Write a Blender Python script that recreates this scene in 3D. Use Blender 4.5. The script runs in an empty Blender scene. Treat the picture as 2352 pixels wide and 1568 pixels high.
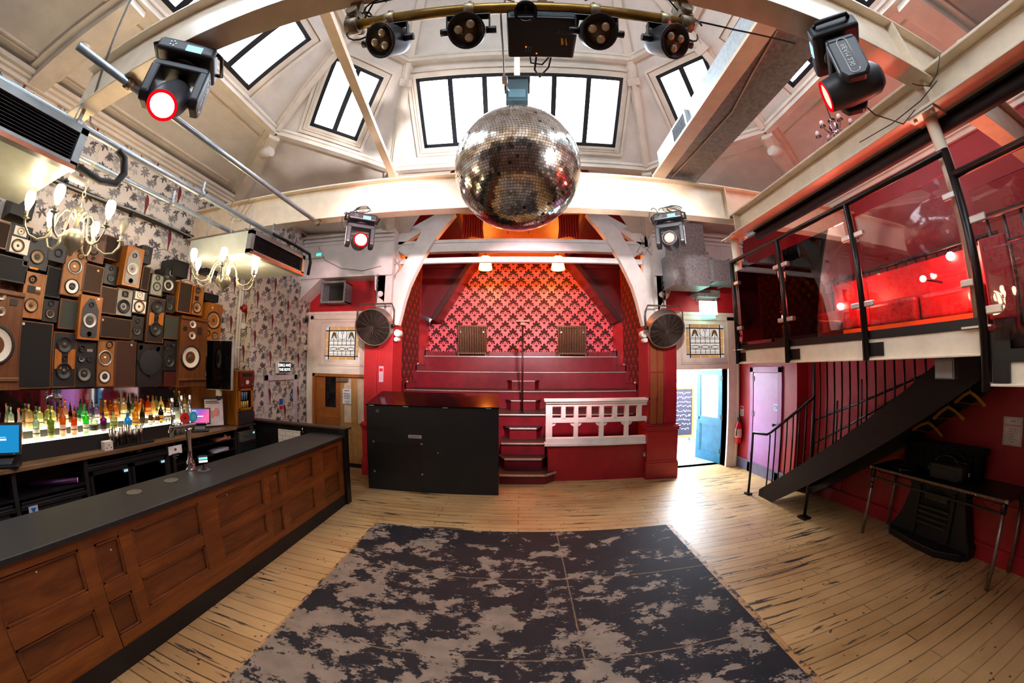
import bpy, math, random
import numpy as np
from mathutils import Matrix, Vector
S = bpy.context.scene
COL = S.collection
PI = math.pi
rnd = random.Random(11)

# ------------------------------------------------------------------ camera: 12 mm stereographic fisheye
FPX = 759.53
def cam_rot(yaw, pit, rol):
    return Matrix.Rotation(yaw, 3, 'Z') @ Matrix.Rotation(pit, 3, 'X') @ Matrix.Rotation(PI/2, 3, 'X') @ Matrix.Rotation(rol, 3, 'Z')
CR = cam_rot(.0229, .0725, .0054)
CH = 2.2
cd = bpy.data.cameras.new('camera')
cam = bpy.data.objects.new('camera', cd)
COL.objects.link(cam)
cd.type = 'PANO'
cd.panorama_type = 'FISHEYE_LENS_POLYNOMIAL'
cd.sensor_fit = 'HORIZONTAL'
cd.sensor_width, cd.sensor_height = 36, 24
_r = np.linspace(0, 22, 400)
_k = np.linalg.lstsq(np.stack([_r, _r**2, _r**3, _r**4], 1), 2*np.arctan(_r/(2*FPX*36/2352)), rcond=None)[0]
cd.fisheye_polynomial_k0 = 0
for i in range(4):
    setattr(cd, 'fisheye_polynomial_k%d' % (i+1), -float(_k[i]))
cd.fisheye_fov = PI*1.2
cd.clip_start, cd.clip_end = .02, 200
_m = CR.to_4x4(); _m.translation = (0, 0, CH)
cam.matrix_world = _m
S.camera = cam

def ray(px, py):
    dx, dy = px-1176, 784-py
    r = math.hypot(dx, dy)+1e-9
    t = 2*math.atan(r/(2*FPX))
    return CR @ Vector((math.sin(t)*dx/r, math.sin(t)*dy/r, -math.cos(t)))
def onx(px, py, X):
    d = ray(px, py); return Vector((X, d.y*X/d.x, CH+d.z*X/d.x))
def ony(px, py, Y):
    d = ray(px, py); return Vector((d.x*Y/d.y, Y, CH+d.z*Y/d.y))
def onz(px, py, Z):
    d = ray(px, py); t = (Z-CH)/d.z; return Vector((d.x*t, d.y*t, Z))
def onp(px, py, p0, n):
    d = ray(px, py); o = Vector((0, 0, CH)); n = Vector(n); t = (Vector(p0)-o).dot(n)/d.dot(n); return o+d*t

# ------------------------------------------------------------------ materials
def C(h):
    h = h.lstrip('#')
    f = lambda v: v/12.92 if v <= .04045 else ((v+.055)/1.055)**2.4
    return tuple(f(int(h[i:i+2], 16)/255) for i in (0, 2, 4))+(1,)
class NT:
    def __init__(s, name):
        s.m = bpy.data.materials.new(name); s.m.use_nodes = True
        s.t = s.m.node_tree; s.t.nodes.clear()
        s.out = s.t.nodes.new('ShaderNodeOutputMaterial')
    def n(s, typ, ins=None, **kw):
        nd = s.t.nodes.new(typ)
        for k, v in kw.items(): setattr(nd, k, v)
        for k, v in (ins or {}).items():
            sk = nd.inputs[k]
            if hasattr(v, 'links') or isinstance(v, bpy.types.NodeSocket): s.t.links.new(v, sk)
            else: sk.default_value = v
        return nd
    def pos(s, sc=(1, 1, 1), rot=(0, 0, 0), obj=False, loc=(0, 0, 0)):
        if obj: src = s.n('ShaderNodeTexCoord').outputs['Object']
        else: src = s.n('ShaderNodeNewGeometry').outputs['Position']
        return s.n('ShaderNodeMapping', {'Vector': src, 'Scale': sc, 'Rotation': rot, 'Location': loc}).outputs[0]
    def noise(s, vec, scale=5, detail=4, rough=.55, dist=0):
        return s.n('ShaderNodeTexNoise', {'Vector': vec, 'Scale': scale, 'Detail': detail, 'Roughness': rough, 'Distortion': dist}).outputs[0]
    def ramp(s, fac, stops, interp='LINEAR'):
        r = s.n('ShaderNodeValToRGB', {'Fac': fac}); r.color_ramp.interpolation = interp
        e = r.color_ramp.elements
        while len(e) < len(stops): e.new(.5)
        for i, (p, c) in enumerate(stops):
            e[i].position = p; e[i].color = c if len(c) == 4 else tuple(c)+(1,)
        return r.outputs[0]
    def mix(s, f, a, b, mode='MIX'):
        m = s.n('ShaderNodeMix', data_type='RGBA', blend_type=mode)
        for k, v in ((0, f), (6, a), (7, b)):
            if isinstance(v, bpy.types.NodeSocket): s.t.links.new(v, m.inputs[k])
            else: m.inputs[k].default_value = v
        return m.outputs[2]
    def math(s, op, a, b=0.):
        m = s.n('ShaderNodeMath', operation=op)
        for k, v in ((0, a), (1, b)):
            if isinstance(v, bpy.types.NodeSocket): s.t.links.new(v, m.inputs[k])
            else: m.inputs[k].default_value = v
        return m.outputs[0]
    def bsdf(s, col, rough=.5, metal=0., bump=None, bstr=.2, bdist=.01, **kw):
        b = s.n('ShaderNodeBsdfPrincipled', {'Base Color': col, 'Roughness': rough, 'Metallic': metal})
        for k, v in kw.items(): b.inputs[k.replace('_', ' ')].default_value = v
        if bump is not None:
            bm = s.n('ShaderNodeBump', {'Height': bump, 'Strength': bstr, 'Distance': bdist})
            s.t.links.new(bm.outputs[0], b.inputs['Normal'])
        s.t.links.new(b.outputs[0], s.out.inputs[0]); return b
_mc = {}
def plain(name, col, rough=.5, metal=0., var=.12, sc=6, bump=.0, **kw):
    """paint or metal with gentle mottling in its own colour"""
    if name in _mc: return _mc[name]
    t = NT(name); c = C(col) if isinstance(col, str) else col
    p = t.pos()
    n = t.noise(p, sc, 5, .6)
    lo = tuple(max(0, x*(1-var*1.6)) for x in c[:3])+(1,); hi = tuple(min(1, x*(1+var)) for x in c[:3])+(1,)
    cc = t.ramp(n, [(.3, lo), (.7, hi)])
    t.bsdf(cc, rough, metal, bump=n if bump else None, bstr=bump, **kw)
    _mc[name] = t.m; return t.m
def emit(name, col, st):
    if name in _mc: return _mc[name]
    t = NT(name); e = t.n('ShaderNodeEmission', {'Color': C(col) if isinstance(col, str) else col, 'Strength': st})
    t.t.links.new(e.outputs[0], t.out.inputs[0]); _mc[name] = t.m; return t.m
def glass(name, col, rough=.02, ior=1.45, alpha=None):
    """thin clear sheet: mostly transparent with fresnel reflection"""
    if name in _mc: return _mc[name]
    t = NT(name); c = C(col)
    tr = t.n('ShaderNodeBsdfTransparent', {'Color': c}); gl = t.n('ShaderNodeBsdfGlossy', {'Color': (1, 1, 1, 1), 'Roughness': rough})
    fr = t.n('ShaderNodeFresnel', {'IOR': ior})
    mx = t.n('ShaderNodeMixShader', {0: fr.outputs[0], 1: tr.outputs[0], 2: gl.outputs[0]})
    t.t.links.new(mx.outputs[0], t.out.inputs[0]); _mc[name] = t.m; return t.m

# ------------------------------------------------------------------ mesh builder
class MB:
    def __init__(s): s.v = []; s.f = []; s.mi = []; s.sm = []
    def add(s, vs, fs, m=0, sm=False):
        o = len(s.v); s.v += [Vector(v) for v in vs]
        for f in fs: s.f.append([i+o for i in f]); s.mi.append(m); s.sm.append(sm)
        return s
    def box(s, x0, x1, y0, y1, z0, z1, m=0):
        x0, x1 = sorted((x0, x1)); y0, y1 = sorted((y0, y1)); z0, z1 = sorted((z0, z1))
        return s.add([(x0,y0,z0),(x1,y0,z0),(x1,y1,z0),(x0,y1,z0),(x0,y0,z1),(x1,y0,z1),(x1,y1,z1),(x0,y1,z1)],
                     [(3,2,1,0),(4,5,6,7),(0,1,5,4),(1,2,6,5),(2,3,7,6),(3,0,4,7)], m)
    def obox(s, c, sx, sy, sz, rot, m=0):
        c = Vector(c); vs = [c+rot @ Vector((sx*a/2, sy*b/2, sz*d/2)) for d in (-1, 1) for (a, b) in ((-1,-1),(1,-1),(1,1),(-1,1))]
        return s.add(vs, [(3,2,1,0),(4,5,6,7),(0,1,5,4),(1,2,6,5),(2,3,7,6),(3,0,4,7)], m)
    def bar(s, p, q, w, h, up=(0, 0, 1), m=0):
        p, q = Vector(p), Vector(q); d = (q-p); L = d.length; d.normalize(); up = Vector(up)
        x = d.cross(up); 
        if x.length < 1e-5: x = d.cross(Vector((1, 0, 0)))
        x.normalize(); z = x.cross(d)
        return s.obox((p+q)/2, w, L, h, Matrix((x, d, z)).transposed(), m)
    def frame(s, d):
        d = Vector(d).normalized(); a = Vector((0, 0, 1)) if abs(d.z) < .9 else Vector((1, 0, 0))
        x = d.cross(a).normalized(); return x, d.cross(x)
    def cyl(s, p, q, r, r2=None, n=12, m=0, caps=True, sm=True):
        p, q = Vector(p), Vector(q); r2 = r if r2 is None else r2; x, y = s.frame(q-p)
        vs = [c+(x*math.cos(2*PI*i/n)+y*math.sin(2*PI*i/n))*rr for c, rr in ((p, r), (q, r2)) for i in range(n)]
        s.add(vs, [(i, (i+1) % n, n+(i+1) % n, n+i) for i in range(n)], m, sm)
        if caps: s.add(vs, [tuple(range(n))[::-1], tuple(range(n, 2*n))], m)
        return s
    def tube(s, pts, r, n=8, m=0, sm=True):
        pts = [Vector(p) for p in pts]; x = None; rings = []
        for i, p in enumerate(pts):
            d = (pts[min(i+1, len(pts)-1)]-pts[max(i-1, 0)]).normalized()
            if x is None: x, y = s.frame(d)
            else:
                x = (x-d*x.dot(d)).normalized(); y = d.cross(x)
            rings.append([p+(x*math.cos(2*PI*k/n)+y*math.sin(2*PI*k/n))*r for k in range(n)])
        vs = [v for g in rings for v in g]
        s.add(vs, [(j*n+k, j*n+(k+1) % n, (j+1)*n+(k+1) % n, (j+1)*n+k) for j in range(len(pts)-1) for k in range(n)]
              , m, sm)
        s.add(vs, [tuple(range(n))[::-1], tuple(range((len(pts)-1)*n, len(pts)*n))], m)
        return s
    def lathe(s, prof, o=(0, 0, 0), ax=(0, 0, 1), n=24, m=0, sm=True, close=True):
        o = Vector(o); ax = Vector(ax).normalized(); x, y = s.frame(ax)
        vs = [o+ax*h+(x*math.cos(2*PI*k/n)+y*math.sin(2*PI*k/n))*r for r, h in prof for k in range(n)]
        s.add(vs, [(j*n+k, j*n+(k+1) % n, (j+1)*n+(k+1) % n, (j+1)*n+k) for j in range(len(prof)-1) for k in range(n)], m, sm)
        if close:
            for j, rev in ((0, True), (len(prof)-1, False)):
                if prof[j][0] > 1e-4:
                    f = tuple(range(j*n, j*n+n)); s.add(vs, [f[::-1] if rev else f], m)
        return s
    def prism(s, pts, d, m=0):
        pts = [Vector(p) for p in pts]; d = Vector(d); n = len(pts)
        return s.add(pts+[p+d for p in pts], [tuple(range(n))[::-1], tuple(range(n, 2*n))]+[(i, (i+1) % n, n+(i+1) % n, n+i) for i in range(n)], m)
    def poly(s, pts, m=0): return s.add(pts, [tuple(range(len(pts)))], m)
    def ell(s, c, u, v, n=10, m=0):
        c, u, v = Vector(c), Vector(u), Vector(v)
        return s.poly([c+u*math.cos(2*PI*i/n)+v*math.sin(2*PI*i/n) for i in range(n)], m)
    def sph(s, c, r, n=16, m=0, sx=1, sy=1, sz=1):
        k = n//2; c = Vector(c)
        vs = [c+Vector((r*sx*math.sin(PI*j/k)*math.cos(2*PI*i/n), r*sy*math.sin(PI*j/k)*math.sin(2*PI*i/n), r*sz*math.cos(PI*j/k))) for j in range(k+1) for i in range(n)]
        return s.add(vs, [(j*n+i, (j+1)*n+i, (j+1)*n+(i+1) % n, j*n+(i+1) % n) for j in range(k) for i in range(n)], m, True)
    def build(s, name, mats, parent=None, w=False, bev=0, kind=None, flipcheck=True, seg=2):
        me = bpy.data.meshes.new(name)
        off = Vector((0, 0, 0))
        if w and parent is not None:
            q = parent
            while q is not None: off += q.location; q = q.parent
        me.from_pydata([tuple(v-off) for v in s.v], [], s.f)
        mats = mats if isinstance(mats, (list, tuple)) else [mats]
        for mm in mats: me.materials.append(mm)
        me.polygons.foreach_set('material_index', s.mi)
        me.polygons.foreach_set('use_smooth', s.sm)
        me.update()
        if flipcheck:
            import bmesh
            b = bmesh.new(); b.from_mesh(me); bmesh.ops.remove_doubles(b, verts=b.verts, dist=1e-6)
            bmesh.ops.recalc_face_normals(b, faces=b.faces); b.to_mesh(me); b.free()
        o = bpy.data.objects.new(name, me); COL.objects.link(o)
        if parent is not None: o.parent = parent
        if bev:
            bm = o.modifiers.new('bevel', 'BEVEL'); bm.width = bev; bm.segments = seg; bm.limit_method = 'ANGLE'; bm.angle_limit = .6
        if kind: o['kind'] = kind
        return o
def tag(o, label, cat, group=None):
    o['label'] = label; o['category'] = cat
    if group: o['group'] = group
    return o
def thing(name, label, cat, loc=(0, 0, 0), rz=0, group=None):
    o = bpy.data.objects.new(name, None); COL.objects.link(o); o.empty_display_size = .1
    o.location = loc; o.rotation_euler = (0, 0, rz)
    return tag(o, label, cat, group)
def struct(mb, name, mats, label=None, **kw):
    o = mb.build(name, mats, **kw)
    if o.parent is None: o['kind'] = 'structure'
    if label: o['label'] = label
    return o
KIDS = {}
def dup(root, loc, rz=None, label=None, group=None, scale=None):
    ch = [o for o in COL.objects if o.parent is not None]
    def rec(o, par):
        c = o.copy(); COL.objects.link(c)
        if par is not None: c.parent = par
        for k in ch:
            if k.parent == o: rec(k, c)
        return c
    r = rec(root, None); r.location = loc
    if rz is not None: r.rotation_euler = (0, 0, rz)
    if scale is not None: r.scale = (scale,)*3
    if label: r['label'] = label
    if group: r['group'] = group
    return r
def text(txt, name, mat, size, loc, xdir, ydir, parent=None, w=True, extr=.0008, align='CENTER', font=None):
    cu = bpy.data.curves.new(name, 'FONT'); cu.body = txt; cu.size = size; cu.extrude = extr
    cu.align_x = align; cu.align_y = 'CENTER'
    x = Vector(xdir).normalized(); y = Vector(ydir).normalized(); z = x.cross(y)
    dg = bpy.data.objects.new(name, cu); COL.objects.link(dg)
    bpy.context.view_layer.update()
    me = bpy.data.meshes.new_from_object(dg.evaluated_get(bpy.context.evaluated_depsgraph_get()))
    bpy.data.objects.remove(dg)
    M = Matrix((x, y, z)).transposed().to_4x4(); M.translation = Vector(loc)
    off = Vector((0, 0, 0))
    if w and parent is not None:
        q = parent
        while q is not None: off += q.location; q = q.parent
    me.transform(Matrix.Translation(-off) @ M)
    me.materials.clear(); me.materials.append(mat)
    o = bpy.data.objects.new(name, me); COL.objects.link(o)
    if parent is not None: o.parent = parent
    return o
# ================================================================== SETTING
LX, LX2, RX, RX2, YB = -4.9, -4.58, 5.0, 4.72, 6.38
YN = -2.4
cream = plain('cream_paint', '#e9dfd0', .55, var=.1, sc=3)
white = plain('white_paint', '#ece6e0', .5, var=.07, sc=4)
redw = plain('red_wall_paint', '#9c1721', .42, var=.12, sc=4)
brred = plain('bright_red_paint', '#b8202a', .5, var=.1, sc=5)
dkred = plain('dark_red_paint', '#5c0d16', .45, var=.15, sc=5)
black = plain('black_paint', '#0b0b0d', .38, var=.3, sc=8)
mblack = plain('matt_black', '#111114', .6, var=.2, sc=10)
grey = plain('grey_steel', '#8d9296', .4, .7, var=.15, sc=9)
galv = plain('galvanised_steel', '#a3a6a6', .45, .55, var=.22, sc=22)
chrome = plain('chrome', '#d8dade', .12, 1., var=.05)
brown = plain('umber_trim', '#6a2a1a', .45, var=.15)

def m_floor():
    t = NT('floorboards')
    p = t.pos()
    br = t.n('ShaderNodeTexBrick', {'Vector': p, 'Color1': C('#b8915f'), 'Color2': C('#a07a4c'), 'Mortar': C('#2b1c10'), 'Scale': 1., 'Mortar Size': .0065,
              'Mortar Smooth': .3, 'Bias': .1, 'Brick Width': 3.1, 'Row Height': .118}, offset=.37, squash=1.)
    grain = t.noise(t.pos((1.3, 26, 1)), 3, 6, .65)
    c1 = t.mix(t.ramp(grain, [(.3, (.0, .0, .0)), (.75, (.55, .55, .55))]), br.outputs[0], C('#8a6238'))
    big = t.noise(t.pos((.55, 1.1, 1), loc=(3, 1, 0)), 1.4, 3)
    c2 = t.mix(t.ramp(big, [(.35, (0, 0, 0)), (.7, (.5, .5, .5))]), c1, C('#d8b27c'))
    # black worn streaks that follow the boards
    st = t.noise(t.pos((.55, 8.5, 1), loc=(1.7, .3, 0)), 2.0, 5, .68, .3)
    gate = t.noise(t.pos((.5, .5, 1), loc=(7, 2, 0)), 1.1, 2)
    sv = t.math('ADD', st, t.math('MULTIPLY', gate, .28))
    sm = t.ramp(sv, [(.735, (0, 0, 0)), (.765, (1, 1, 1))])
    c3 = t.mix(sm, c2, C('#2e2621'))
    sp = t.n('ShaderNodeTexVoronoi', {'Vector': t.pos((1, 1.6, 1)), 'Scale': 6.5}).outputs[0]
    c4 = t.mix(t.ramp(sp, [(.075, (1, 1, 1)), (.11, (0, 0, 0))]), c3, C('#3a2a1d'))
    hgt = t.math('MULTIPLY', br.outputs[1], -1.)
    t.bsdf(c4, .42, 0, bump=t.math('ADD', hgt, t.math('MULTIPLY', grain, .25)), bstr=.35, bdist=.006)
    return t.m
FLOOR = m_floor()
b = MB().box(-5.2, 5.4, YN-.2, YB+.35, -.1, 0)
fl = struct(b, 'floor', FLOOR)

# --- parrot wallpaper: grey foliage and dark red parrots printed on a pale ground, built as the wall's own inlaid faces
wp_bg = plain('wallpaper_ground', '#e2d6c8', .6, var=.05, sc=60)
wp_g1 = plain('wallpaper_grey', '#8a8482', .6, var=.15, sc=30)
wp_g2 = plain('wallpaper_dark_grey', '#575152', .6, var=.15, sc=30)
wp_g3 = plain('wallpaper_pale_grey', '#b9b1a9', .6, var=.1, sc=30)
wp_red = plain('wallpaper_parrot', '#7a2228', .6, var=.25, sc=40)
WPM = [wp_bg, wp_g1, wp_g2, wp_g3, wp_red]
def motif():
    r = random.Random(5); out = []
    def leaf(x, y, L, w, a, m):
        ca, sa = math.cos(a), math.sin(a); pts = []
        for u, v in ((0, 0), (.25, .75), (.55, 1), (.8, .6), (1, 0), (.8, -.6), (.55, -1), (.25, -.75)):
            X, Y = u*L, v*w; pts.append((x+X*ca-Y*sa, y+X*sa+Y*ca))
        out.append((pts, m))
    def line(x0, y0, x1, y1, w, m):
        dx, dy = x1-x0, y1-y0; l = math.hypot(dx, dy); nx, ny = -dy/l*w, dx/l*w
        out.append(([(x0+nx, y0+ny), (x1+nx*.6, y1+ny*.6), (x1-nx*.6, y1-ny*.6), (x0-nx, y0-ny)], m))
    # pale shadow bird / leaves behind
    for k in range(9): leaf(-.11+r.uniform(-.05, .05), .02+r.uniform(-.06, .08), .11, .022, r.uniform(1.2, 3.6), 3)
    # branch
    line(-.2, -.20, -.04, -.13, .006, 2); line(-.04, -.13, .1, -.155, .005, 2); line(.1, -.155, .21, -.08, .004, 2); line(-.04, -.13, -.1, .04, .003, 1)
    line(.05, -.15, .12, -.27, .003, 1)
    # leaf sprays
    for cx, cy, n, L, m in ((-.17, -.12, 9, .075, 2), (.12, -.10, 9, .07, 1), (.17, -.2, 8, .07, 2), (-.08, .1, 8, .08, 1), (-.14, -.25, 8, .08, 1),
                            (.03, -.24, 8, .065, 2), (.15, .14, 9, .075, 1), (-.06, -.02, 9, .07, 3), (.08, .03, 8, .075, 3), (.02, -.33, 8, .07, 1), (-.2, .05, 8, .075, 2), (.21, .24, 8, .07, 2), (-.03, .32, 8, .07, 1), (-.02, .22, 7, .07, 3), (-.19, .2, 8, .07, 1), (.19, .03, 7, .06, 3)):
        a0 = r.uniform(0, 6)
        for k in range(n): leaf(cx+r.uniform(-.01, .01), cy+r.uniform(-.01, .01), L*r.uniform(.7, 1.1), L*.17, a0+k*2*PI/n+r.uniform(-.2, .2), m)
    # parrot: head, curved back, long tail
    P_ = [(-.028, .16), (-.036, .145), (-.022, .135), (-.03, .1), (-.026, .05), (-.012, -.01), (-.004, -.06), (.002, -.13), (.012, -.15), (.02, -.13), (.022, -.06), (.034, -.005), (.038, .05), (.028, .105), (.012, .14), (-.006, .163)]
    out.append(([(x*.95, y*.95) for x, y in P_], 4))
    return out
MOTIF = motif()
def clip(poly, lo, hi, ax):
    for bound, sg in ((lo, 1), (hi, -1)):
        q = []
        for i in range(len(poly)):
            a, c = poly[i], poly[(i+1) % len(poly)]
            da, dc = sg*(a[ax]-bound), sg*(c[ax]-bound)
            if da >= 0: q.append(a)
            if (da < 0) != (dc < 0):
                f = da/(da-dc); q.append((a[0]+(c[0]-a[0])*f, a[1]+(c[1]-a[1])*f))
        poly = q
        if len(poly) < 3: return []
    return poly
def wallpaper(mb, org, ud, u0, u1, z0, z1, nrm, pu=.45, pz=.67, ou=0, oz=0, holes=()):
    """wall rectangle on plane through org with horizontal direction ud"""
    org, ud, nrm = Vector(org), Vector(ud), Vector(nrm); up = Vector((0, 0, 1))
    P = lambda u, z, e=0: org+ud*u+up*z+nrm*e
    mb.poly([P(u0, z0), P(u1, z0), P(u1, z1), P(u0, z1)], 0)
    for i in range(int((u0-ou)/pu)-2, int((u1-ou)/pu)+3):
        for j in range(int((z0-oz)/pz)-2, int((z1-oz)/pz)+3):
            cu, cz = ou+i*pu, oz+j*pz+(pz/2 if i % 2 else 0)
            for k, (pts, m) in enumerate(MOTIF):
                q = [(cu+x, cz+y) for x, y in pts]
                if min(p[0] for p in q) < u0 or max(p[0] for p in q) > u1: q = clip(q, u0, u1, 0)
                if q and (min(p[1] for p in q) < z0 or max(p[1] for p in q) > z1): q = clip(q, z0, z1, 1)
                if q: mb.poly([P(x, y, .0006+.00004*k) for x, y in q], m)
b = MB()
wallpaper(b, (LX, 0, 0), (0, 1, 0), YN, 4.65, 0, 5.0, (1, 0, 0), pu=.47, pz=.68, ou=2.12, oz=.416)
wallpaper(b, (LX, 4.65, 0), (1, 0, 0), 0, LX2-LX, 0, 5.0, (0, -1, 0), ou=.17, oz=.30)
wallpaper(b, (LX2, 0, 0), (0, 1, 0), 4.65, YB, 0, 4.9, (1, 0, 0), pu=.436, pz=.685, ou=5.187, oz=.177)
struct(b, 'wall_left', WPM, flipcheck=False)
struct(MB().box(LX-.2, LX-.01, YN, 4.66, 0, 5.1).box(LX-.2, LX2-.01, 4.66, YB, 0, 5.1), 'wall_left_core', white)

# --- right wall
b = MB().box(RX, RX+.2, YN, 4.7, 0, 4.75).box(RX2, RX+.2, 4.68, YB, 0, 4.75)
struct(b, 'wall_right', redw)
b = MB()
for z0, z1, d in ((0, .16, .03), (.16, .19, .045), (.62, .66, .02)):
    b.box(RX-d, RX, YN, 4.68, z0, z1)
for y in (3.9, 2.6, 1.9, .6):
    b.box(RX-.02, RX, y-.05, y+.05, .19, .62)
struct(b, 'baseboard_right', redw)
b = MB()
b.box(RX2-.03, RX2, 4.68, YB, 0, .2).box(RX2-.045, RX2, 4.68, YB, .2, .23)
struct(b, 'baseboard_right_return', plain('slate_skirting', '#5f5a72', .4))
# cornice on the right wall above the balcony
b = MB()
for z0, z1, d in ((4.62, 4.68, .05), (4.68, 4.73, .09), (4.73, 4.80, .15), (4.80, 4.84, .2)):
    b.box(RX-d, RX, YN, YB, z0, z1)
struct(b, 'trim_1', cream, 'cream cornice along the top of the red balcony wall')

# --- back wall with two doorways and the stage opening
SL, SR = -2.45, 2.58          # stage opening
DL = (-4.42, -3.1); DR = (3.12, 4.42); DZ = 1.97; DZR = 2.1; TZ = 3.25
b = MB()
Y0, Y1 = YB, YB+.22
b.box(LX-.1, DL[0], Y0, Y1, 0, TZ).box(DL[1], SL, Y0, Y1, 0, TZ).box(LX-.1, SL, Y0, Y1, TZ, 3.95)
b.box(SR, DR[0], Y0, Y1, 0, TZ).box(DR[1], RX+.2, Y0, Y1, 0, TZ).box(SR, RX+.2, Y0, Y1, TZ, 3.95)
struct(b, 'wall_back', brred)
b = MB().box(LX-.1, SL, Y0, Y1, 3.95, 5.3).box(SR, RX+.2, Y0, Y1, 3.95, 5.3)
struct(b, 'wall_back_upper', white)
# white bulkhead on curved corbels over each side door
for sg, xa, xb in ((-1, LX2, SL-.02), (1, SR+.02, RX2)):
    b = MB().box(xa, xb, 5.95, Y0, 3.92, 4.9)
    xi = xb if sg < 0 else xa
    pr = [(0, 0), (0, -.85), (-.06, -.8), (-.1, -.6), (-.17, -.5), (-.28, -.42), (-.36, -.26), (-.38, 0)]
    b.prism([(xi+sg*abs(q[0]), 6.0, 3.92+q[1]) for q in pr], (0, Y0-6.0, 0))
    if sg < 0:
        b.prism([(LX2, 6.0, 3.93), (LX2+.5, 6.0, 3.93), (LX2, 6.0, 3.5)], (0, Y0-6.0, 0))
    for k, (z, d) in enumerate(((4.62, .02), (4.7, .05), (4.78, .08))): b.box(xa, xb, 5.95-d, 5.95, z, z+.04)
    struct(b, 'wall_back_bulkhead', white)

# --- near wall behind the camera
struct(MB().box(-5.2, 5.4, YN-.2, YN, 0, 5.2), 'wall_front', plain('near_wall_paint', '#5a4038', .6))
struct(MB().box(-5.2, 5.4, YN-.2, YN+.4, 5.0, 5.2), 'trim_2', white)

# --- roof: sloping ceilings, octagonal lantern with skylights
A1, A2 = (2.05, 4.6), (3.37, 3.25); YO = 1.25
def ring(ins, z):
    d = ins; t = d*.414
    a = (A1[0]-t, A1[1]-d); c = (A2[0]-d, A2[1]-t)
    q = [(-a[0], a[1]), (a[0], a[1]), (c[0], c[1]), (c[0], 2*YO-c[1]), (a[0], 2*YO-a[1]), (-a[0], 2*YO-a[1]), (-c[0], 2*YO-c[1]), (-c[0], c[1])]
    return [Vector((x, y, z)) for x, y in q]
ZC, ZU = 5.36, 6.42
r0 = ring(0, ZC); r1 = ring(1.22, ZU); r2 = ring(2.2, 7.6)
ceil_m = plain('ceiling_paint', '#e6e0d8', .6, var=.1, sc=2.2)
b = MB()
WZ = 4.98
outer = [Vector((-2.75, YB, 4.8)), Vector((2.75, YB, 4.8)), Vector((RX+.1, 4.25, WZ)), Vector((RX+.1, YN, WZ)), Vector((2, YN-.1, 5.0)), Vector((-2, YN-.1, 5.0)), Vector((LX-.1, YN, WZ)), Vector((LX-.1, 4.25, WZ))]
def slab(pts, th=.12, m=0):
    pts = [Vector(p) for p in pts]
    n = (pts[1]-pts[0]).cross(pts[2]-pts[0]).normalized()
    if n.z < 0: n = -n
    b.prism(pts, n*th, m)
for i in range(8):
    j = (i+1) % 8
    if i == 0: continue
    slab([r0[i], r0[j], outer[j], outer[i]])
# the two side pieces of the front slope, left open in the middle where the stage gable comes through
slab([r0[0], r0[0]+Vector((1.05, 0, 0)), outer[0]+Vector((.32, 0, 0)), outer[0]])
slab([r0[1], r0[1]-Vector((1.05, 0, 0)), outer[1]-Vector((.32, 0, 0)), outer[1]])
slab([outer[0], outer[7], Vector((LX-.1, YB+.2, WZ))]); slab([outer[1], outer[2], Vector((RX+.1, YB+.2, WZ))])
for i in range(8):
    slab([r1[i], r1[(i+1) % 8], r2[(i+1) % 8], r2[i]])
slab(r2)
struct(b, 'ceiling', ceil_m)
# cornices, hips and ribs
b = MB()
for R, s in ((r0, 1.), (r1, .8)):
    for i in range(8):
        p, q = R[i], R[(i+1) % 8]
        for dz, w, h in ((-.05, .10*s, .07), (-.0, .15*s, .045), (.045, .09*s, .05)):
            c = Vector((0, YO, 0)); off = Vector((0, 0, dz))
            b.bar(p+off, q+off, w, h)
struct(b, 'trim_3', cream, 'cream moulded cornice around the skylight lantern')
b = MB()
for i in range(8):
    b.bar(r0[i], r1[i], .13, .10); b.bar(r0[i]+(r1[i]-r0[i])*.02, r1[i], .07, .17)
    b.bar(r1[i], r2[i], .11, .12)
    mid = r0[i]+(r1[i]-r0[i])*.78; b.bar(mid, mid+(r1[i]-r0[i])*.06, .17, .2)
    dn = Vector((0, 0, -.07)); b.bar(r0[i]+dn, outer[i]+dn, .16, .17); b.bar(r0[i]+dn*.3, outer[i]+dn*.3, .30, .07); b.bar(r0[i]+dn*2, outer[i]+dn*2, .09, .05)
    d = (outer[i]-r0[i]); q = r0[i]+d*.12; b.bar(q, q+d*.06, .2, .26); b.cyl(q+d*.0+Vector((-.09, 0, -.2)), q+d*.0+Vector((.09, 0, -.2)), .075, n=14)
    q2 = r0[i]+d*.42; b.cyl(q2-Vector((0, 0, .18)), q2-Vector((0, 0, .21)), .045, n=12)
struct(b, 'trim_4', cream, 'cream moulded hip ribs of the lantern roof')
b = MB()
for x, sg in ((LX, 1), (RX, -1)):
    for z0, z1, d in ((4.80, 4.85, .05), (4.85, 4.89, .09), (4.89, 4.94, .14)):
        if sg > 0: b.box(x, x+d, YN, 4.64, z0, z1)
for i in (1, 2, 5, 6):
    p, q, p2, q2 = outer[i], outer[(i+1) % 8], r0[i], r0[(i+1) % 8]
    for f, w_ in ((.16, .05), (.2, .03), (.84, .05)):
        a, c = p+(p2-p)*f, q+(q2-q)*f; b.bar(a+(c-a)*.05+Vector((0, 0, -.015)), a+(c-a)*.95+Vector((0, 0, -.015)), w_, .03)
struct(b, 'trim_11', cream, 'cream mouldings along the sloping ceilings')
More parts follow.
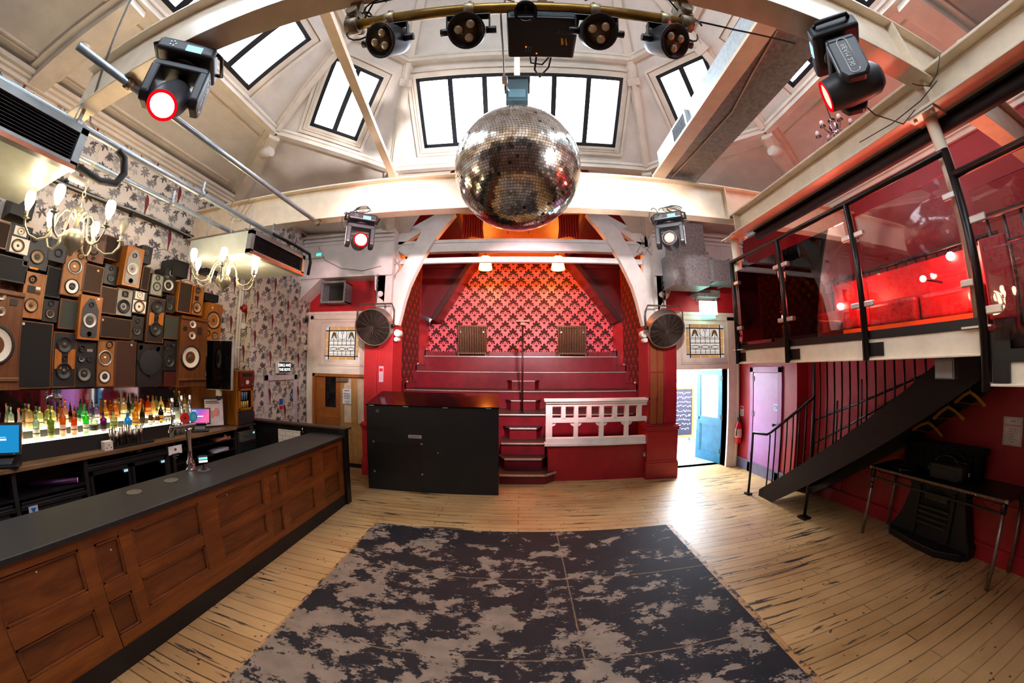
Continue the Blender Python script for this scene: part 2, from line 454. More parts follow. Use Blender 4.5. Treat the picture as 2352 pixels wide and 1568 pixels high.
# facets with windows
frm = plain('window_black_frame', '#101820', .4)
pane = emit('frosted_daylight_pane', '#e2efff', 15)
WIDE = .72
nwin = 0
b = MB()
for i in range(8):
    p, q, p2, q2 = r0[i], r0[(i+1) % 8], r1[i], r1[(i+1) % 8]
    ex = (q-p).normalized(); mid = (p+q)/2; up = ((p2+q2)/2-mid); Lh = up.length; up.normalize()
    nin = ex.cross(up); 
    if nin.z > 0: nin = -nin
    wide = (q-p).length > 3.
    hw, lo, hi, us = (1.48, .29, 1.34, 0) if wide else (.365, .22, 1.23, 0)
    if wide and abs(ex.x) < .1: hw, lo, hi = 1.24, .11, 1.1
    if not wide: us = .155*(1 if (ex.x*ex.y < 0) == (i % 4 == 1) and i in (1, 5) else -1)
    F = lambda u, v, e=0: mid+ex*u+up*v+nin*e
    hb, ht = (q-p).length/2, (q2-p2).length/2
    W = lambda v: hb+(ht-hb)*v/Lh
    b.poly([F(-W(0), 0), F(W(0), 0), F(W(lo), lo), F(-W(lo), lo)]); b.poly([F(-W(hi), hi), F(W(hi), hi), F(W(Lh), Lh), F(-W(Lh), Lh)])
    b.poly([F(-W(lo), lo), F(us-hw, lo), F(us-hw, hi), F(-W(hi), hi)]); b.poly([F(us+hw, lo), F(W(lo), lo), F(W(hi), hi), F(us+hw, hi)])
    nwin += 1
    if mid.y < -1.5: hidden = True
    wb = MB()
    def strip(mb, u0, v0, u1, v1, e0, e1, m=0):
        mb.prism([F(us+u0, v0, e0), F(us+u1, v0, e0), F(us+u1, v1, e0), F(us+u0, v1, e0)], nin*(e1-e0), m)
    a, fw = hw, .052
    for u0, v0, u1, v1 in ((-a, lo, a, lo+fw), (-a, hi-fw, a, hi), (-a, lo, -a+fw, hi), (a-fw, lo, a, hi)): strip(wb, u0, v0, u1, v1, -.05, .03)
    npn = 6 if wide else 2
    for k in range(1, npn):
        u = -a+2*a*k/npn; strip(wb, u-.035, lo, u+.035, hi, -.05, .02)
    w = struct(wb, 'window_%d' % nwin, frm)
    pb = MB()
    strip(pb, -a, lo, a, hi, -.06, -.045); pb.build('pane', pane, w)
    mo = MB()
    for k, (g, e) in enumerate(((.0, .035), (.04, .02), (.09, .04))):
        for u0, v0, u1, v1 in ((-a-g-.04, lo-g-.04, a+g+.04, lo-g), (-a-g-.04, hi+g, a+g+.04, hi+g+.04), (-a-g-.04, lo-g, -a-g, hi+g), (a+g, lo-g, a+g+.04, hi+g)):
            strip(mo, u0, v0, u1, v1, -.01, e)
    mo.build('window_architrave', cream, w)
struct(b, 'ceiling_lantern', ceil_m)
b = MB()
for sg, xw in ((-1, LX), (1, RX)):
    a = Vector((sg*3.37, .95, 5.28)); c = Vector((xw, .82, 4.9))
    b.bar(a, c, .2, .2); b.bar(a+Vector((0, 0, .07)), c+Vector((0, 0, .07)), .34, .07)
    q = a+(c-a)*.42; b.cyl(q-Vector((0, 0, .1)), q-Vector((0, 0, .14)), .05, n=14)
struct(b, 'trim_12', cream, 'cream cross ribs on the sloping ceilings above the near beam')
# ================================================================== STEEL BEAMS, STAGE
beam_m = plain('beam_cream_gloss', '#ecd9bd', .35, var=.08, sc=7)
def ibeam(name, label, p, q, h, fw, tf=.022, tw=.02, mat=None, stiff=()):
    """I section; p,q are the centre of the underside"""
    b = MB(); p, q = Vector(p), Vector(q); Z = Vector((0, 0, 1))
    b.bar(p+Z*tf/2, q+Z*tf/2, fw, tf); b.bar(p+Z*(h-tf/2), q+Z*(h-tf/2), fw, tf); b.bar(p+Z*h/2, q+Z*h/2, tw, h-2*tf)
    d = (q-p).normalized()
    for s in stiff: c = p+d*s+Z*h/2; b.bar(c-d*.008, c+d*.008, fw*.96, h-2*tf)
    return struct(b, name, mat or beam_m, label, bev=.004)
ibeam('beam_over_dance_floor', 'deep cream steel beam crossing the room behind the mirror ball', (LX, 3.44, 3.93), (RX, 3.44, 3.93), .46, .15, stiff=(7.45, 8.2))
ibeam('beam_overhead', 'deep cream steel beam crossing overhead above the projector', (-3.34, .915, 3.93), (RX, .915, 3.93), .46, .14, stiff=(5.8,))
ibeam('beam_above_balcony', 'cream steel beam running along above the balcony rail', (2.65, YN, 3.74), (2.65, 3.42, 3.74), .25, .2, stiff=(3.3, 5.7))
b = MB().bar((-1.5, 3.4, 4.41), (-1.2, .95, 4.41), .075, .05)
struct(b, 'beam_flat_brace', beam_m, 'narrow cream brace slanting between the two cross beams')
b = MB().bar((1.66, .95, 4.42), (1.66, 3.4, 4.42), .16, .03).bar((1.735, .95, 4.45), (1.735, 3.4, 4.45), .012, .08)
struct(b, 'beam_duct_bearer', beam_m, 'cream flat bearer under the left edge of the square duct')
t = thing('padded_tube', 'long black padded tube fixed under the cream balcony beam', 'tube', (2.8, .5, 3.66))
MB().tube([(2.8, YN+.05, 3.68), (2.8, 3.2, 3.68)], .05, 12).build('tube_body', mblack, t, w=True)
MB().bar((2.76, YN+.05, 3.735), (2.76, 3.2, 3.735), .05, .03).build('fixing_batten', black, t, w=True)
# balcony columns
def column(x, y, z0, z1, r, label, bands=()):
    b = MB().cyl((x, y, z0), (x, y, z1), r, n=18).box(x-.13, x+.13, y-.1, y+.1, z1-.015, z1).box(x-.09, x+.09, y-.09, y+.09, z0, z0+.012)
    for sx in (-1, 1):
        for sy in (-1, 1): b.cyl((x+sx*.09, y+sy*.065, z1-.03), (x+sx*.09, y+sy*.065, z1), .014, n=6)
    o = struct(b, 'column', beam_m, label)
    k = MB()
    for z in bands: k.cyl((x, y, z), (x, y, z+.045), r+.003, n=18)
    if bands: k.build('tape_band', black, o)
column(2.67, 3.5, 2.36, 3.74, .05, 'slim cream column at the far corner of the balcony', (2.42, 2.52, 2.62))
column(2.69, 1.0, 2.36, 3.74, .042, 'cream column at the near end of the glass balustrade')

# ---------------------------------------------------------------- stage alcove
AX0, AX1 = -3.02, 3.1
stage_m = plain('stage_riser_red', '#70131f', .35, var=.18, sc=5)
tread_m = plain('stage_carpet', '#2a0d12', .6, var=.3, sc=14)
nose_m = plain('metal_nosing', '#cfc6c0', .3, .8, var=.12, sc=20)
dam_bg = plain('damask_ground', '#d4606c', .42, var=.05, sc=30)
dam_fg = plain('damask_flock', '#2e0a12', .8, var=.15, sc=30)
dams_bg = plain('side_damask_ground', '#9c1420', .4, var=.08, sc=30)
dams_fg = plain('side_damask_flock', '#3d0910', .8, var=.12, sc=30)
def dmotif():
    out = []
    def blob(x, y, a, L, w):
        ca, sa = math.cos(a), math.sin(a); p = []
        for u, v in ((0, .18), (.3, .75), (.6, 1), (.88, .65), (1, 0), (.88, -.65), (.6, -1), (.3, -.75), (0, -.18)): p.append((x+u*L*ca-v*w*sa, y+u*L*sa+v*w*ca))
        out.append(p)
    blob(0, .02, PI/2, .15, .042)
    for s in (1, -1):
        blob(s*.008, .015, PI/2-s*.8, .135, .033); blob(s*.012, 0, PI/2-s*1.5, .14, .029); blob(s*.1, -.01, PI/2-s*2.35, .07, .026); blob(s*.04, -.03, PI/2-s*2.2, .06, .018)
        blob(s*.008, -.08, -PI/2+s*.7, .055, .017)
    blob(0, -.075, -PI/2, .075, .018); blob(0, -.02, -PI/2, .05, .012)
    return out
DM = [[(x*1.16, y*1.22) for x, y in p] for p in dmotif()]
def damask(b, org, ud, nrm, inside, u0, u1, z0, z1, du=.51, dz=.25, mi=1):
    org, ud, nrm = Vector(org), Vector(ud), Vector(nrm)
    nz = int((z1-z0)/dz)+2; nu = int((u1-u0)/du)+2
    for j in range(nz):
        for i in range(nu):
            cu, cz = u0+i*du+(du/2 if j % 2 else 0), z0+j*dz
            for k, p in enumerate(DM):
                q = [(cu+x, cz+y) for x, y in p]
                q = clip(clip(q, u0, u1, 0), z0, z1, 1)
                if q and all(inside(x, y) for x, y in q): b.poly([org+ud*x+Vector((0, 0, y))+nrm*(.0015+.0001*k) for x, y in q], mi)
# stage back wall with its sloping sides
YD = 10.75
gx = lambda z: (-1.34-(5.62-z)*.63, 1.46+(5.62-z)*.76)
b = MB()
b.poly([(AX0, YD, 1.0), (AX1, YD, 1.0), (AX1, YD, 3.6), (1.46, YD, 5.62), (-1.34, YD, 5.62), (AX0, YD, 3.6)], 0)
damask(b, (0, YD, 0), (1, 0, 0), (0, -1, 0), lambda x, z: (z <= 3.62 or gx(z)[0] < x < gx(z)[1]) and not (-.23 < x < .23 and False), AX0, AX1, 2.47, 5.6)
for x in (-2.55, 3.05):
    pass
struct(b, 'wall_stage_back', [dam_bg, dam_fg], flipcheck=False)
# side walls of the alcove, tone-on-tone damask
for sg, X, nm in ((1, AX0, 'wall_stage_left'), (-1, AX1, 'wall_stage_right')):
    b = MB(); b.poly([(X, YB+.2, 0), (X, YD, 0), (X, YD, 5.7), (X, YB+.2, 5.7)], 0)
    damask(b, (X, 0, 0), (0, 1, 0), (sg, 0, 0), lambda x, z: True, YB+.22, 9.65, .9, 5.3, .36, .19)
    struct(b, nm, [dams_bg, dams_fg], flipcheck=False)
b = MB()
b.box(AX0, SL-.3, YB+.2, YB+.24, 0, 5.2).box(SR+.3, AX1, YB+.2, YB+.24, 0, 5.2)
# cheek wall that the roof slope cuts through, one each side, with dark timber edge
for s in (-1, 1):
    X = AX0 if s < 0 else AX1
    e = (-1.3, 1.42)[s > 0]; f = (-2.6, 3.02)[s > 0]
    b.prism([(X, 9.72, 5.62), (e, 9.72, 5.62), (f, 9.72, 3.55), (X, 9.72, 3.75)], (0, .06, 0))
    b.prism([(e, 9.74, 5.62), (f, 9.74, 3.55), (f, YD, 3.55), (e, YD, 5.62)], (0, 0, .05))
    b.bar((X, 9.69, 5.2), (e*1.1, 9.69, 5.2), .06, .1, up=(0, 0, 1))
struct(b, 'wall_stage_cheeks', dkred)
b = MB()
for s in (-1, 1):
    e = (-1.3, 1.42)[s > 0]; f = (-2.6, 3.02)[s > 0]
    b.bar((e, 9.66, 5.62), (f, 9.66, 3.55), .13, .14, up=(0, 1, 0))
struct(b, 'trim_5', plain('dark_timber_red', '#2c080d', .5), 'dark red timber edging the roof slopes over the stage')
b = MB()
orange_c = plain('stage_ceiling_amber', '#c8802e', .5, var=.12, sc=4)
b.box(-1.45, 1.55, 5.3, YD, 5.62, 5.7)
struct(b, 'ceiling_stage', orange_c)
b = MB()
b.prism([(-1.42, 5.2, 5.6), (AX0, 5.2, 5.6), (AX0, 5.2, 5.7), (-1.42, 5.2, 5.72)], (0, 5.5, 0)); b.prism([(1.5, 5.2, 5.6), (AX1, 5.2, 5.6), (AX1, 5.2, 5.7), (1.5, 5.2, 5.72)], (0, 5.5, 0))
for x in (-1.42, 1.5): b.bar((x, 5.3, 5.58), (x, YD, 5.58), .1, .12)
b.poly([(-1.1, 4.62, 5.36), (1.1, 4.62, 5.36), (1.5, 5.35, 5.66), (-1.45, 5.35, 5.66)])
b.prism([(-1.05, 4.65, 5.36), (-1.05, 4.6, 5.36), (AX0, 6.4, 5.6), (AX0, 6.5, 5.6)], (0, 0, .35))
b.prism([(1.05, 4.65, 5.36), (1.05, 4.6, 5.36), (AX1, 6.4, 5.6), (AX1, 6.5, 5.6)], (0, 0, .35))
struct(b, 'ceiling_stage_sides', dkred)
# tiers
tiers = [(1.11, 7.35, 8.4), (1.55, 8.4, 9.3), (2.02, 9.3, 10.2), (2.48, 10.2, YD)]
t = thing('stage_platform', 'tiered dark red platform with metal nosings filling the stage alcove', 'stage', (0, 7.35, 0))
for k, (z, y0, y1) in enumerate(tiers):
    zb = 0 if k == 0 else tiers[k-1][0]-.02
    MB().box(AX0+.01, AX1-.01, y0, YD-.01, zb, z-.02).build('riser', stage_m, t, w=True)
    MB().box(AX0+.01, AX1-.01, y0-.03, min(y1+.02, YD-.01), z-.02, z).build('tread', tread_m, t, w=True)
    xa, xb = (AX0+.02, AX1-.02) if k else (-.45, 2.6)
    MB().box(xa, xb, y0-.037, y0-.005, z-.028, z+.004).build('nosing', nose_m, t, w=True, bev=.004)
struct(MB().box(AX0, AX1, 6.5, 7.36, -.05, .02), 'floor_stage_pit', tread_m)
# red stepped skirting on both alcove sides
b = MB()
for s, X in ((1, AX0), (-1, AX1)):
    for k, (z, y0, y1) in enumerate(tiers):
        b.box(X, X+s*.06, y0-.12, y1-.04, z, z+.17); b.box(X, X+s*.09, y0-.14, y1-.1, z+.17, z+.2)
        b.box(X, X+s*.06, y0-.14, y0-.02, z-.3, z+.17)
b.box(AX0, AX1, YD-.03, YD, 2.48, 2.64)
struct(b, 'baseboard_stage', stage_m)
b = MB()
for s, X in ((1, AX0), (-1, AX1)):
    for y0, z in ((8.3, 1.75), (9.2, 2.22), (10.1, 2.68)): b.sph((X+s*.12, y0, z), .035, 8)
b.build('trim_6', nose_m)['kind'] = 'structure'
# central flight: full steps with smaller splayed steps between
t = thing('stage_steps', 'flight of dark red steps with metal nosings beside the black booth', 'steps', (.1, 6.0, 0))
def stepbox(x0, x1, y0, y1, z0, z1, flare=0, nose=None):
    b = MB(); b.prism([(x0, y0, z0), (x1, y0, z0), (x1+flare, y0+abs(flare), z0), (x1+flare, y1, z0), (x0, y1, z0)], (0, 0, z1-z0-.03)); b.build('riser', stage_m, t, w=True)
    b = MB(); b.prism([(x0-.02, y0-.02, z1-.03), (x1+.01, y0-.02, z1-.03), (x1+flare+.03, y0+abs(flare)-.01, z1-.03), (x1+flare+.03, y1, z1-.03), (x0-.02, y1, z1-.03)], (0, 0, .03)); b.build('tread', tread_m, t, w=True)
    na, nb_ = nose or (x0, x1)
    MB().bar((na, y0-.02, z1-.012), (nb_, y0-.02, z1-.012), .03, .034, up=(0, 0, 1)).build('nosing', nose_m, t, w=True, bev=.004)
    if flare: MB().bar((x1, y0-.02, z1-.012), (x1+flare+.02, y0+flare-.02, z1-.012), .03, .034).build('nosing', nose_m, t, w=True)
stepbox(-.36, .48, 5.97, 6.64, 0, .19, flare=.2)
def small(xa, xb, y0, y1, z0, z1):
    b = MB(); b.prism([(xa, y0, z0), (xb, y0, z0), (xb+.12, y1, z0), (xa-.12, y1, z0)], (0, 0, z1-z0-.03)); b.build('riser', stage_m, t, w=True)
    b = MB(); b.prism([(xa-.02, y0-.02, z1-.03), (xb+.02, y0-.02, z1-.03), (xb+.15, y1, z1-.03), (xa-.15, y1, z1-.03)], (0, 0, .03)); b.build('tread', tread_m, t, w=True)
    MB().box(xa, xb, y0-.03, y0+.005, z1-.03, z1+.004).build('nosing', nose_m, t, w=True, bev=.004)
small(-.28, .44, 6.33, 6.64, .19, .395)
stepbox(-.36, .52, 6.64, 7.35, 0, .63)
small(-.2, .37, 7.02, 7.33, .63, .865)
small(-.2, .40, 8.08, 8.36, 1.11, 1.345)
small(-.2, .42, 8.98, 9.26, 1.55, 1.79)
# low red wall carrying the white balustrade
b = MB().box(.55, 2.62, 6.16, 6.34, 0, .72).box(.56, .6, 6.34, 7.3, 0, .9)
struct(b, 'wall_stage_front', redw)
def bal():
    t = thing('balustrade', 'white painted timber balustrade with square openings on the red stage wall', 'balustrade', (1.55, 6.16, .7))
    Y = 6.16; P = lambda x, y: ony(820+x/2.306, 480+y/2.306, Y)
    x0, x1 = P(1000, 1100).x, P(1582, 1100).x
    zt, zb = 1.575, .69
    z_ = lambda y: ony(1380, 480+y/2.306, Y).z
    X = lambda x: P(x, 1100).x
    MB().box(x0-.03, x1+.02, Y-.06, Y+.14, zt-.045, zt).box(x0, x1, Y-.03, Y+.11, zt-.085, zt-.045).build('top_rail', white, t, w=True, bev=.006)
    MB().box(x0-.02, x1+.01, Y-.05, Y+.13, zb, zb+.05).box(x0, x1, Y-.02, Y+.1, zb+.05, z_(1208)).build('bottom_rail', white, t, w=True, bev=.006)
    MB().box(x0, x1, Y, Y+.08, z_(1128), z_(1105)).build('middle_rail', white, t, w=True)
    MB().box(x0, x1, Y, Y+.08, z_(1043), zt-.06).build('upper_rail', white, t, w=True)
    ups = [(1000, 1035), (1150, 1172), (1286, 1308), (1420, 1440), (1550, 1582)]
    for a, c in ups:
        MB().box(X(a), X(c), Y-.005, Y+.085, z_(1212), z_(1040)).build('post', white, t, w=True, bev=.004)
    for a, c in ((1082, 1105), (1218, 1242), (1355, 1378), (1485, 1508)):
        MB().box(X(a), X(c), Y, Y+.08, z_(1107), z_(1042)).build('baluster', white, t, w=True)
    ops = [(1035, 1150), (1172, 1286), (1308, 1420), (1440, 1550)]
    for a, c in ops:
        for xx, s in ((X(a), 1), (X(c), -1)):
            zz = z_(1127); r = .075
            pts = [(xx, Y+.02, zz)]+[(xx+s*r*math.sin(q), Y+.02, zz-r*math.cos(q)) for q in [k*PI/10 for k in range(6)]]
            MB().prism(pts, (0, .03, 0)).build('corner_bracket', white, t, w=True)
bal()
t = thing('power_socket', 'metal double power socket low on the red stage wall', 'socket', (2.22, 6.15, .42))
c = ony(1485, 1043, 6.155)
MB().box(c.x-.075, c.x+.075, 6.145, 6.16, c.z-.042, c.z+.042).build('face_plate', chrome, t, w=True, bev=.004)
for s in (-1, 1):
    MB().box(c.x+s*.04-.02, c.x+s*.04+.02, 6.14, 6.146, c.z-.03, c.z+.01).build('outlet', plain('socket_white', '#dcdcdc', .4), t, w=True)
    MB().box(c.x+s*.04-.008, c.x+s*.04+.008, 6.138, 6.146, c.z+.018, c.z+.034).build('switch', plain('socket_white', '#dcdcdc', .4), t, w=True)

# ---------------------------------------------------------------- white timber stage frame
b = MB()
XC = .02; YT = 6.2
def lp(x, y): return ony(880+x/6.534, 480+y/6.534, YT)
def both(pts, y, d):
    for s in (0, 1):
        q = [Vector((p.x if not s else 2*XC-p.x, y, p.z)) for p in pts]
        b.prism(q, (0, d, 0))
arch = [lp(*p) for p in ((-60, 1500), (30, 1340), (215, 1050), (330, 860), (395, 740), (480, 570), (560, 430), (610, 330), (760, 200), (900, 60), (1085, 50), (1100, 100), (1050, 165), (940, 290), (800, 470), (690, 640), (600, 790), (500, 985), (410, 1180), (340, 1400), (290, 1600), (250, 1750), (-60, 1750))]
both(arch, YT-.1, .16)
both([lp(*p) for p in ((60, 430), (170, 430), (870, 40), (1040, 40), (620, 320), (230, 575), (60, 575))], YT-.02, .14)
both([lp(*p) for p in ((240, 640), (290, 540), (450, 640), (390, 735))], YT-.05, .1)
both([lp(*p) for p in ((20, 575), (245, 640), (245, 1100), (200, 1600), (20, 1600))], YT-.06, .16)
xt = (ony(975, 565, YT).x)
zt = [ony(1190, y, YT).z for y in (548, 575, 588, 600)]
b.box(-2.5, 2*XC+2.5, YT, YT+.14, zt[1], zt[0]-.07).box(-2.5, 2*XC+2.5, YT-.02, YT+.16, zt[0]-.07, zt[0]); b.box(-2.5, 2.54, YT+.02, YT+.1, zt[3], zt[2])
for s in (-1, 1):
    x = XC+s*2.72
    b.box(x-.09, x+.09, YT-.2, YT+.0, 2.9, 5.2); b.box(x-s*.02-.19, x-s*.02+.19, YT-.02, YT+.15, 2.95, 5.1)
    b.cyl((x, YT-.2, 3.55), (x, YT-.23, 3.55), .06, n=14); b.cyl((x, YT-.23, 3.55), (x, YT-.25, 3.55), .035, n=12)
    b.cyl((XC+s*2.38, YT-.1, 2.80), (XC+s*2.38, YT+.05, 2.80), .07, n=14); b.cyl((XC+s*2.40, YT-.1, 2.68), (XC+s*2.40, YT+.05, 2.68), .045, n=12)
struct(b, 'trim_7', white, 'white arched timber frame over the stage opening', bev=.006)
# pilasters each side of the stage
for s in (-1, 1):
    a = 2.55; c = 3.05
    b = MB()
    X = lambda u: XC+s*u if s < 0 else u
    b.box(X(2.78), X(3.05), 6.08, YB, 0, 2.9); b.box(X(2.46), X(2.78), 6.1, YB+.25, 0, 2.95)
    b.box(X(2.44), X(3.08), 6.05, YB, 0, 1.0); b.box(X(2.42), X(3.1), 6.02, YB, 0, .32); b.box(X(2.43), X(3.09), 6.035, YB, .32, .36)
    b.box(X(2.42), X(3.1), 6.02, YB, .96, 1.0); b.box(X(2.41), X(3.11), 6.005, YB, 1.0, 1.03); b.box(X(2.43), X(3.09), 6.03, YB, 1.03, 1.06)
    struct(b, 'trim_%d' % (8 if s < 0 else 9), brred if s < 0 else redw, 'red pilaster on a moulded plinth %s of the stage' % ('left' if s < 0 else 'right'), bev=.005)
    b = MB()
    if s > 0:
        for u0, u1 in ((2.5, 2.63), (2.65, 2.77)):
            b.box(u0, u1, 6.085, 6.12, 1.07, 2.05); b.box(u0, u1, 6.085, 6.12, 2.07, 2.6)
        struct(b, 'trim_10', plain('tan_brown_paint', '#8f4a24', .5), 'tan painted strips on the right pilaster')
# DJ booth
t = thing('dj_booth', 'large black painted booth with a sloping lid in front of the stage', 'booth', (-1.46, 5.4, 0))
FL, FR = Vector((-2.62, 5.36, 0)), Vector((-.335, 5.42, 0)); zl = 1.49
BL, BR = Vector((-2.62, 6.06, 0)), Vector((-.4, 6.06, 0))
b = MB()
b.add([FL, FR, BR, BL, FL+Vector((.0, 0, zl)), FR+Vector((0, 0, zl)), BR+Vector((0, 0, 1.66)), BL+Vector((0, 0, 1.66))], [(3, 2, 1, 0), (4, 5, 6, 7), (0, 1, 5, 4), (1, 2, 6, 5), (2, 3, 7, 6), (3, 0, 4, 7)])
b.build('body', plain('booth_black', '#101114', .5, var=.35, sc=3), t, w=True, bev=.006)
lid = plain('booth_lid_gloss', '#120a0d', .12, var=.2, sc=5)
up = Vector((0, 0, .012))
b = MB(); q = [FL+Vector((-.01, -.015, zl)), FR+Vector((.01, -.015, zl)), BR+Vector((0, 0, 1.66)), BL+Vector((0, 0, 1.66))]
b.prism([p+up*.2 for p in q], up*1.5); b.build('lid', lid, t, w=True)
fx = (FR-FL).normalized()
fp = lambda u, z, e=.004: FL+fx*u+Vector((0, 0, z))+Vector((0, -e, 0))
def patch(name, u0, u1, z0, z1, m, e0=-.002, e1=.004, par=t):
    b = MB(); b.prism([fp(u0, z0, e0), fp(u1, z0, e0), fp(u1, z1, e0), fp(u0, z1, e0)], fp(0, 0, e1)-fp(0, 0, e0)); return b.build(name, m, par, w=True)
patch('upper_panel', .02, 1.06, 1.13, 1.44, plain('booth_black_fresh', '#07080a', .55))
patch('hatch', .13, .99, .33, .86, plain('booth_hatch', '#0a0a0c', .45), e1=.006)
for u in (.13, .99):
    for z in (.33, .86): patch('hatch_corner', u-.015, u+.015, z-.015, z+.015, plain('worn_corner', '#9a8a6a', .4), e1=.009)
o = patch('maker_badge', .76, .99, .955, 1.01, plain('badge_pink', '#a99a9e', .4), e1=.008)
text('NEGRANIC', 'badge_lettering', black, .034, fp(.875, .982, .01), fx, (0, 0, 1), o)
for u, z, r in ((.21, 1.40, .032), (.07, 1.42, .008), (.12, 1.47, .007), (1.27, .72, .01)):
    b = MB(); b.cyl(fp(u, z, 0), fp(u, z, .012), r, n=14); b.build('stud', chrome, t, w=True)
for u in (.1, .72, 1.4, 2.12): patch('hinge', u-.045, u+.045, zl-.006, zl+.006, plain('hinge_bright', '#b9d4ea', .3, .6), e0=0, e1=.022)

# radiators, pendants, pole
def radiator(x0, x1, z0, z1, label):
    t = thing('radiator', label, 'radiator', ((x0+x1)/2, 10.6, z0), group=None)
    m = plain('radiator_bronze', '#6d5a45', .4, .5, var=.15, sc=14); n = 17
    b = MB()
    for k in range(n):
        x = x0+(x1-x0)*(k+.5)/n; w_ = (x1-x0)/n*.42
        for yy in (10.5, 10.58, 10.66): b.tube([(x, yy, z0+.09), (x, yy, z1-.05), (x, yy, z1-.03)], w_*.9, 6)
        b.box(x-w_, x+w_, 10.46, 10.7, z1-.07, z1); b.box(x-w_, x+w_, 10.46, 10.7, z0+.07, z0+.13)
    b.build('radiator_columns', m, t, w=True, bev=.008)
    for x in (x0+.03, x1-.03): MB().box(x-.02, x+.02, 10.48, 10.68, z0, z0+.1).build('foot', m, t, w=True)
    for x in (x0-.05, x1+.05): MB().tube([(x, 10.6, z0), (x, 10.6, z0+.12), (x+(.05 if x < x0 else -.05), 10.6, z0+.13)], .014, 6).cyl((x, 10.6, z0+.12), (x, 10.6, z0+.17), .025, n=8).build('valve', m, t, w=True)
    for x in (x0+.1, x1-.1): MB().cyl((x, 10.45, z1-.22), (x, 10.47, z1-.22), .025, n=10).build('bolt_cap', nose_m, t, w=True)
radiator(-1.99, -1.05, 2.48, 3.48, 'ribbed bronze radiator left of the pole on the top stage tier')
radiator(1.23, 2.15, 2.48, 3.48, 'ribbed bronze radiator right of the pole on the top stage tier')
shade_m = emit('pendant_shade_glow', '#ffa850', 11.0)
for x, side in ((-1.0, 'left'), (1.115, 'right')):
    t = thing('pendant_lamp', 'glowing amber pendant lamp hanging %s of centre over the stage' % side, 'lamp', (x, 9.3, 4.98), group=None)
    MB().lathe([(.2, 4.98), (.19, 5.06), (.17, 5.16), (.175, 5.24), (.19, 5.3), (.13, 5.36), (.03, 5.38)], (x, 9.3, 0), n=20).build('lamp_shade', shade_m, t, w=True)
    MB().tube([(x, 9.3, 5.37), (x, 9.3, 5.62)], .008, 6).cyl((x, 9.3, 5.37), (x, 9.3, 5.43), .03, n=10).cyl((x, 9.3, 5.6), (x, 9.3, 5.62), .05, n=12).build('cord', mblack, t, w=True)
t = thing('pole_with_shelf', 'tall slim dark pole topped by a small wooden shelf on the stage landing', 'pole', (.07, 7.6, 1.11))
MB().cyl((.07, 7.6, 1.11), (.07, 7.6, 3.2), .022, n=10).cyl((.07, 7.6, 1.11), (.07, 7.6, 1.13), .06, n=14).build('pole', plain('dark_pole', '#3a1416', .4, .3), t, w=True)
MB().box(-.085, .225, 7.5, 7.72, 3.2, 3.235).box(.02, .12, 7.55, 7.65, 3.13, 3.2).build('shelf', plain('pole_shelf_wood', '#8a5530', .5), t, w=True)
# pleated red valances under the amber ceiling
for x, side in ((-1.05, 'left'), (1.09, 'right')):
    b = MB(); n = 8; zt_, zb_ = 5.56, 5.02
    pts = []
    for k in range(n*4+1):
        u = k/(n*4); pts.append((x-.24+.48*u, 6.9+.035*math.sin(u*n*PI*1.0*2), u))
    rows = []
    for z, wv in ((zt_, 1.0), (zt_-.12, .94), (zb_+.2, .92), (zb_+.05, 1.), (zb_, 1.05)):
        rows += [(x+(px-x)*wv, py, z-(.05*abs(u-.5)*2 if z == zb_ else 0)) for px, py, u in pts]
    m_ = len(pts)
    b.add(rows, [(j*m_+i, j*m_+i+1, (j+1)*m_+i+1, (j+1)*m_+i) for j in range(4) for i in range(m_-1)], 0, True)
    o = b.build('fabric_valance', plain('valance_red', '#b0342c', .7), None); 
    sm = o.modifiers.new('thick', 'SOLIDIFY'); sm.thickness = .012
    tag(o, 'pleated red fabric drop hanging %s of centre under the amber stage ceiling' % side, 'fabric drop')
for x in (-.25, .18):
    o = MB().tube([(x, 6.6, 5.62), (x, 6.6, 4.95)], .012, 6).build('hanging_rod', plain('brass_rod', '#b3752e', .3, .8))
    tag(o, 'thin brass rod hanging from the stage ceiling, %s of two' % ('left' if x < 0 else 'right'), 'rod')
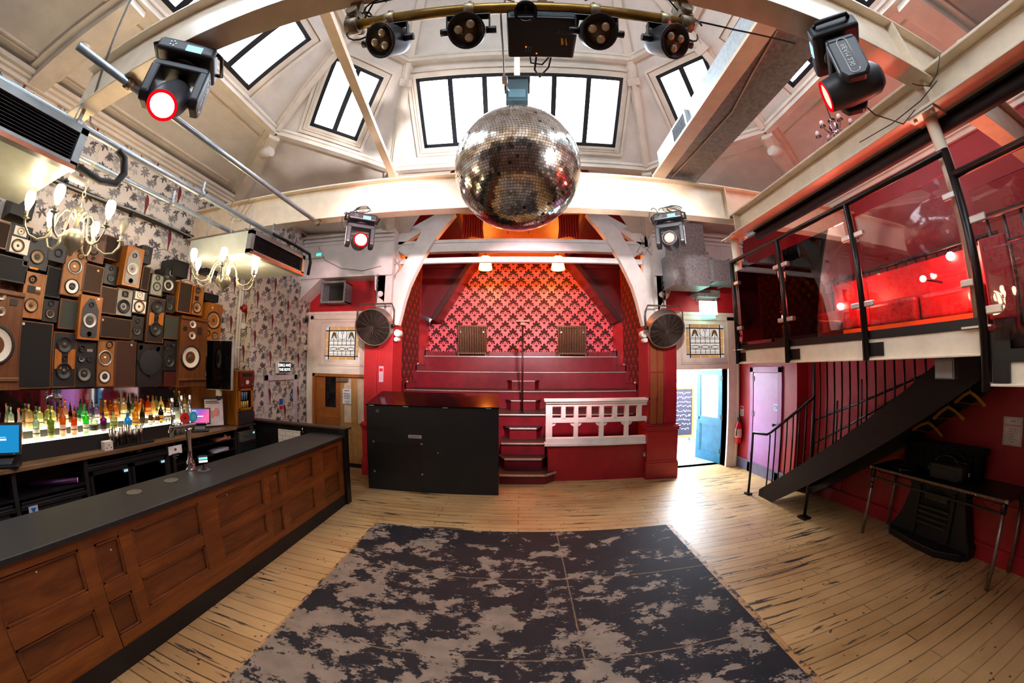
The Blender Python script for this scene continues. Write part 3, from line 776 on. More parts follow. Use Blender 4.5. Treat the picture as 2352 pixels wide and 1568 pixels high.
# ================================================================== DOORS, CORRIDOR, STAIRS, BALCONY, TABLE
doorwood = plain('door_oak', '#a8642c', .4, var=.15, sc=7)
doorpale = plain('door_pale_oak', '#bd9058', .45, var=.15, sc=7)
lead = plain('lead_came', '#3a352f', .5, .4)
def stained(par, x0, x1, z0, z1, Y, st):
    """leaded light: amber border, tulips, grid, three ovals"""
    k = '%.1f' % st
    clear = emit('leaded_clear_'+k, '#f3e6dd', st); amb = emit('leaded_amber_'+k, '#e2a468', st*.85); org = emit('leaded_orange_'+k, '#b84a1e', st*.7)
    olv = emit('leaded_olive_'+k, '#6d6a45', st*.55); yel = emit('leaded_yellow_'+k, '#c9a04e', st*.8); lil = emit('leaded_lilac_'+k, '#c9cfe0', st*.9)
    W, H = x1-x0, z1-z0
    X = lambda u: x0+W*u
    Z = lambda v: z0+H*v
    g = MB(); L = MB(); e = Y-.012
    def q(u0, v0, u1, v1, m, d=0): g.poly([(X(u0), Y-d, Z(v0)), (X(u1), Y-d, Z(v0)), (X(u1), Y-d, Z(v1)), (X(u0), Y-d, Z(v1))], m)
    def ln(u0, v0, u1, v1, w=.0055): L.bar((X(u0), e, Z(v0)), (X(u1), e, Z(v1)), w*1.6, .006, up=(0, 1, 0))
    q(0, 0, 1, 1, 0)
    for a, c in ((.12, .375), (.385, .62), (.63, .875)):
        q(a, .90, c, 1, 1, .001); q(a, 0, c, .09, 1, .001)
    for a, c in ((.12, .33), (.34, .60), (.61, .88)):
        q(0, a, .09, c, 1, .001); q(.91, a, 1, c, 1, .001)
    for u in (0, .91):
        for v in (0, .9): q(u, v, u+.09, v+.1, 5, .001)
    for u in (.105, .895): L.bar((X(u), e-.004, Z(0)), (X(u), e-.004, Z(1)), .022, .012, up=(0, 1, 0))
    for v in (.105, .885): L.bar((X(0), e-.004, Z(v)), (X(1), e-.004, Z(v)), .022, .012, up=(0, 1, 0))
    for v in (.17, .25, .29, .36, .43, .46, .56, .60): ln(.12, v, .88, v)
    for u in (.25, .375, .505, .63, .76):
        ln(u, .12, u, .27); ln(u, .42, u, .60)
    for u in (.375, .63): ln(u, .6, u, .88)
    for c in (.245, .505, .765):
        g.ell((X(c), Y-.003, Z(.325)), (W*.085, 0, 0), (0, 0, H*.05), 16, 0); L.tube([(X(c)+W*.09*math.cos(a), e, Z(.325)+H*.055*math.sin(a)) for a in [i*PI/10 for i in range(21)]], .004, 5)
    for c in (.375, .635):
        for s in (-.03, .03): q(c+s-.022, .3, c+s+.022, .35, 4, .002)
    for c in (.245, .765):
        for s in (-1, 1):
            pts = [(c, .86), (c+s*.05, .82), (c+s*.095, .62), (c+s*.045, .66), (c, .78)]
            g.poly([(X(a), Y-.002, Z(v)) for a, v in pts], 3)
        g.poly([(X(a), Y-.003, Z(v)) for a, v in ((c, .85), (c+.02, .76), (c, .70), (c-.02, .76))], 2); ln(c, .6, c, .72)
    for s in (-1, 1):
        L.tube([(X(.505+s*(.19*math.sin(t_))), e, Z(.62+.25*(1-math.cos(t_)))) for t_ in [i*PI/16 for i in range(9)]], .004, 5)
    g.ell((X(.505), Y-.003, Z(.83)), (W*.035, 0, 0), (0, 0, H*.045), 12, 5); L.tube([(X(.505)+W*.04*math.cos(a), e, Z(.83)+H*.05*math.sin(a)) for a in [i*PI/8 for i in range(17)]], .004, 5)
    ln(.505, .6, .505, .78)
    g.build('leaded_pane', [clear, amb, org, olv, yel, lil], par, w=True, flipcheck=False); L.build('lead_lines', lead, par, w=True)
def doorset(n, x0, x1, xo0, xo1, zo, st, gl):
    """white architrave and transom with leaded light over the opening"""
    b = MB()
    Y = YB
    b.box(xo0, x0, Y-.05, Y+.2, 0, TZ-.05).box(x1, xo1, Y-.05, Y+.2, 0, TZ-.05).box(xo0, xo1, Y-.05, Y+.2, TZ-.13, TZ-.02)
    b.box(xo0-.03, xo1+.03, Y-.07, Y+.1, TZ-.03, TZ+.03)
    b.box(xo0+.02, xo0+.06, Y-.07, Y, 0, TZ-.05).box(xo1-.06, xo1-.02, Y-.07, Y, 0, TZ-.05)
    b.box(x0, x1, Y-.035, Y+.2, zo, zo+.1)
    a0, a1, c0, c1 = gl
    b.box(x0, a0, Y-.02, Y+.04, zo+.1, TZ-.12).box(a1, x1, Y-.02, Y+.04, zo+.1, TZ-.12).box(a0, a1, Y-.02, Y+.04, zo+.1, c0).box(a0, a1, Y-.02, Y+.04, c1, TZ-.12)
    for d, e in ((.10, .012), (.13, .02)):
        b.box(a0-d, a1+d, Y-.02-e, Y-.02, c0-d, c0-d+.02).box(a0-d, a1+d, Y-.02-e, Y-.02, c1+d-.02, c1+d).box(a0-d, a0-d+.02, Y-.02-e, Y-.02, c0-d, c1+d).box(a1+d-.02, a1+d, Y-.02-e, Y-.02, c0-d, c1+d)
    o = struct(b, 'door_%d' % n, cream, bev=.003)
    stained(o, a0, a1, c0, c1, Y+.01, st)
    return o
g = [ony(x, y, YB) for x, y in ((747, 825), (826, 750.5))]
d1 = doorset(1, DL[0], DL[1], DL[0]-.14, DL[1]+.02, DZ, .95, (g[0].x, g[1].x, g[0].z, g[1].z))
g = [ony(x, y, YB) for x, y in ((1576, 822), (1660, 746))]
d2 = doorset(2, DR[0], DR[1], DR[0]-.12, RX2-.02, DZR, .75, (g[0].x, g[1].x, g[0].z, g[1].z))
# left double door leaves (children of door_1)
YL = YB+.05
dk_glass = plain('dark_door_glass', '#0d0f10', .08)
b = MB().box(DL[0], DL[1], YL-.07, YL+.1, DZ-.06, DZ).box(DL[0], DL[0]+.06, YL-.07, YL+.1, 0, DZ); b.build('door_lining', doorwood, d1, w=True)
px = lambda x, y: ony(700+x/3.41, 620+y/3.41, YL)
def leaf(par, name, xa, xb, z1, glaz, panels, mat, gm, Y=YL):
    b = MB(); th = .045
    us = sorted({xa, xb})
    # stiles and rails around the openings
    gz0, gz1 = glaz[0][2], glaz[0][3]
    b.box(xa, xb, Y, Y+th, gz1, z1); b.box(xa, xb, Y, Y+th, 0, gz0)
    xs = [xa]+[v for g in glaz for v in (g[0], g[1])]+[xb]
    for k in range(0, len(xs), 2): b.box(xs[k], xs[k+1], Y, Y+th, gz0, gz1)
    for (a, c, z0, z1_) in panels:
        for u0, u1, v0, v1 in ((a, c, z0, z0+.02), (a, c, z1_-.02, z1_), (a, a+.02, z0, z1_), (c-.02, c, z0, z1_)): b.box(u0, u1, Y-.012, Y, v0, v1)
        b.box(a+.05, c-.05, Y-.008, Y, z0+.05, z1_-.05)
    for (a, c, z0, z1_) in glaz:
        for u0, u1, v0, v1 in ((a-.015, c+.015, z0-.015, z0+.008), (a-.015, c+.015, z1_-.008, z1_+.015), (a-.015, a+.008, z0, z1_), (c-.008, c+.015, z0, z1_)): b.box(u0, u1, Y-.01, Y, v0, v1)
    o = b.build(name, mat, par, w=True, bev=.003)
    for (a, c, z0, z1_) in glaz: MB().box(a, c, Y+.015, Y+.025, z0, z1_).build('glazing', gm, o, w=True)
    return o
za = DZ-.06
xm = px(277, 900).x
l1 = leaf(d1, 'door_leaf', DL[0]+.06, xm-.005, za, [(px(160, 900).x, px(248, 900).x, px(200, 1075).z, px(200, 812).z)], [(px(138, 900).x, px(268, 900).x, .2, px(200, 1145).z)], doorwood, dk_glass)
pale_glass = plain('reeded_door_glass', '#e8d5bb', .35)
l2 = leaf(d1, 'door_leaf', xm+.005, DL[1]-.01, za, [(px(305, 900).x, px(367, 900).x, px(330, 1195).z, px(330, 818).z), (px(410, 900).x, px(478, 900).x, px(330, 1195).z, px(330, 818).z)],
          [(px(300, 900).x, px(372, 900).x, .22, .72), (px(405, 900).x, px(484, 900).x, .22, .72)], doorpale, pale_glass)
MB().box(px(303, 0).x, px(387, 0).x, YL-.07, YL, za-.10, za-.03).build('door_closer', plain('closer_grey', '#8c7a62', .4, .4), l2, w=True, bev=.008)
MB().tube([(DL[1]-.06, YL-.05, .98), (DL[1]-.06, YL-.05, 1.2)], .012, 8).build('pull_handle', chrome, l2, w=True)
t = thing('paper_notice', 'white printed notice taped to the pale wooden door', 'notice', px(333, 985))
a, c = px(300, 1045), px(367, 930)
MB().box(a.x, c.x, YL-.02, YL-.0165, a.z, c.z).build('sheet', plain('paper_white', '#f1f2f4', .6), t, w=True)
b = MB()
for k, (w_, h_) in enumerate(((.11, .016), (.0, 0), (.17, .012), (.15, .012), (.16, .012), (.12, .012), (0, 0), (.13, .007), (.1, .007))):
    z = c.z-.04-.032*k
    if w_: b.box((a.x+c.x)/2-w_/2, (a.x+c.x)/2+w_/2, YL-.0212, YL-.02, z-h_/2, z+h_/2)
b.build('print', plain('ink_grey', '#5a5a62', .6), t, w=True)
# floor strip and dark kick plate at the left door
MB().box(DL[0]+.06, DL[1], YL-.03, YL+.02, 0, .08).build('kick_plate', black, d1, w=True)

# --- corridor beyond the right doorway
cwall = plain('corridor_wall', '#efe9e2', .6, var=.04)
cx0, cx1, cy1 = 3.2, 5.6, 8.75
b = MB(); wallpaper(b, (0, cy1, 0), (1, 0, 0), cx0, cx1, 0, 3.0, (0, -1, 0), ou=4.15, oz=.2)
struct(b, 'wall_corridor_back', [cwall, wp_g3, wp_g1, wp_g3, plain('faded_parrot', '#8f5f66', .6)], flipcheck=False)
struct(MB().box(cx0-.07, cx0, YB+.23, cy1, 0, 3.0).box(cx1, cx1+.1, YB+.23, cy1, 0, 3.0).box(cx0, cx1, YB+.23, cy1, 3.0, 3.1), 'wall_corridor_sides', cwall)
struct(MB().box(cx0, cx1, YB+.2, cy1, -.1, .0), 'floor_corridor', plain('corridor_boards', '#7fa6b4', .35, var=.25, sc=7))
t = thing('chalkboard', 'framed chalkboard covered in white chalk writing, seen through the open doorway', 'chalkboard', (4.1, 8.7, .4))
ya = 8.7; q0, q1 = ony(1545, 1000, ya), ony(1589, 893, ya)
MB().box(q0.x-.4, q1.x, ya-.02, ya+.04, q0.z, q1.z).build('slate', plain('slate_navy', '#1b1a2c', .6), t, w=True)
b = MB()
for u0, u1, v0, v1 in ((q0.x-.45, q1.x+.05, q1.z, q1.z+.06), (q0.x-.45, q1.x+.05, q0.z-.06, q0.z), (q1.x, q1.x+.06, q0.z, q1.z)): b.box(u0, u1, ya-.04, ya+.03, v0, v1)
b.build('board_frame', doorwood, t, w=True)
b = MB(); r = random.Random(3)
for k in range(9):
    z = q1.z-.1-k*.125
    x = q0.x-.3
    while x < q1.x-.06:
        x2 = x+r.uniform(.03, .09); b.tube([(x, ya-.023, z+r.uniform(-.02, .02)), ((x+x2)/2, ya-.023, z+r.uniform(-.045, .045)), (x2, ya-.023, z+r.uniform(-.03, .03))], .007, 4); x = x2+r.uniform(.01, .035)
b.build('chalk_writing', plain('chalk', '#e6e6ee', .9), t, w=True)
b = MB()
for dx in (0, .14): b.tube([(4.55+dx, 8.3, .12), (4.95+dx, 8.3, .42)], .016, 6)
b.tube([(4.95, 8.3, 0), (4.95, 8.3, .42)], .014, 6)
o = b.build('corridor_handrail', plain('rail_bluegrey', '#6f8ea4', .4), None); tag(o, 'low blue-grey handrail beyond the open doorway', 'handrail')
# blue door leaf swung back into the corridor (child of door_2)
hb = Vector((DR[1]-.01, YB+.16, 0)); fe = Vector((4.47, 7.12, 0)); dd = (fe-hb).normalized(); nn = Vector((-dd.y, dd.x, 0))
blue = plain('door_teal_blue', '#1f5f7e', .4, var=.15, sc=6)
fe = hb+Vector((-.28, .78, 0)).normalized()*.72; dd = (fe-hb).normalized(); nn = Vector((dd.y, -dd.x, 0))
if nn.y > 0: nn = -nn
def dl(u0, u1, z0, z1, e0, e1, b):
    b.prism([hb+dd*u0+nn*e0+Vector((0, 0, z0)), hb+dd*u1+nn*e0+Vector((0, 0, z0)), hb+dd*u1+nn*e0+Vector((0, 0, z1)), hb+dd*u0+nn*e0+Vector((0, 0, z1))], nn*(e1-e0))
b = MB()
for u0, u1, z0, z1 in ((0, .11, .02, 2.08), (.61, .72, .02, 2.08), (.11, .61, 1.97, 2.08), (.11, .61, .85, 1.02), (.11, .61, .02, .22)): dl(u0, u1, z0, z1, -.02, .025, b)
dl(.11, .61, .22, .85, -.01, .008, b)
for u0, u1, z0, z1 in ((.11, .14, .22, .85), (.58, .61, .22, .85), (.11, .61, .22, .25), (.11, .61, .82, .85)): dl(u0, u1, z0, z1, 0, .018, b)
lf = b.build('door_leaf', blue, d2, w=True, bev=.003)
b = MB(); dl(.11, .61, 1.02, 1.97, -.004, .004, b); b.build('glazing', glass('door_clear_glass', '#e6f2f8', .03), lf, w=True)
b = MB(); dl(.4, .58, 1.35, 1.62, .006, .008, b); b.build('paper_sheet', plain('paper_white', '#f1f2f4', .6), lf, w=True)
b = MB(); dl(.64, .67, .95, 1.0, .025, .07, b); b.build('door_knob', chrome, lf, w=True)
b = MB()
for z in (.25, 1.0, 1.85): dl(-.02, .03, z, z+.1, .02, .035, b)
b.build('hinge', black, lf, w=True)
# exit sign
t = thing('exit_sign', 'bright green-white illuminated exit sign over the open doorway', 'sign', (3.88, 6.1, 3.2))
a, c = ony(1608, 722, 6.12), ony(1645, 692, 6.12)
MB().box(a.x, c.x, 6.1, 6.14, a.z, c.z).build('sign_panel', emit('exit_green_white', '#a8ffe6', 4.5), t, w=True)
MB().box(a.x+.03, c.x-.06, 6.09, 6.15, a.z-.07, a.z).build('sign_glow_strip', emit('exit_green_pale', '#7dffd8', 3.0), t, w=True)
a, c = ony(1600, 690, 6.05), ony(1650, 668, 6.05)
MB().box(a.x, c.x, 6.0, 6.3, c.z-.14, c.z).build('mounting_box', galv, t, w=True)
for x in (a.x+.03, c.x-.03): MB().box(x-.015, x+.015, 6.1, 6.14, a.z-.02, a.z+.1).build('bracket', galv, t, w=True)
# fire extinguisher + sign
t = thing('fire_extinguisher', 'red fire extinguisher hanging beside the open doorway', 'fire extinguisher', (4.66, 6.27, .55))
q = onx(1690, 1013, 4.66); x, y, z = 4.63, 6.24, q.z
MB().lathe([(.0, z), (.07, z), (.075, z+.02), (.075, z+.36), (.06, z+.41), (.03, z+.44), (.025, z+.47)], (x, y, 0), n=18).build('cylinder', plain('extinguisher_red', '#c8101c', .25), t, w=True)
MB().cyl((x, y, z+.47), (x, y, z+.51), .028, n=10).bar((x-.02, y-.07, z+.53), (x, y+.05, z+.51), .02, .02).build('valve_head', black, t, w=True)
MB().tube([(x, y-.03, z+.49), (x-.06, y-.08, z+.46), (x-.085, y-.05, z+.3), (x-.08, y-.03, z+.15)], .012, 6).build('hose', mblack, t, w=True)
MB().cyl((x-.0, y, z+.12), (x, y, z+.30), .0765, n=18, caps=False).build('label_band', plain('extinguisher_label', '#d9a9a0', .5), t, w=True)
MB().box(x-.02, RX2-.001, y-.02, y+.06, z+.3, z+.34).build('wall_bracket', black, t, w=True)
t = thing('fire_safety_sign', 'small white and red fire instruction sign above the extinguisher', 'sign', (4.715, 6.24, 1.1))
MB().box(4.712, 4.72, 6.19, 6.31, 1.1, 1.31).build('sign_plate', plain('sign_white', '#e8e2e2', .4), t, w=True)
MB().box(4.71, 4.713, 6.2, 6.3, 1.24, 1.3).build('sign_band', plain('sign_red', '#c81e28', .4), t, w=True)
b = MB()
for k in range(5): b.box(4.71, 4.713, 6.2, 6.29, 1.12+.022*k, 1.128+.022*k)
b.build('sign_text', plain('ink_grey', '#5a5a62', .6), t, w=True)
# purple door on the right return wall
pur = plain('mauve_door_paint', '#a0609a', .3, var=.08, sc=3)
b = MB(); y0, y1 = 5.86, 5.13; X = RX2
b.box(X-.03, X, y1-.1, y1, 0, 2.13).box(X-.03, X, y0, y0+.1, 0, 2.13).box(X-.03, X, y1-.1, y0+.1, 2.03, 2.14)
d3 = struct(b, 'door_3', plain('mauve_frame', '#93487e', .35, var=.08, sc=3), bev=.003)
MB().box(X-.02, X-.001, y1+.01, y0-.01, .02, 2.02).build('door_leaf', pur, d3, w=True, bev=.003)
o = MB().lathe([(.012, 0), (.012, .04), (.03, .05), (.032, .065), (.015, .08)], (X-.02, 5.19, 1.07), (-1, 0, 0), n=14).build('door_knob', black, d3, w=True)
MB().cyl((X-.0205, 5.19, 1.0), (X-.03, 5.19, 1.0), .012, n=8).build('keyhole', black, d3, w=True)
for z in (.3, 1.15, 1.85): MB().box(X-.034, X-.02, y0-.03, y0+.02, z, z+.1).build('hinge', plain('hinge_dark', '#4a2a3a', .5), d3, w=True)
t = thing('fire_door_sign', 'white square sign with a blue disc on the mauve door', 'sign', (X-.021, 5.19, 1.4))
MB().box(X-.025, X-.0205, 5.14, 5.24, 1.33, 1.45).build('sign_plate', plain('sign_white', '#e8e2e2', .4), t, w=True)
MB().cyl((X-.025, 5.19, 1.39), (X-.027, 5.19, 1.39), .043, n=20).build('blue_disc', plain('sign_blue', '#1c62b4', .4), t, w=True)
b = MB()
for k in (-1, 0, 1): b.box(X-.0285, X-.027, 5.165, 5.215, 1.385+k*.018, 1.392+k*.018)
b.build('sign_text', plain('sign_white', '#e8e2e2', .4), t, w=True)

# ---------------------------------------------------------------- staircase
st_m = plain('stair_dark_steel', '#1d1716', .45, .3, var=.2, sc=9)
rail_m = plain('rail_dark_bronze', '#2e2422', .32, .65, var=.15, sc=9)
t = thing('staircase', 'dark steel staircase with vertical bar balusters rising under the balcony', 'staircase', (4.45, 4.5, 0))
zs = lambda y: .11+(4.68-y)*.745     # top line of the stringer
XS = 4.0
for X, nm in ((XS, 'stringer'), (4.92, 'stringer')):
    MB().prism([(X-.015, 4.68, .0), (X-.015, 4.68, .11), (X-.015, 1.82, zs(1.82)), (X-.015, 1.52, zs(1.82)), (X-.015, 1.52, 2.0), (X-.015, 4.36, 0)], (.03, 0, 0)).build(nm, st_m, t, w=True)
for k in range(11):
    z = .2*(k+1)-.02; y = 4.6-.265*k
    if z > 2.25: break
    MB().box(XS+.015, 4.905, y-.28, y, z-.02, z).build('tread', st_m, t, w=True)
    MB().box(XS+.015, 4.905, y-.285, y-.275, z-.02, z+.17).build('riser', plain('stair_riser', '#120d0d', .6), t, w=True)
# outer guard
nx, ny = 3.86, 4.8
MB().cyl((nx, ny, .03), (nx, ny, 1.05), .021, n=12).build('newel_post', rail_m, t, w=True)
MB().box(nx-.05, nx+.05, ny-.05, ny+.05, 0, .03).build('foot_plate', rail_m, t, w=True)
hr = lambda y: zs(y)+.845
MB().tube([(nx, ny, 1.06), (3.98, 4.58, 1.06), (XS, 4.52, 1.1), (XS, 3.62, hr(3.62))], .022, 10).build('handrail', rail_m, t, w=True)
for k in range(7):
    y = 4.53-.125*k; MB().cyl((XS, y, zs(y)-.02), (XS, y, max(1.06, hr(y))), .012, n=8).build('baluster', rail_m, t, w=True)
MB().cyl((4.02, 3.66, .03), (4.02, 3.66, 2.19), .024, n=12).build('support_post', rail_m, t, w=True)
MB().box(3.95, 4.09, 3.59, 3.73, 0, .03).build('foot_plate', rail_m, t, w=True)
for k in range(14):
    y = 3.53-.122*k; MB().cyl((XS, y, zs(y)-.02), (XS, y, 2.2), .012, n=8).build('baluster', rail_m, t, w=True)
# wall-side handrails
for dz in (.55, .95):
    MB().tube([(4.88, 4.45, zs(4.45)+dz), (4.88, 2.1, min(zs(2.1)+dz, 2.19))], .018, 8).build('wall_rail', rail_m, t, w=True)
for k in range(5):
    y = 4.4-.45*k; z = zs(y); 
    if z+.95 < 2.2: MB().cyl((4.88, y, z-.02), (4.88, y, z+.95), .014, n=8).build('wall_rail_post', rail_m, t, w=True)

# ---------------------------------------------------------------- balcony
deck_m = plain('balcony_deck', '#2b1a18', .6, var=.2)
b = MB().box(2.72, 3.93, YN, 3.5, 2.24, 2.34).box(3.93, RX, YN, 1.35, 2.24, 2.34)
struct(b, 'floor_balcony', deck_m)
bb = MB().box(2.63, 2.72, .98, 3.54, 2.2, 2.36).box(2.60, 2.72, .98, 3.54, 2.2, 2.215).box(2.72, 4.1, 3.5, 3.56, 2.2, 2.36)
struct(bb, 'beam_balcony_edge', beam_m, 'cream steel edge beam of the balcony floor', bev=.003)
bb = MB().box(2.63, 2.72, YN, .93, 2.03, 2.165).box(2.60, 2.72, YN, .98, 2.03, 2.045)
struct(bb, 'beam_balcony_lower_edge', beam_m, 'lower cream edge beam at the near end of the balcony', bev=.003)
struct(MB().box(2.72, RX, YN, .95, 2.06, 2.14), 'floor_balcony_near', deck_m)
t = thing('glass_balustrade', 'dark metal balustrade with clear glass panels along the balcony edge', 'balustrade', (2.62, 2.2, 2.2))
XB = 2.6; gls = glass('balustrade_glass', '#f6e9ea', .015, 1.5)
posts = [(3.53, 2.2, 3.44), (2.7, 2.2, 3.43), (1.82, 2.2, 3.43), (.955, 2.0, 3.45)]
clampm = plain('clamp_steel', '#d8c6bb', .3, .5)
for k, (y, z0, z1) in enumerate(posts):
    MB().cyl((XB, y, z0), (XB, y, z1), .026, n=14).build('post', rail_m, t, w=True)
    MB().box(XB+.02, XB+.035, y-.14 if k else y-.12, y, 2.23, 2.33).build('post_bracket', black, t, w=True)
MB().tube([(XB, 3.53, 3.435), (XB, .955, 3.435)], .024, 12).build('top_rail', rail_m, t, w=True)
for k in range(3):
    ya, yb = posts[k][0]-.06, posts[k+1][0]+.06
    MB().box(XB-.005, XB+.005, yb, ya, 2.45, 3.3).build('glass_panel', gls, t, w=True)
    for y, s in ((ya, 1), (yb, -1)):
        for z in (2.62, 3.16):
            MB().box(XB-.014, XB+.014, y-.045 if s > 0 else y-.04, y+.04 if s > 0 else y+.045, z-.022, z+.022).build('glass_clamp', clampm, t, w=True, bev=.008)
MB().box(XB+.02, XB+.06, .98, 3.53, 2.36, 2.42).build('kick_rail', black, t, w=True)
# near section of the balustrade
MB().tube([(XB, .955, 3.27), (XB, YN+.1, 3.27)], .028, 12).build('top_rail', rail_m, t, w=True)
MB().box(XB-.005, XB+.005, -.6, .89, 2.28, 3.14).build('glass_panel', gls, t, w=True)
for z in (2.45, 2.97): MB().box(XB-.014, XB+.014, .83, .93, z-.024, z+.024).build('glass_clamp', clampm, t, w=True, bev=.008)
MB().box(XB+.02, XB+.06, -1.5, .93, 2.16, 2.23).build('kick_rail', black, t, w=True)
MB().box(XB+.01, XB+.1, .82, .92, 2.05, 2.17).build('post_bracket', black, t, w=True)
# return balustrade at the far end
t = thing('return_balustrade', 'dark metal return rail with glass at the far end of the balcony', 'balustrade', (3.4, 3.5, 2.34))
MB().tube([(2.68, 3.53, 3.40), (4.15, 3.53, 3.40)], .022, 10).build('top_rail', rail_m, t, w=True)
MB().box(2.7, 4.15, 3.5, 3.56, 3.3, 3.37).build('under_rail', plain('rail_cream', '#c9b7a6', .5), t, w=True)
for x in (3.62, 4.15): MB().cyl((x, 3.53, 2.34), (x, 3.53, 3.4), .022, n=10).build('post', rail_m, t, w=True)
MB().box(2.75, 3.56, 3.525, 3.535, 2.45, 3.25).build('glass_panel', gls, t, w=True)
for z in (2.6, 3.05): MB().box(3.55, 3.66, 3.515, 3.545, z-.03, z+.03).build('glass_clamp', clampm, t, w=True)
# stair guard with bars behind the bench
t = thing('stair_guard', 'black barred guard rail behind the red balcony bench', 'guard rail', (3.95, 2.3, 2.34))
MB().tube([(3.95, 3.35, 3.2), (3.95, 1.2, 3.2)], .022, 8).tube([(3.95, 3.35, 3.05), (3.95, 1.2, 3.05)], .012, 6).build('top_rail', black, t, w=True)
for k in range(19): MB().cyl((3.95, 3.32-.117*k, 2.34), (3.95, 3.32-.117*k, 3.2), .011, n=6).build('bar', black, t, w=True)
t = thing('stair_guard', 'black barred guard rail at the near end of the balcony', 'guard rail', (3.5, .75, 2.14))
MB().tube([(3.5, 1.15, 3.22), (3.5, -.5, 3.22)], .026, 8).tube([(3.5, 1.15, 3.0), (3.5, -.5, 3.0)], .018, 8).build('top_rail', black, t, w=True)
for k in range(13): MB().cyl((3.5, 1.12-.13*k, 2.14), (3.5, 1.12-.13*k, 3.22), .014, n=6).build('bar', black, t, w=True)
# red leather bench
leather = plain('red_leather', '#8d0f17', .28, var=.25, sc=6, bump=.25)
t = thing('bench', 'long red leather bench with an orange timber seat rail on the balcony', 'bench', (3.72, 2.4, 2.34))
X = 3.62
MB().box(X, X+.05, 1.3, 3.45, 2.49, 2.545).build('seat_rail', plain('orange_timber', '#c25a1c', .4), t, w=True)
MB().box(X, X+.28, 1.3, 3.45, 2.44, 2.49).build('seat', plain('bench_seat_dark', '#3a0c10', .5), t, w=True)
for y in (1.5, 2.4, 3.3): MB().box(X+.01, X+.06, y-.04, y+.04, 2.34, 2.5).build('leg', plain('orange_timber', '#c25a1c', .4), t, w=True)
for k, (ya, yb) in enumerate(((1.32, 1.95), (1.97, 2.62), (2.64, 3.42))):
    MB().box(X+.1, X+.24, ya, yb, 2.545, 2.80).build('back_cushion', leather, t, w=True, bev=.05, seg=4)
MB().box(X+.25, X+.3, 1.3, 3.1, 2.5, 3.12).build('back_panel', plain('red_back_panel', '#a81420', .4, var=.1), t, w=True)
t = thing('box_seat', 'black padded stool standing behind the balcony glass', 'stool', (3.2, 3.0, 2.34))
MB().box(2.98, 3.38, 2.62, 3.3, 2.38, 2.62).build('seat', plain('black_leather', '#1a0a0c', .35), t, w=True, bev=.02)
for x in (3.02, 3.34):
    for y in (2.68, 3.24): MB().cyl((x, y, 2.34), (x, y, 2.39), .02, n=8).build('foot', black, t, w=True)
# red lamp on the balcony, plus two bulbs added for bright lit patches
redglow = emit('red_lamp_glow', '#ff5a4a', 60)
for i, (px_, py_, X_, rr, lab) in enumerate(((2120, 640, 3.5, .03, 'small glowing red lamp in front of the bench back'), (2183, 588, 3.84, .04, 'added glowing bulb for the bright patch on the bench back near the post'), (1930, 703, 3.84, .04, 'added glowing bulb for the red-lit spot behind the second glass panel'))):
    q = onx(px_, py_, X_)
    t = thing('lamp_and_added_glow', lab, 'lamp', q)
    MB().sph(q, rr, 12).build('bulb', redglow if i == 0 else emit('warm_red_glow', '#ffc9b0', 40), t, w=True)
    MB().cyl((q.x+.02, q.y, q.z), (q.x+(.06 if i else .39), q.y, q.z), .012, n=8).build('holder', black, t, w=True)
t = thing('upholstered_panel', 'upright red panel standing near the balcony corner', 'panel', (3.38, 1.08, 2.14))
MB().box(3.36, 3.42, .98, 1.18, 2.45, 3.04).build('panel', plain('red_back_panel', '#a81420', .4, var=.1), t, w=True, bev=.01)
MB().box(3.37, 3.41, 1.0, 1.16, 2.14, 2.45).build('panel_leg', black, t, w=True)
t = thing('junction_box', 'grey metal box fixed under the balcony beam', 'box', (2.8, 1.3, 2.06))
MB().box(2.76, 2.84, 1.22, 1.36, 2.06, 2.2).build('casing', grey, t, w=True, bev=.004); MB().box(2.752, 2.76, 1.23, 1.35, 2.07, 2.19).build('cover', plain('cover_grey', '#a2a2a6', .4), t, w=True)
# glass chandelier hung in the far corner over the balcony
gch = glass('crystal', '#e9e4ea', .05, 1.6)
q = onx(1918, 300, 3.55); 
t = thing('chandelier', 'small unlit glass chandelier hanging above the balcony beam', 'chandelier', q)
MB().tube([q+Vector((0, 0, .12)), q+Vector((.01, 0, .8)), q+Vector((0, 0, 1.1))], .008, 6).build('chain', plain('chain_dark', '#4a4648', .5), t, w=True)
MB().lathe([(.01, .16), (.05, .14), (.03, .1), (.06, .05), (.04, 0), (.015, -.06), (.03, -.09), (.0, -.13)], q, n=14).build('stem', gch, t, w=True)
for k in range(6):
    a = k*PI/3; d = Vector((math.cos(a), math.sin(a), 0))
    MB().tube([q+d*.03, q+d*.1+Vector((0, 0, -.06)), q+d*.17+Vector((0, 0, -.04)), q+d*.2+Vector((0, 0, .0))], .009, 6).lathe([(.035, 0), (.03, .012), (.012, .02)], q+d*.2, n=10).build('arm', gch, t, w=True)
    MB().sph(q+d*.2+Vector((0, 0, .05)), .026, 10, sz=1.3).build('bulb', plain('bulb_grey', '#d8c8c4', .2), t, w=True)

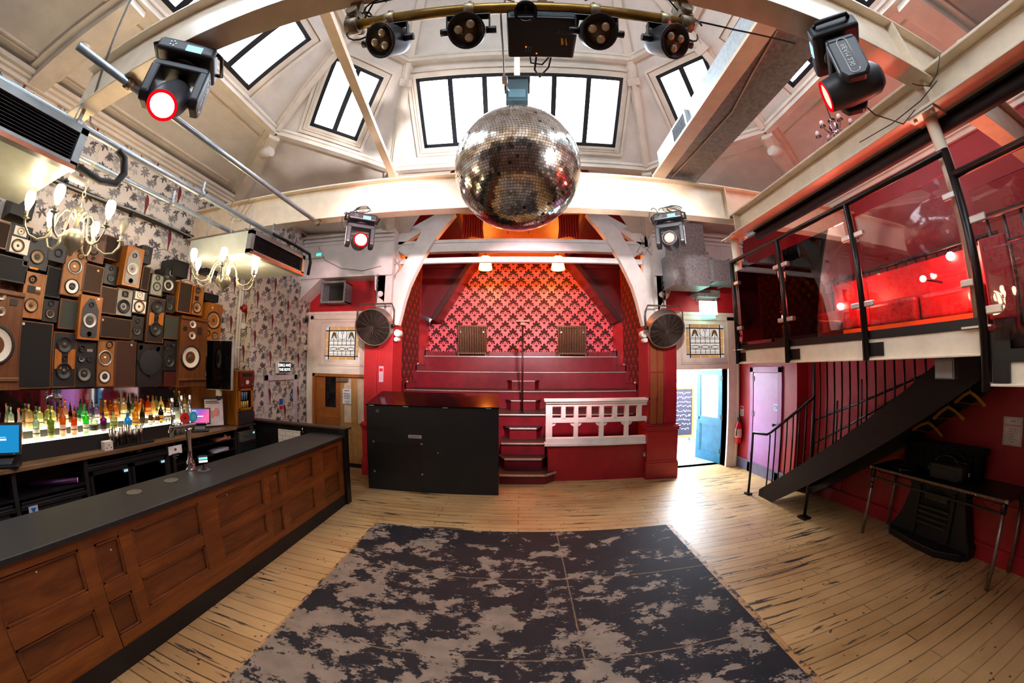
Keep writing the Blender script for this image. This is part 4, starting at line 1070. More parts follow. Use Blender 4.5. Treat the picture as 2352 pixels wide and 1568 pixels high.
# ---------------------------------------------------------------- under the balcony: table, fireplace, bags, hangers, poster
t = thing('folding_table', 'black folding table with scuffed edges against the red wall', 'table', (4.66, 2.1, 0))
x0, x1, y0, y1, zt = 4.36, 4.97, 1.3, 2.94, .9
tb = plain('table_black', '#0c0a0a', .42, var=.4, sc=12)
MB().box(x0, x1, y0, y1, zt-.03, zt).build('tabletop', tb, t, w=True, bev=.004)
eg = plain('scuffed_edge', '#6b5038', .6, var=.5, sc=40)
MB().box(x0-.003, x0, y0, y1, zt-.028, zt-.002).build('edge_band', eg, t, w=True)
for y in (y0, y1-.03): MB().box(x0-.004, x0+.03, y, y+.03, zt-.031, zt+.001).build('worn_corner', plain('worn_corner', '#9a8a6a', .4), t, w=True)
lm = plain('table_leg_steel', '#8a8078', .35, .7, var=.2, sc=12)
for x in (x0+.03, x1-.03):
    for y in (y0+.04, y1-.04):
        yb_ = y+(.03 if y > 2 else -.02); xb_ = x+(-.01 if x < 4.6 else .0)
        o = MB().cyl((xb_, yb_, 0), (x, y, zt-.13), .02, n=10).build('leg', lm, t, w=True)
        MB().cyl((x, y, zt-.14), (x, y, zt-.03), .03, n=8).build('leg_socket', black, o, w=True)
        for z in ((.62, .68) if y > 2 else ()): MB().cyl((xb_+(x-xb_)*z/.77, yb_+(y-yb_)*z/.77, z), (xb_+(x-xb_)*(z+.03)/.77, yb_+(y-yb_)*(z+.03)/.77, z+.03), .022, n=10).build('tape_band', black, o, w=True)
for x in (x0+.03, x1-.03):
    b = MB().bar((x, y0+.04, zt-.14), (x, y1-.04, zt-.14), .02, .02)
    n = 14
    for k in range(n):
        ya = y0+.1+(y1-y0-.2)*k/n; yb_ = y0+.1+(y1-y0-.2)*(k+1)/n; za_, zb_ = (zt-.13, zt-.03) if k % 2 else (zt-.03, zt-.13)
        b.cyl((x, ya, za_), (x, yb_, zb_), .004, n=5)
    b.build('truss_rail', black, t, w=True)
MB().sph((x0-.004, 1.62, zt-.016), .012, 8).build('stud', chrome, t, w=True)
# cast-iron fireplace with curved hearth
iron = plain('black_iron', '#0b0a09', .55, .2, var=.3, sc=12)
t = thing('fireplace', 'black cast-iron fireplace with a swept hood and hearth under the table', 'fireplace', (4.85, 2.2, 0))
prof = [(-.56, .0), (-.56, .1), (-.5, .17), (-.44, .3), (-.4, .45), (-.36, .6), (-.35, .8), (.35, .8), (.36, .6), (.38, .45), (.4, .3), (.43, .17), (.46, .1), (.46, 0)]
yc = 2.23
MB().prism([(4.78, yc+u, z) for u, z in [(-.5, .0), (-.5, .12), (-.46, .2), (-.42, .33), (-.39, .46), (-.36, .6), (-.35, .82), (.35, .82), (.36, .6), (.40, .46), (.44, .33), (.5, .2), (.55, .12), (.55, 0)]], (.2, 0, 0)).build('surround', iron, t, w=True, bev=.012)
MB().prism([(4.82, yc+.6, 0), (4.68, yc+.5, 0), (4.58, yc+.1, 0), (4.56, yc-.2, 0), (4.7, yc-.45, 0), (4.86, yc-.5, 0)], (0, 0, .09)).build('hearth', iron, t, w=True, bev=.015)
olive = plain('sooty_brass', '#34301c', .5, .4, var=.3, sc=14)
MB().prism([(4.77, yc-.2, .25), (4.77, yc+.2, .25), (4.77, yc+.17, .62), (4.77, yc+.08, .7), (4.77, yc-.08, .7), (4.77, yc-.17, .62)], (.01, 0, 0)).build('firebox', plain('soot', '#040404', .9), t, w=True)
MB().box(4.745, 4.78, yc-.16, yc+.14, .56, .66).build('hood_plate', olive, t, w=True, bev=.01)
for k in range(4): MB().bar((4.74, yc-.2, .28+.065*k), (4.74, yc+.18, .28+.065*k), .03, .024).build('grate_bar', olive, t, w=True)
for s in (-1, 1): MB().box(4.74, 4.78, yc+s*.22-.025, yc+s*.22+.025, .12, .7).build('side_pilaster', iron, t, w=True, bev=.006)
# bag and bundles on the table
bagm = plain('bag_black', '#08080a', .5, var=.3, sc=20)
t = thing('holdall_bag', 'black holdall bag with looped handles on the folding table', 'bag', (4.58, 2.02, .9))
MB().box(4.47, 4.72, 1.82, 2.24, .9, 1.1).build('body', bagm, t, w=True, bev=.05, seg=4)
for x in (4.5, 4.68): MB().tube([(x, 2.16, 1.08)]+[(x, 2.03+.13*math.cos(a), 1.09+.085*math.sin(a)) for a in [i*PI/8 for i in range(9)]], .01, 6).build('handle', bagm, t, w=True)
MB().tube([(4.6, 1.84, 1.1), (4.6, 2.22, 1.1)], .006, 6).build('zip', plain('zip_grey', '#6a6a70', .4, .5), t, w=True)
for y in (1.8, 2.26): MB().box(4.56, 4.6, y-.008, y+.008, .98, 1.02).build('buckle', chrome, t, w=True)
MB().box(4.465, 4.47, 1.87, 2.19, .92, 1.03).build('pocket', plain('pocket_black', '#121216', .6), t, w=True)
t = thing('folded_fabric', 'bulky ruffled black fabric piled against the wall behind the holdall', 'fabric', (4.84, 2.15, .9))
b = MB()
for k in range(10):
    y = 1.76+.095*k
    b.box(4.73, 4.95, y, y+.09, .902, 1.19+.02*math.sin(k*1.7))
b.build('fabric_pile', plain('fabric_black', '#070709', .9), t, w=True, bev=.04, seg=3)
MB().box(4.72, 4.96, 1.72, 2.74, 1.16, 1.235).build('fabric_fold', plain('fabric_black', '#070709', .9), t, w=True, bev=.035, seg=3)
t = thing('coiled_cable', 'coil of black cable lying on the left part of the folding table', 'cable', (4.56, 2.6, .9))
MB().tube([(4.56+(.1+.02*math.sin(a*2.3))*math.cos(a), 2.6+(.15+.03*math.cos(a*1.7))*math.sin(a), .912+.004*a/6) for a in [i*PI/10 for i in range(52)]], .007, 5).build('cable_coil', plain('cable_black', '#1b1b1f', .4), t, w=True)
MB().cyl((4.46, 2.6, .915), (4.41, 2.55, .915), .012, n=8).build('plug', chrome, t, w=True)
# hangers
for i, (xa, xb, xc, lab) in enumerate((((2193, 925), (2263, 933), (2228, 900), 'topmost of the three'), ((2144, 962), (2215, 964), (2178, 934), 'middle one of the three'), ((2096, 987), (2165, 1002), (2132, 970), 'lowest of the three'))):
    X = 4.87; a, c, tpt = onx(*xa, X), onx(*xb, X), onx(*xc, X)
    t = thing('coat_hanger', 'pale wooden coat hanger on the red wall under the stairs, %s' % lab, 'hanger', tpt, group=None)
    hm = plain('hanger_wood', '#c98a2e', .4, var=.1)
    m1 = a+(tpt-a)*.55+Vector((0, 0, .015)); m2 = c+(tpt-c)*.55+Vector((0, 0, .015))
    b = MB()
    pts = [a, m1, tpt, m2, c]
    for p, q in zip(pts[:-1], pts[1:]): b.bar(p, q, .014, .034, up=(1, 0, 0) if False else (0, 0, 1))
    b.build('shoulder_bar', hm, t, w=True, bev=.004)
    MB().cyl(a+Vector((0, 0, .01)), c+Vector((0, 0, .01)), .006, n=6).build('trouser_bar', plain('hanger_bar', '#a0401e', .5), t, w=True)
    MB().tube([tpt]+[tpt+Vector((.0, .02*math.sin(q_), .05+.02-.02*math.cos(q_))) for q_ in [k*PI/6 for k in range(9)]], .003, 5).build('hook', chrome, t, w=True)
    b = MB().cyl(tpt+Vector((.0, 0, .095)), (4.906, tpt.y, tpt.z+.095), .005, n=6); b.build('wall_peg', chrome, t, w=True)
# poster
t = thing('wall_poster', 'white gig poster with red lettering on the red wall', 'poster', (4.995, 1.53, 1.28))
MB().box(4.992, 4.9995, 1.43, 1.63, 1.28, 1.57).build('sheet', plain('poster_cream', '#d9c9c2', .5), t, w=True)
b = MB()
for u0, u1, v0, v1 in ((1.44, 1.62, 1.29, 1.293), (1.44, 1.62, 1.557, 1.56), (1.44, 1.443, 1.29, 1.56), (1.617, 1.62, 1.29, 1.56)): b.box(4.9915, 4.992, u0, u1, v0, v1)
b.build('printed_border', plain('ink_brown', '#7a5a50', .6), t, w=True)
text('AEG', 'poster_heading', plain('ink_dark', '#2c2426', .6), .026, (4.9912, 1.53, 1.53), (0, -1, 0), (0, 0, 1), t)
text('Tove Styrke', 'poster_title', plain('poster_red', '#c0281e', .6), .034, (4.9912, 1.53, 1.487), (0, -1, 0), (0, 0, 1), t)
for k, s_ in enumerate(('Stage Times', 'Doors  7pm', 'Support', '7.45pm', 'Tove Styrke', '9.00pm')):
    text(s_, 'poster_lines', plain('ink_brown', '#7a5a50', .6), .016, (4.9912, 1.53, 1.45-.026*k), (0, -1, 0), (0, 0, 1), t)
# ================================================================== BAR
def m_wood(name, c1, c2, rough=.45, sc=(14, 1.2, 14), axis=None, dark='#2a150a'):
    t = NT(name); n = t.noise(t.pos(sc), 1.6, 6, .62, .6); n2 = t.noise(t.pos((1, 1, 1)), 2.2, 3)
    c = t.ramp(n, [(.25, C(dark)), (.42, C(c2)), (.7, C(c1))]); c = t.mix(t.ramp(n2, [(.3, (0, 0, 0)), (.75, (.6, .6, .6))]), c, C(dark))
    t.bsdf(c, rough, 0, bump=n, bstr=.08); return t.m
oak = m_wood('bar_front_oak', '#96561f', '#74390f', .42, (9, 1.0, 9), dark='#5a2e12')
oakv = m_wood('bar_panel_oak', '#8a4c1c', '#683310', .42, (9, 1.6, 9), dark='#4a2510')
worn = m_wood('back_bar_plank', '#8f6e50', '#6b4f37', .4, (9, 1.0, 9), dark='#46311f')
ctop = plain('counter_slate', '#232323', .45, var=.2, sc=18)
t = thing('bar_counter', 'long bar counter with panelled oak front and dark slate top', 'bar counter', (-2.95, 2.0, 0))
FX = -2.67; YA, YE = -1.6, 4.62
MB().box(-3.25, -2.635, YA, YE, 1.06, 1.1).build('worktop', ctop, t, w=True, bev=.004)
MB().box(-3.2, FX-.03, YA, YE, .17, 1.06).build('carcass', black, t, w=True)
MB().box(-3.15, FX+.012, YA, YE+.02, 0, .17).build('plinth', plain('plinth_black', '#0d0a09', .6, var=.4), t, w=True)
z4 = lambda x, y: onx(x/2.8, 1000+y/2.8, FX)
pan = []
for q in (((40, 880), (510, 720), (570, 1010), (30, 1250)), ((60, 1390), (610, 1130), (690, 1350), (100, 1560)),
          ((600, 700), (770, 640), (810, 890), (670, 970)), ((700, 1060), (860, 1000), (910, 1200), (770, 1300)),
          ((850, 600), (1280, 430), (1310, 640), (890, 850)), ((910, 910), (1320, 710), (1350, 890), (950, 1070)),
          ((1390, 390), (1680, 270), (1710, 450), (1415, 585)), ((1430, 640), (1710, 500), (1735, 640), (1445, 770)),
          ((1720, 240), (1795, 210), (1810, 380), (1745, 415)), ((1745, 485), (1820, 445), (1840, 605), (1770, 655)),
          ((1835, 190), (2010, 122), (2020, 270), (1850, 350)), ((1855, 410), (2020, 330), (2035, 470), (1870, 570)),
          ((2070, 92), (2170, 55), (2180, 172), (2085, 220)), ((2083, 272), (2185, 228), (2195, 350), (2095, 420))):
    p = [z4(*a) for a in q]
    ya, yb = (p[0].y+p[3].y)/2, (p[1].y+p[2].y)/2
    pan.append((ya, yb, (p[2].z+p[3].z)/2, (p[0].z+p[1].z)/2))
for k in range(0, len(pan), 2):
    a = (pan[k][0]+pan[k+1][0])/2; c = (pan[k][1]+pan[k+1][1])/2
    hi_, lo_ = pan[k], pan[k+1]
    pan[k] = (a, c, max(hi_[2], .62), min(hi_[3], .99)); pan[k+1] = (a, c, max(lo_[2], .24), min(lo_[3], max(hi_[2], .62)-.06))
# extend the pattern towards the camera side of the room
y_ = pan[0][0]-.14
for w_ in (.2, .75):
    pan += [(y_-w_, y_, pan[0][2], pan[0][3]), (y_-w_, y_, pan[1][2], pan[1][3])]; y_ -= w_+.12
ys = sorted(pan)
b = MB()
# boards between panels: full-height stiles plus rails
cols = {}
for k in range(0, len(pan), 2): cols[(pan[k][0]+pan[k+1][0])/2] = [pan[k], pan[k+1]]
ck = sorted(cols); prev = YA
for k in ck:
    ps = cols[k]; a0 = min(p[0] for p in ps); a1 = max(p[1] for p in ps)
    b.box(FX-.03, FX, prev, a0, .17, 1.055)
    zz = sorted((p[2], p[3]) for p in ps); z0 = .17
    for (c, d) in zz: b.box(FX-.03, FX, a0, a1, z0, c); z0 = d
    b.box(FX-.03, FX, a0, a1, z0, 1.055); prev = a1
b.box(FX-.03, FX, prev, YE, .17, 1.055)
b.build('front_framing', oak, t, w=True, bev=.003)
for (a, c, z0, z1) in pan:
    b = MB().box(FX-.035, FX-.018, a-.01, c+.01, z0-.01, z1+.01)
    for u0, u1, v0, v1 in ((a, c, z0, z0+.022), (a, c, z1-.022, z1), (a, a+.022, z0, z1), (c-.022, c, z0, z1)): b.box(FX-.018, FX-.002, u0, u1, v0, v1)
    b.build('panel', oakv, t, w=True, bev=.005)
for y, z in ((2.35, .95), (1.2, .9), (3.05, .93), (.7, .95)): MB().cyl((FX, y, z), (FX+.004, y, z), .006, n=6).build('paint_chip', plain('chip_pale', '#d8c4a0', .6), t, w=True)
MB().box(-3.2, FX+.045, YE, YE+.1, 0, 1.1).box(FX-.06, FX+.05, YE-.02, YE+.1, 0, 1.2).build('end_post', plain('end_post_black', '#121110', .4, var=.3), t, w=True, bev=.005)
MB().box(-2.64, -3.245, 2.02-.003, 2.02, 1.1, 1.1008).build('worktop_joint', plain('joint_grey', '#3c3d40', .5), t, w=True)
# end return with a raised ledge
t = thing('bar_end_return', 'black return panel with a raised ledge closing the far end of the bar', 'panel', (-3.5, 4.7, 0))
MB().box(-4.57, -2.72, 4.73, 4.79, 0, 1.17).build('panel_board', plain('end_post_black', '#121110', .4, var=.3), t, w=True)
MB().box(-4.57, -2.62, 4.66, 4.82, 1.17, 1.2).build('ledge', plain('ledge_dark_wood', '#3a2a22', .4), t, w=True, bev=.004)
tile = NT('white_tiles'); bk = tile.n('ShaderNodeTexBrick', {'Vector': tile.pos((1, 1, 1), (PI/2, 0, 0)), 'Color1': C('#eef0f2'), 'Color2': C('#e4e7ea'), 'Mortar': C('#9aa0a4'), 'Scale': 1., 'Mortar Size': .003, 'Brick Width': .15, 'Row Height': .075})
tile.bsdf(bk.outputs[0], .15)
a, c = ony(640, 1012, 4.72), ony(690, 990, 4.72)
MB().box(a.x, c.x, 4.715, 4.729, .75, c.z).build('tiled_splashback', tile.m, t, w=True)
MB().cyl((c.x+.06, 4.715, 1.06), (c.x+.06, 4.69, 1.06), .03, n=10).cyl((c.x+.06, 4.70, 1.05), (c.x+.06, 4.70, 1.15), .012, n=8).build('tap_fitting', chrome, t, w=True)
# back bar
t = thing('back_bar', 'black back bar unit with a worn plank worktop and open shelves', 'back bar', (-4.65, 2, 0))
BX = -4.42; ZB = 1.145
MB().box(LX+.01, BX+.01, YA, 4.2, ZB-.042, ZB).build('worktop', worn, t, w=True, bev=.003)
MB().box(LX+.01, BX+.01, 4.2, 4.64, ZB-.03, ZB).build('worktop', plain('worktop_dark', '#2e2a2a', .3), t, w=True, bev=.003)
b = MB().box(LX+.01, LX+.03, YA, 4.2, 0, ZB-.042)
for y in (-1.0, .2, 1.13, 1.87, 2.95, 3.05, 4.2): b.box(LX+.03, BX-.03, y-.02, y+.02, 0, ZB-.042)
b.build('carcass', mblack, t, w=True)
for y0, y1, z in ((.22, 1.11, .83), (1.15, 1.85, .83), (-1, .2, .83), (3.07, 4.18, .78), (3.07, 4.18, .95)):
    MB().box(LX+.03, BX-.035, y0, y1, z, z+.02).build('shelf', plain('shelf_black', '#17161a', .3), t, w=True)
# back-lit bottle steps
step = thing('lit_bottle_step', 'stepped black bottle display with glowing cream tops under the speakers', 'bottle display', (-4.75, 1.8, ZB))
glow = emit('shelf_glow', '#fff0b8', 9)
Y0s, Y1s = .35, 3.34
MB().box(LX+.012, -4.60, Y0s, Y1s, ZB, 1.315).build('step_riser', mblack, step, w=True)
MB().box(-4.77, -4.60, Y0s, Y1s, 1.315, 1.33).build('lit_top', glow, step, w=True)
MB().box(LX+.012, -4.765, Y0s, Y1s, 1.315, 1.405).build('step_riser', mblack, step, w=True)
MB().box(LX+.012, -4.765, Y0s, Y1s, 1.405, 1.42).build('lit_top', glow, step, w=True)
tm = NT('back_bar_mirror'); tm.bsdf(C('#b8b4bc'), .04, 1.)
o = MB().box(LX+.006, LX+.011, .2, 3.5, 1.42, 1.815).build('mirror_strip', tm.m); tag(o, 'long low mirror behind the bottles on the back bar', 'mirror')
# wood lining behind the second till
o = MB().box(LX+.005, LX+.03, 3.42, 4.27, ZB, 1.83).build('wood_lining', m_wood('pine_lining', '#b9793a', '#9c5f28', .4, (8, 8, 1.2), dark='#7a4a20')); tag(o, 'plain pine board lining the wall behind the second till', 'panel')
# fridges
def fridge(y0, y1, zt, label, n):
    t = thing('bottle_fridge', label, 'fridge', (-4.66, (y0+y1)/2, 0))
    MB().box(LX+.04, BX-.04, y0, y1, 0, zt).build('body', plain('fridge_black', '#0f1012', .4), t, w=True, bev=.004)
    MB().box(BX-.045, BX-.02, y0-.015, y1+.015, zt-.07, zt-.03).build('top_trim', plain('fridge_trim', '#2c2d30', .3, .5), t, w=True, bev=.004)
    w_ = (y1-y0)/n
    for k in range(n):
        a, c = y0+k*w_+.01, y0+(k+1)*w_-.01
        b = MB()
        for u0, u1, v0, v1 in ((a, c, .1, .14), (a, c, zt-.12, zt-.08), (a, a+.035, .1, zt-.08), (c-.035, c, .1, zt-.08)): b.box(BX-.04, BX-.015, u0, u1, v0, v1)
        d = b.build('door', plain('fridge_door_frame', '#1c1d20', .35), t, w=True)
        MB().box(BX-.036, BX-.03, a+.03, c-.03, .14, zt-.12).build('door_glass', glass('fridge_glass', '#7d8288', .04), d, w=True)
        MB().box(BX-.015, BX-.01, c-.09, c-.04, zt-.16, zt-.13).build('display', emit('fridge_led', '#9fc8d8', 1.0), d, w=True)
    for k in range(int((y1-y0)/.07)-1):
        pass
    return t
fridge(1.89, 2.93, 1.03, 'two-door black bottle fridge under the back bar behind the beer tap', 2)
fridge(1.17, 1.83, .80, 'black bottle fridge under the back bar, left of the two-door fridge', 1)
fridge(.24, 1.09, .80, 'black bottle fridge under the near end of the back bar', 1)
o = MB().box(BX-.012, BX-.008, 1.22, 1.31, .58, .76).build('sticker', plain('sticker_pale', '#a8b4cc', .4)); tag(o, 'pale blue sticker on the middle bottle fridge', 'sticker')
MB().prism([(BX-.0075, 1.24, .74), (BX-.0075, 1.29, .74), (BX-.0075, 1.265, .68)], (.001, 0, 0)).build('sticker_triangle', plain('sticker_blue', '#2a5a9a', .4), o)
# underbar items
t = thing('paper_roll', 'purple-wrapped roll lying on the shelf under the back bar', 'roll', (-4.62, 1.55, .86))
MB().cyl((-4.75, 1.35, .885), (-4.5, 1.78, .885), .03, n=14).build('wrapping', plain('roll_purple', '#4a2350', .3), t, w=True)
MB().cyl((-4.5, 1.78, .885), (-4.497, 1.785, .885), .028, n=14).cyl((-4.497, 1.785, .885), (-4.4965, 1.786, .885), .013, n=10, m=1).build('roll_end', [plain('roll_white', '#d8d4da', .5), mblack], t, w=True)
t = thing('plastic_bag', 'crumpled clear plastic bag on top of the two-door fridge', 'bag', (-4.6, 2.55, 1.03))
b = MB(); r = random.Random(8)
for k in range(5): b.sph((-4.6+r.uniform(-.06, .06), 2.4+.09*k, 1.065+r.uniform(0, .012)), .035+.01*r.random(), 8, sx=1.4, sy=1.3)
b.build('plastic_film', plain('film_grey', '#8f8c96', .2, var=.4, sc=30), t, w=True)
t = thing('price_card', 'white printed card standing in the black shelf unit behind the beer tap', 'card', (-4.45, 3.02, .85))
a, c = onx(388, 1046, -4.44), onx(417, 1020, -4.44)
MB().box(-4.445, -4.44, a.y, c.y, min(a.z, c.z), max(a.z, c.z)).build('card', plain('paper_white', '#f1f2f4', .6), t, w=True)
b = MB().cyl((-4.439, (a.y+c.y)/2, c.z-.05), (-4.4385, (a.y+c.y)/2, c.z-.05), .02, n=12)
for k, w_ in enumerate((.13, .1, .05)): b.box(-4.4395, -4.4385, (a.y+c.y)/2-w_/2, (a.y+c.y)/2+w_/2, c.z-.11-.03*k, c.z-.10-.03*k)
b.build('print', plain('ink_grey', '#5a5a62', .6), t, w=True)
t = thing('black_bag', 'dark crumpled bin bag on the open shelf under the second till', 'bag', (-4.6, 3.45, .97))
b = MB()
for k in range(4): b.sph((-4.6+.03*(k % 2), 3.3+.08*k, 1.0), .045, 8, sx=1.2)
b.build('bag_body', plain('bin_bag', '#131315', .18, var=.5, sc=30), t, w=True)
for i, (y, z, c_, lab) in enumerate(((3.95, .97, '#b9776a', 'red and white leaflets stacked on the open shelf near the glasswasher'), (3.9, .80, '#b8bccb', 'pale papers on the lower open shelf near the glasswasher'))):
    b = MB()
    for k in range(4): b.obox((-4.55, y+.01*k, z+.006+.008*k), .22, .26, .006, Matrix.Rotation(.15*k, 3, 'Z'))
    o = b.build('leaflet_stack', plain('leaflet_%d' % i, c_, .5, var=.3, sc=25)); tag(o, lab, 'leaflets')
o = MB().cyl((-4.5, 4.02, .97), (-4.5, 4.02, 1.02), .03, n=10).cyl((-4.5, 4.02, 1.02), (-4.5, 4.02, 1.04), .018, n=8).build('small_bottle', plain('tan_plastic', '#b89c74', .5)); tag(o, 'small tan plastic bottle on the open shelf', 'bottle')
# glasswasher
t = thing('glasswasher', 'stainless glasswasher at the far end of the back bar', 'glasswasher', (-4.66, 4.43, 0))
MB().box(LX+.05, BX-.01, 4.24, 4.63, 0, 1.05).build('body', plain('washer_steel', '#5f666c', .25, .8, var=.15), t, w=True, bev=.006)
MB().box(BX-.01, BX+.012, 4.25, 4.62, .1, .86).build('door', plain('washer_door', '#4c5358', .22, .8), t, w=True, bev=.006)
MB().box(BX-.01, BX+.006, 4.25, 4.62, .88, 1.04).build('control_panel', plain('washer_panel', '#6d6f6c', .35, .6), t, w=True)
MB().box(BX+.006, BX+.02, 4.29, 4.58, .84, .87).build('door_handle', chrome, t, w=True, bev=.004)
for k in range(5): MB().cyl((BX+.006, 4.33+.05*k, .96), (BX+.011, 4.33+.05*k, .96), .009, n=8).build('button', black, t, w=True)
MB().box(BX+.006, BX+.009, 4.56, 4.6, .98, 1.01).build('display', emit('fridge_led', '#9fc8d8', 1.0), t, w=True)

# bottles ------------------------------------------------------------------
def bglass(name, col, tr=.42):
    if name in _mc: return _mc[name]
    t = NT(name); c = C(col)
    tl = t.n('ShaderNodeBsdfTranslucent', {'Color': c}); tp = t.n('ShaderNodeBsdfTransparent', {'Color': tuple(min(1, x*1.05) for x in c[:3])+(1,)})
    df = t.n('ShaderNodeBsdfDiffuse', {'Color': c}); gl = t.n('ShaderNodeBsdfGlossy', {'Roughness': .06})
    a = t.n('ShaderNodeMixShader', {0: tr, 1: tl.outputs[0], 2: tp.outputs[0]}); b2 = t.n('ShaderNodeMixShader', {0: .22, 1: a.outputs[0], 2: df.outputs[0]})
    f = t.n('ShaderNodeFresnel', {'IOR': 1.45}); mx = t.n('ShaderNodeMixShader', {0: f.outputs[0], 1: b2.outputs[0], 2: gl.outputs[0]})
    t.t.links.new(mx.outputs[0], t.out.inputs[0]); _mc[name] = t.m; return t.m
SHAPES = {'std': [(0, 0), (1, 0), (1, .62), (.94, .68), (.7, .725), (.4, .755), (.32, .79), (.31, .95), (.37, .955), (.37, 1)],
          'tall': [(0, 0), (1, 0), (1, .55), (.8, .66), (.42, .76), (.34, .98), (.38, 1)],
          'squat': [(0, 0), (1, 0), (1, .56), (.94, .63), (.65, .68), (.34, .72), (.3, .95), (.36, 1)],
          'round': [(0, 0), (.7, 0), (1, .18), (1.05, .35), (.8, .55), (.4, .68), (.34, .95), (.4, 1)],
          'jar': [(0, 0), (1, 0), (1, .75), (.85, .82), (.85, 1)],
          'flare': [(0, 0), (.75, 0), (1, .2), (1, .5), (.6, .68), (.3, .78), (.3, 1)]}
def bottle(x, y, z, h, r, shape, col, label, lab=None, cap='#1a1a1c', pour=True, labz=(.12, .42), liquid=None):
    t = thing('bottle', label, 'bottle', (x, y, z), group=None)
    pr = [(a*r, b_*h) for a, b_ in SHAPES[shape]]
    MB().lathe(pr, n=16).build('glass_body', bglass('bottle_glass_'+col, col), t)
    nr = pr[-1][0]
    if pour: MB().lathe([(nr*1.05, h*.985), (nr*1.05, h*1.02), (nr*.45, h*1.05), (nr*.3, h*1.2), (0, h*1.2)], n=10).build('pourer', black, t)
    else: MB().lathe([(nr*1.1, h*.94), (nr*1.12, h*1.03), (0, h*1.03)], n=12).build('cap', plain('cap_'+cap, cap, .4), t)
    if lab:
        MB().lathe([(r*1.012, h*labz[0]), (r*1.012, h*labz[1])], n=16, close=False).build('paper_label', plain('label_'+lab, lab, .5, var=.2, sc=60), t)
        MB().lathe([(r*1.018, h*(labz[0]+.35*(labz[1]-labz[0]))), (r*1.018, h*(labz[0]+.5*(labz[1]-labz[0])))], n=16, close=False).build('label_print', plain('label_print', '#3c3434', .5), t)
    return t
ZA8 = lambda x: x/8.712
UP = [  # zoom x centre, top y, base y, width, shape, colour, label colour, text
    (225, 430, 760, 120, 'std', '#c8d8c0', '#c9c6b8', 'clear vodka-style bottle at the left end of the upper lit shelf', 0),
    (590, 370, 860, 150, 'std', '#d9c08a', '#b98a58', 'pale bottle with a big tan label, upper lit shelf', 0),
    (800, 430, 800, 140, 'std', '#e8ecb0', '#dfe2a8', 'pale yellow-green bottle right of the tan-labelled one', 0),
    (1045, 410, 790, 160, 'std', '#ecee9c', '#eaf0a0', 'wide lemon-tinted bottle, upper lit shelf', 0),
    (1310, 330, 800, 120, 'std', '#f0b494', '#f2cfc0', 'peach-tinted bottle with an orange neck, upper lit shelf', 1),
    (1495, 470, 770, 70, 'tall', '#6a3a24', '#8a4a34', 'small brown bottle between the peach and green bottles', 0),
    (1700, 370, 770, 150, 'round', '#7fe0a0', '#c0f0cc', 'bright mint-green rounded bottle, upper lit shelf', 0),
    (1935, 380, 740, 110, 'std', '#a890cc', '#cbbce0', 'lilac-tinted bottle, upper lit shelf', 0),
    (2112, 330, 710, 110, 'round', '#f0bc48', '#f4d890', 'honey-coloured bottle with a yellow top, upper lit shelf', 2),
    (2312, 350, 690, 120, 'std', '#f09a30', '#e8842a', 'orange spirit bottle with a round orange label, upper lit shelf', 2),
    (2480, 250, 700, 120, 'std', '#f2d8a0', '#f4e4c0', 'pale gold bottle with printed cream label, upper lit shelf', 0),
    (2665, 260, 660, 90, 'tall', '#7d8648', '#8d8a50', 'olive-green bottle, upper lit shelf', 0),
    (2820, 270, 650, 110, 'std', '#f2a83a', None, 'bright amber bottle, upper lit shelf', 0),
    (2965, 240, 640, 100, 'std', '#d8601c', '#e88030', 'deep orange-red bottle, upper lit shelf', 1),
    (3060, 210, 620, 90, 'tall', '#e8c070', None, 'straw-coloured bottle right of the orange-red one', 0),
    (3225, 230, 610, 130, 'flare', '#ecdf98', '#f0eac0', 'tall cream-lit clear bottle, upper lit shelf', 0),
    (3385, 300, 600, 130, 'std', '#8a4a20', '#d8b8a0', 'whisky bottle with a pink-beige label, upper lit shelf', 0),
    (3535, 290, 590, 100, 'tall', '#14140f', '#3a3a38', 'almost black bottle near the right end of the upper shelf', 0),
    (3592, 150, 560, 90, 'std', '#d8d070', '#e0dc90', 'lime-tinted bottle with a pale stopper at the right end', 3),
    (3695, 160, 545, 80, 'tall', '#d8c060', '#d8c88a', 'slim golden bottle at the far right end of the upper shelf', 0)]
for k, (x, ty, by, w_, sh, col, lab, lb, cap) in enumerate(UP):
    X = -4.83; pb, pt = onx(x/8.712, 880+by/8.712, X), onx(x/8.712, 880+ty/8.712, X)
    y = pb.y; h = max(.17, pt.z-1.42)*(.92 if cap == 0 else .98); wl = onx((x-w_/2)/8.712, 880+by/8.712, X); wr = onx((x+w_/2)/8.712, 880+by/8.712, X)
    bottle(X, y, 1.4205, h, min(.046, max(.028, (wr.y-wl.y)/2)), sh, col, lb, lab, pour=cap == 0, cap=('#1a1a1c', '#d8501c', '#f0a020', '#d8cfb0')[cap])
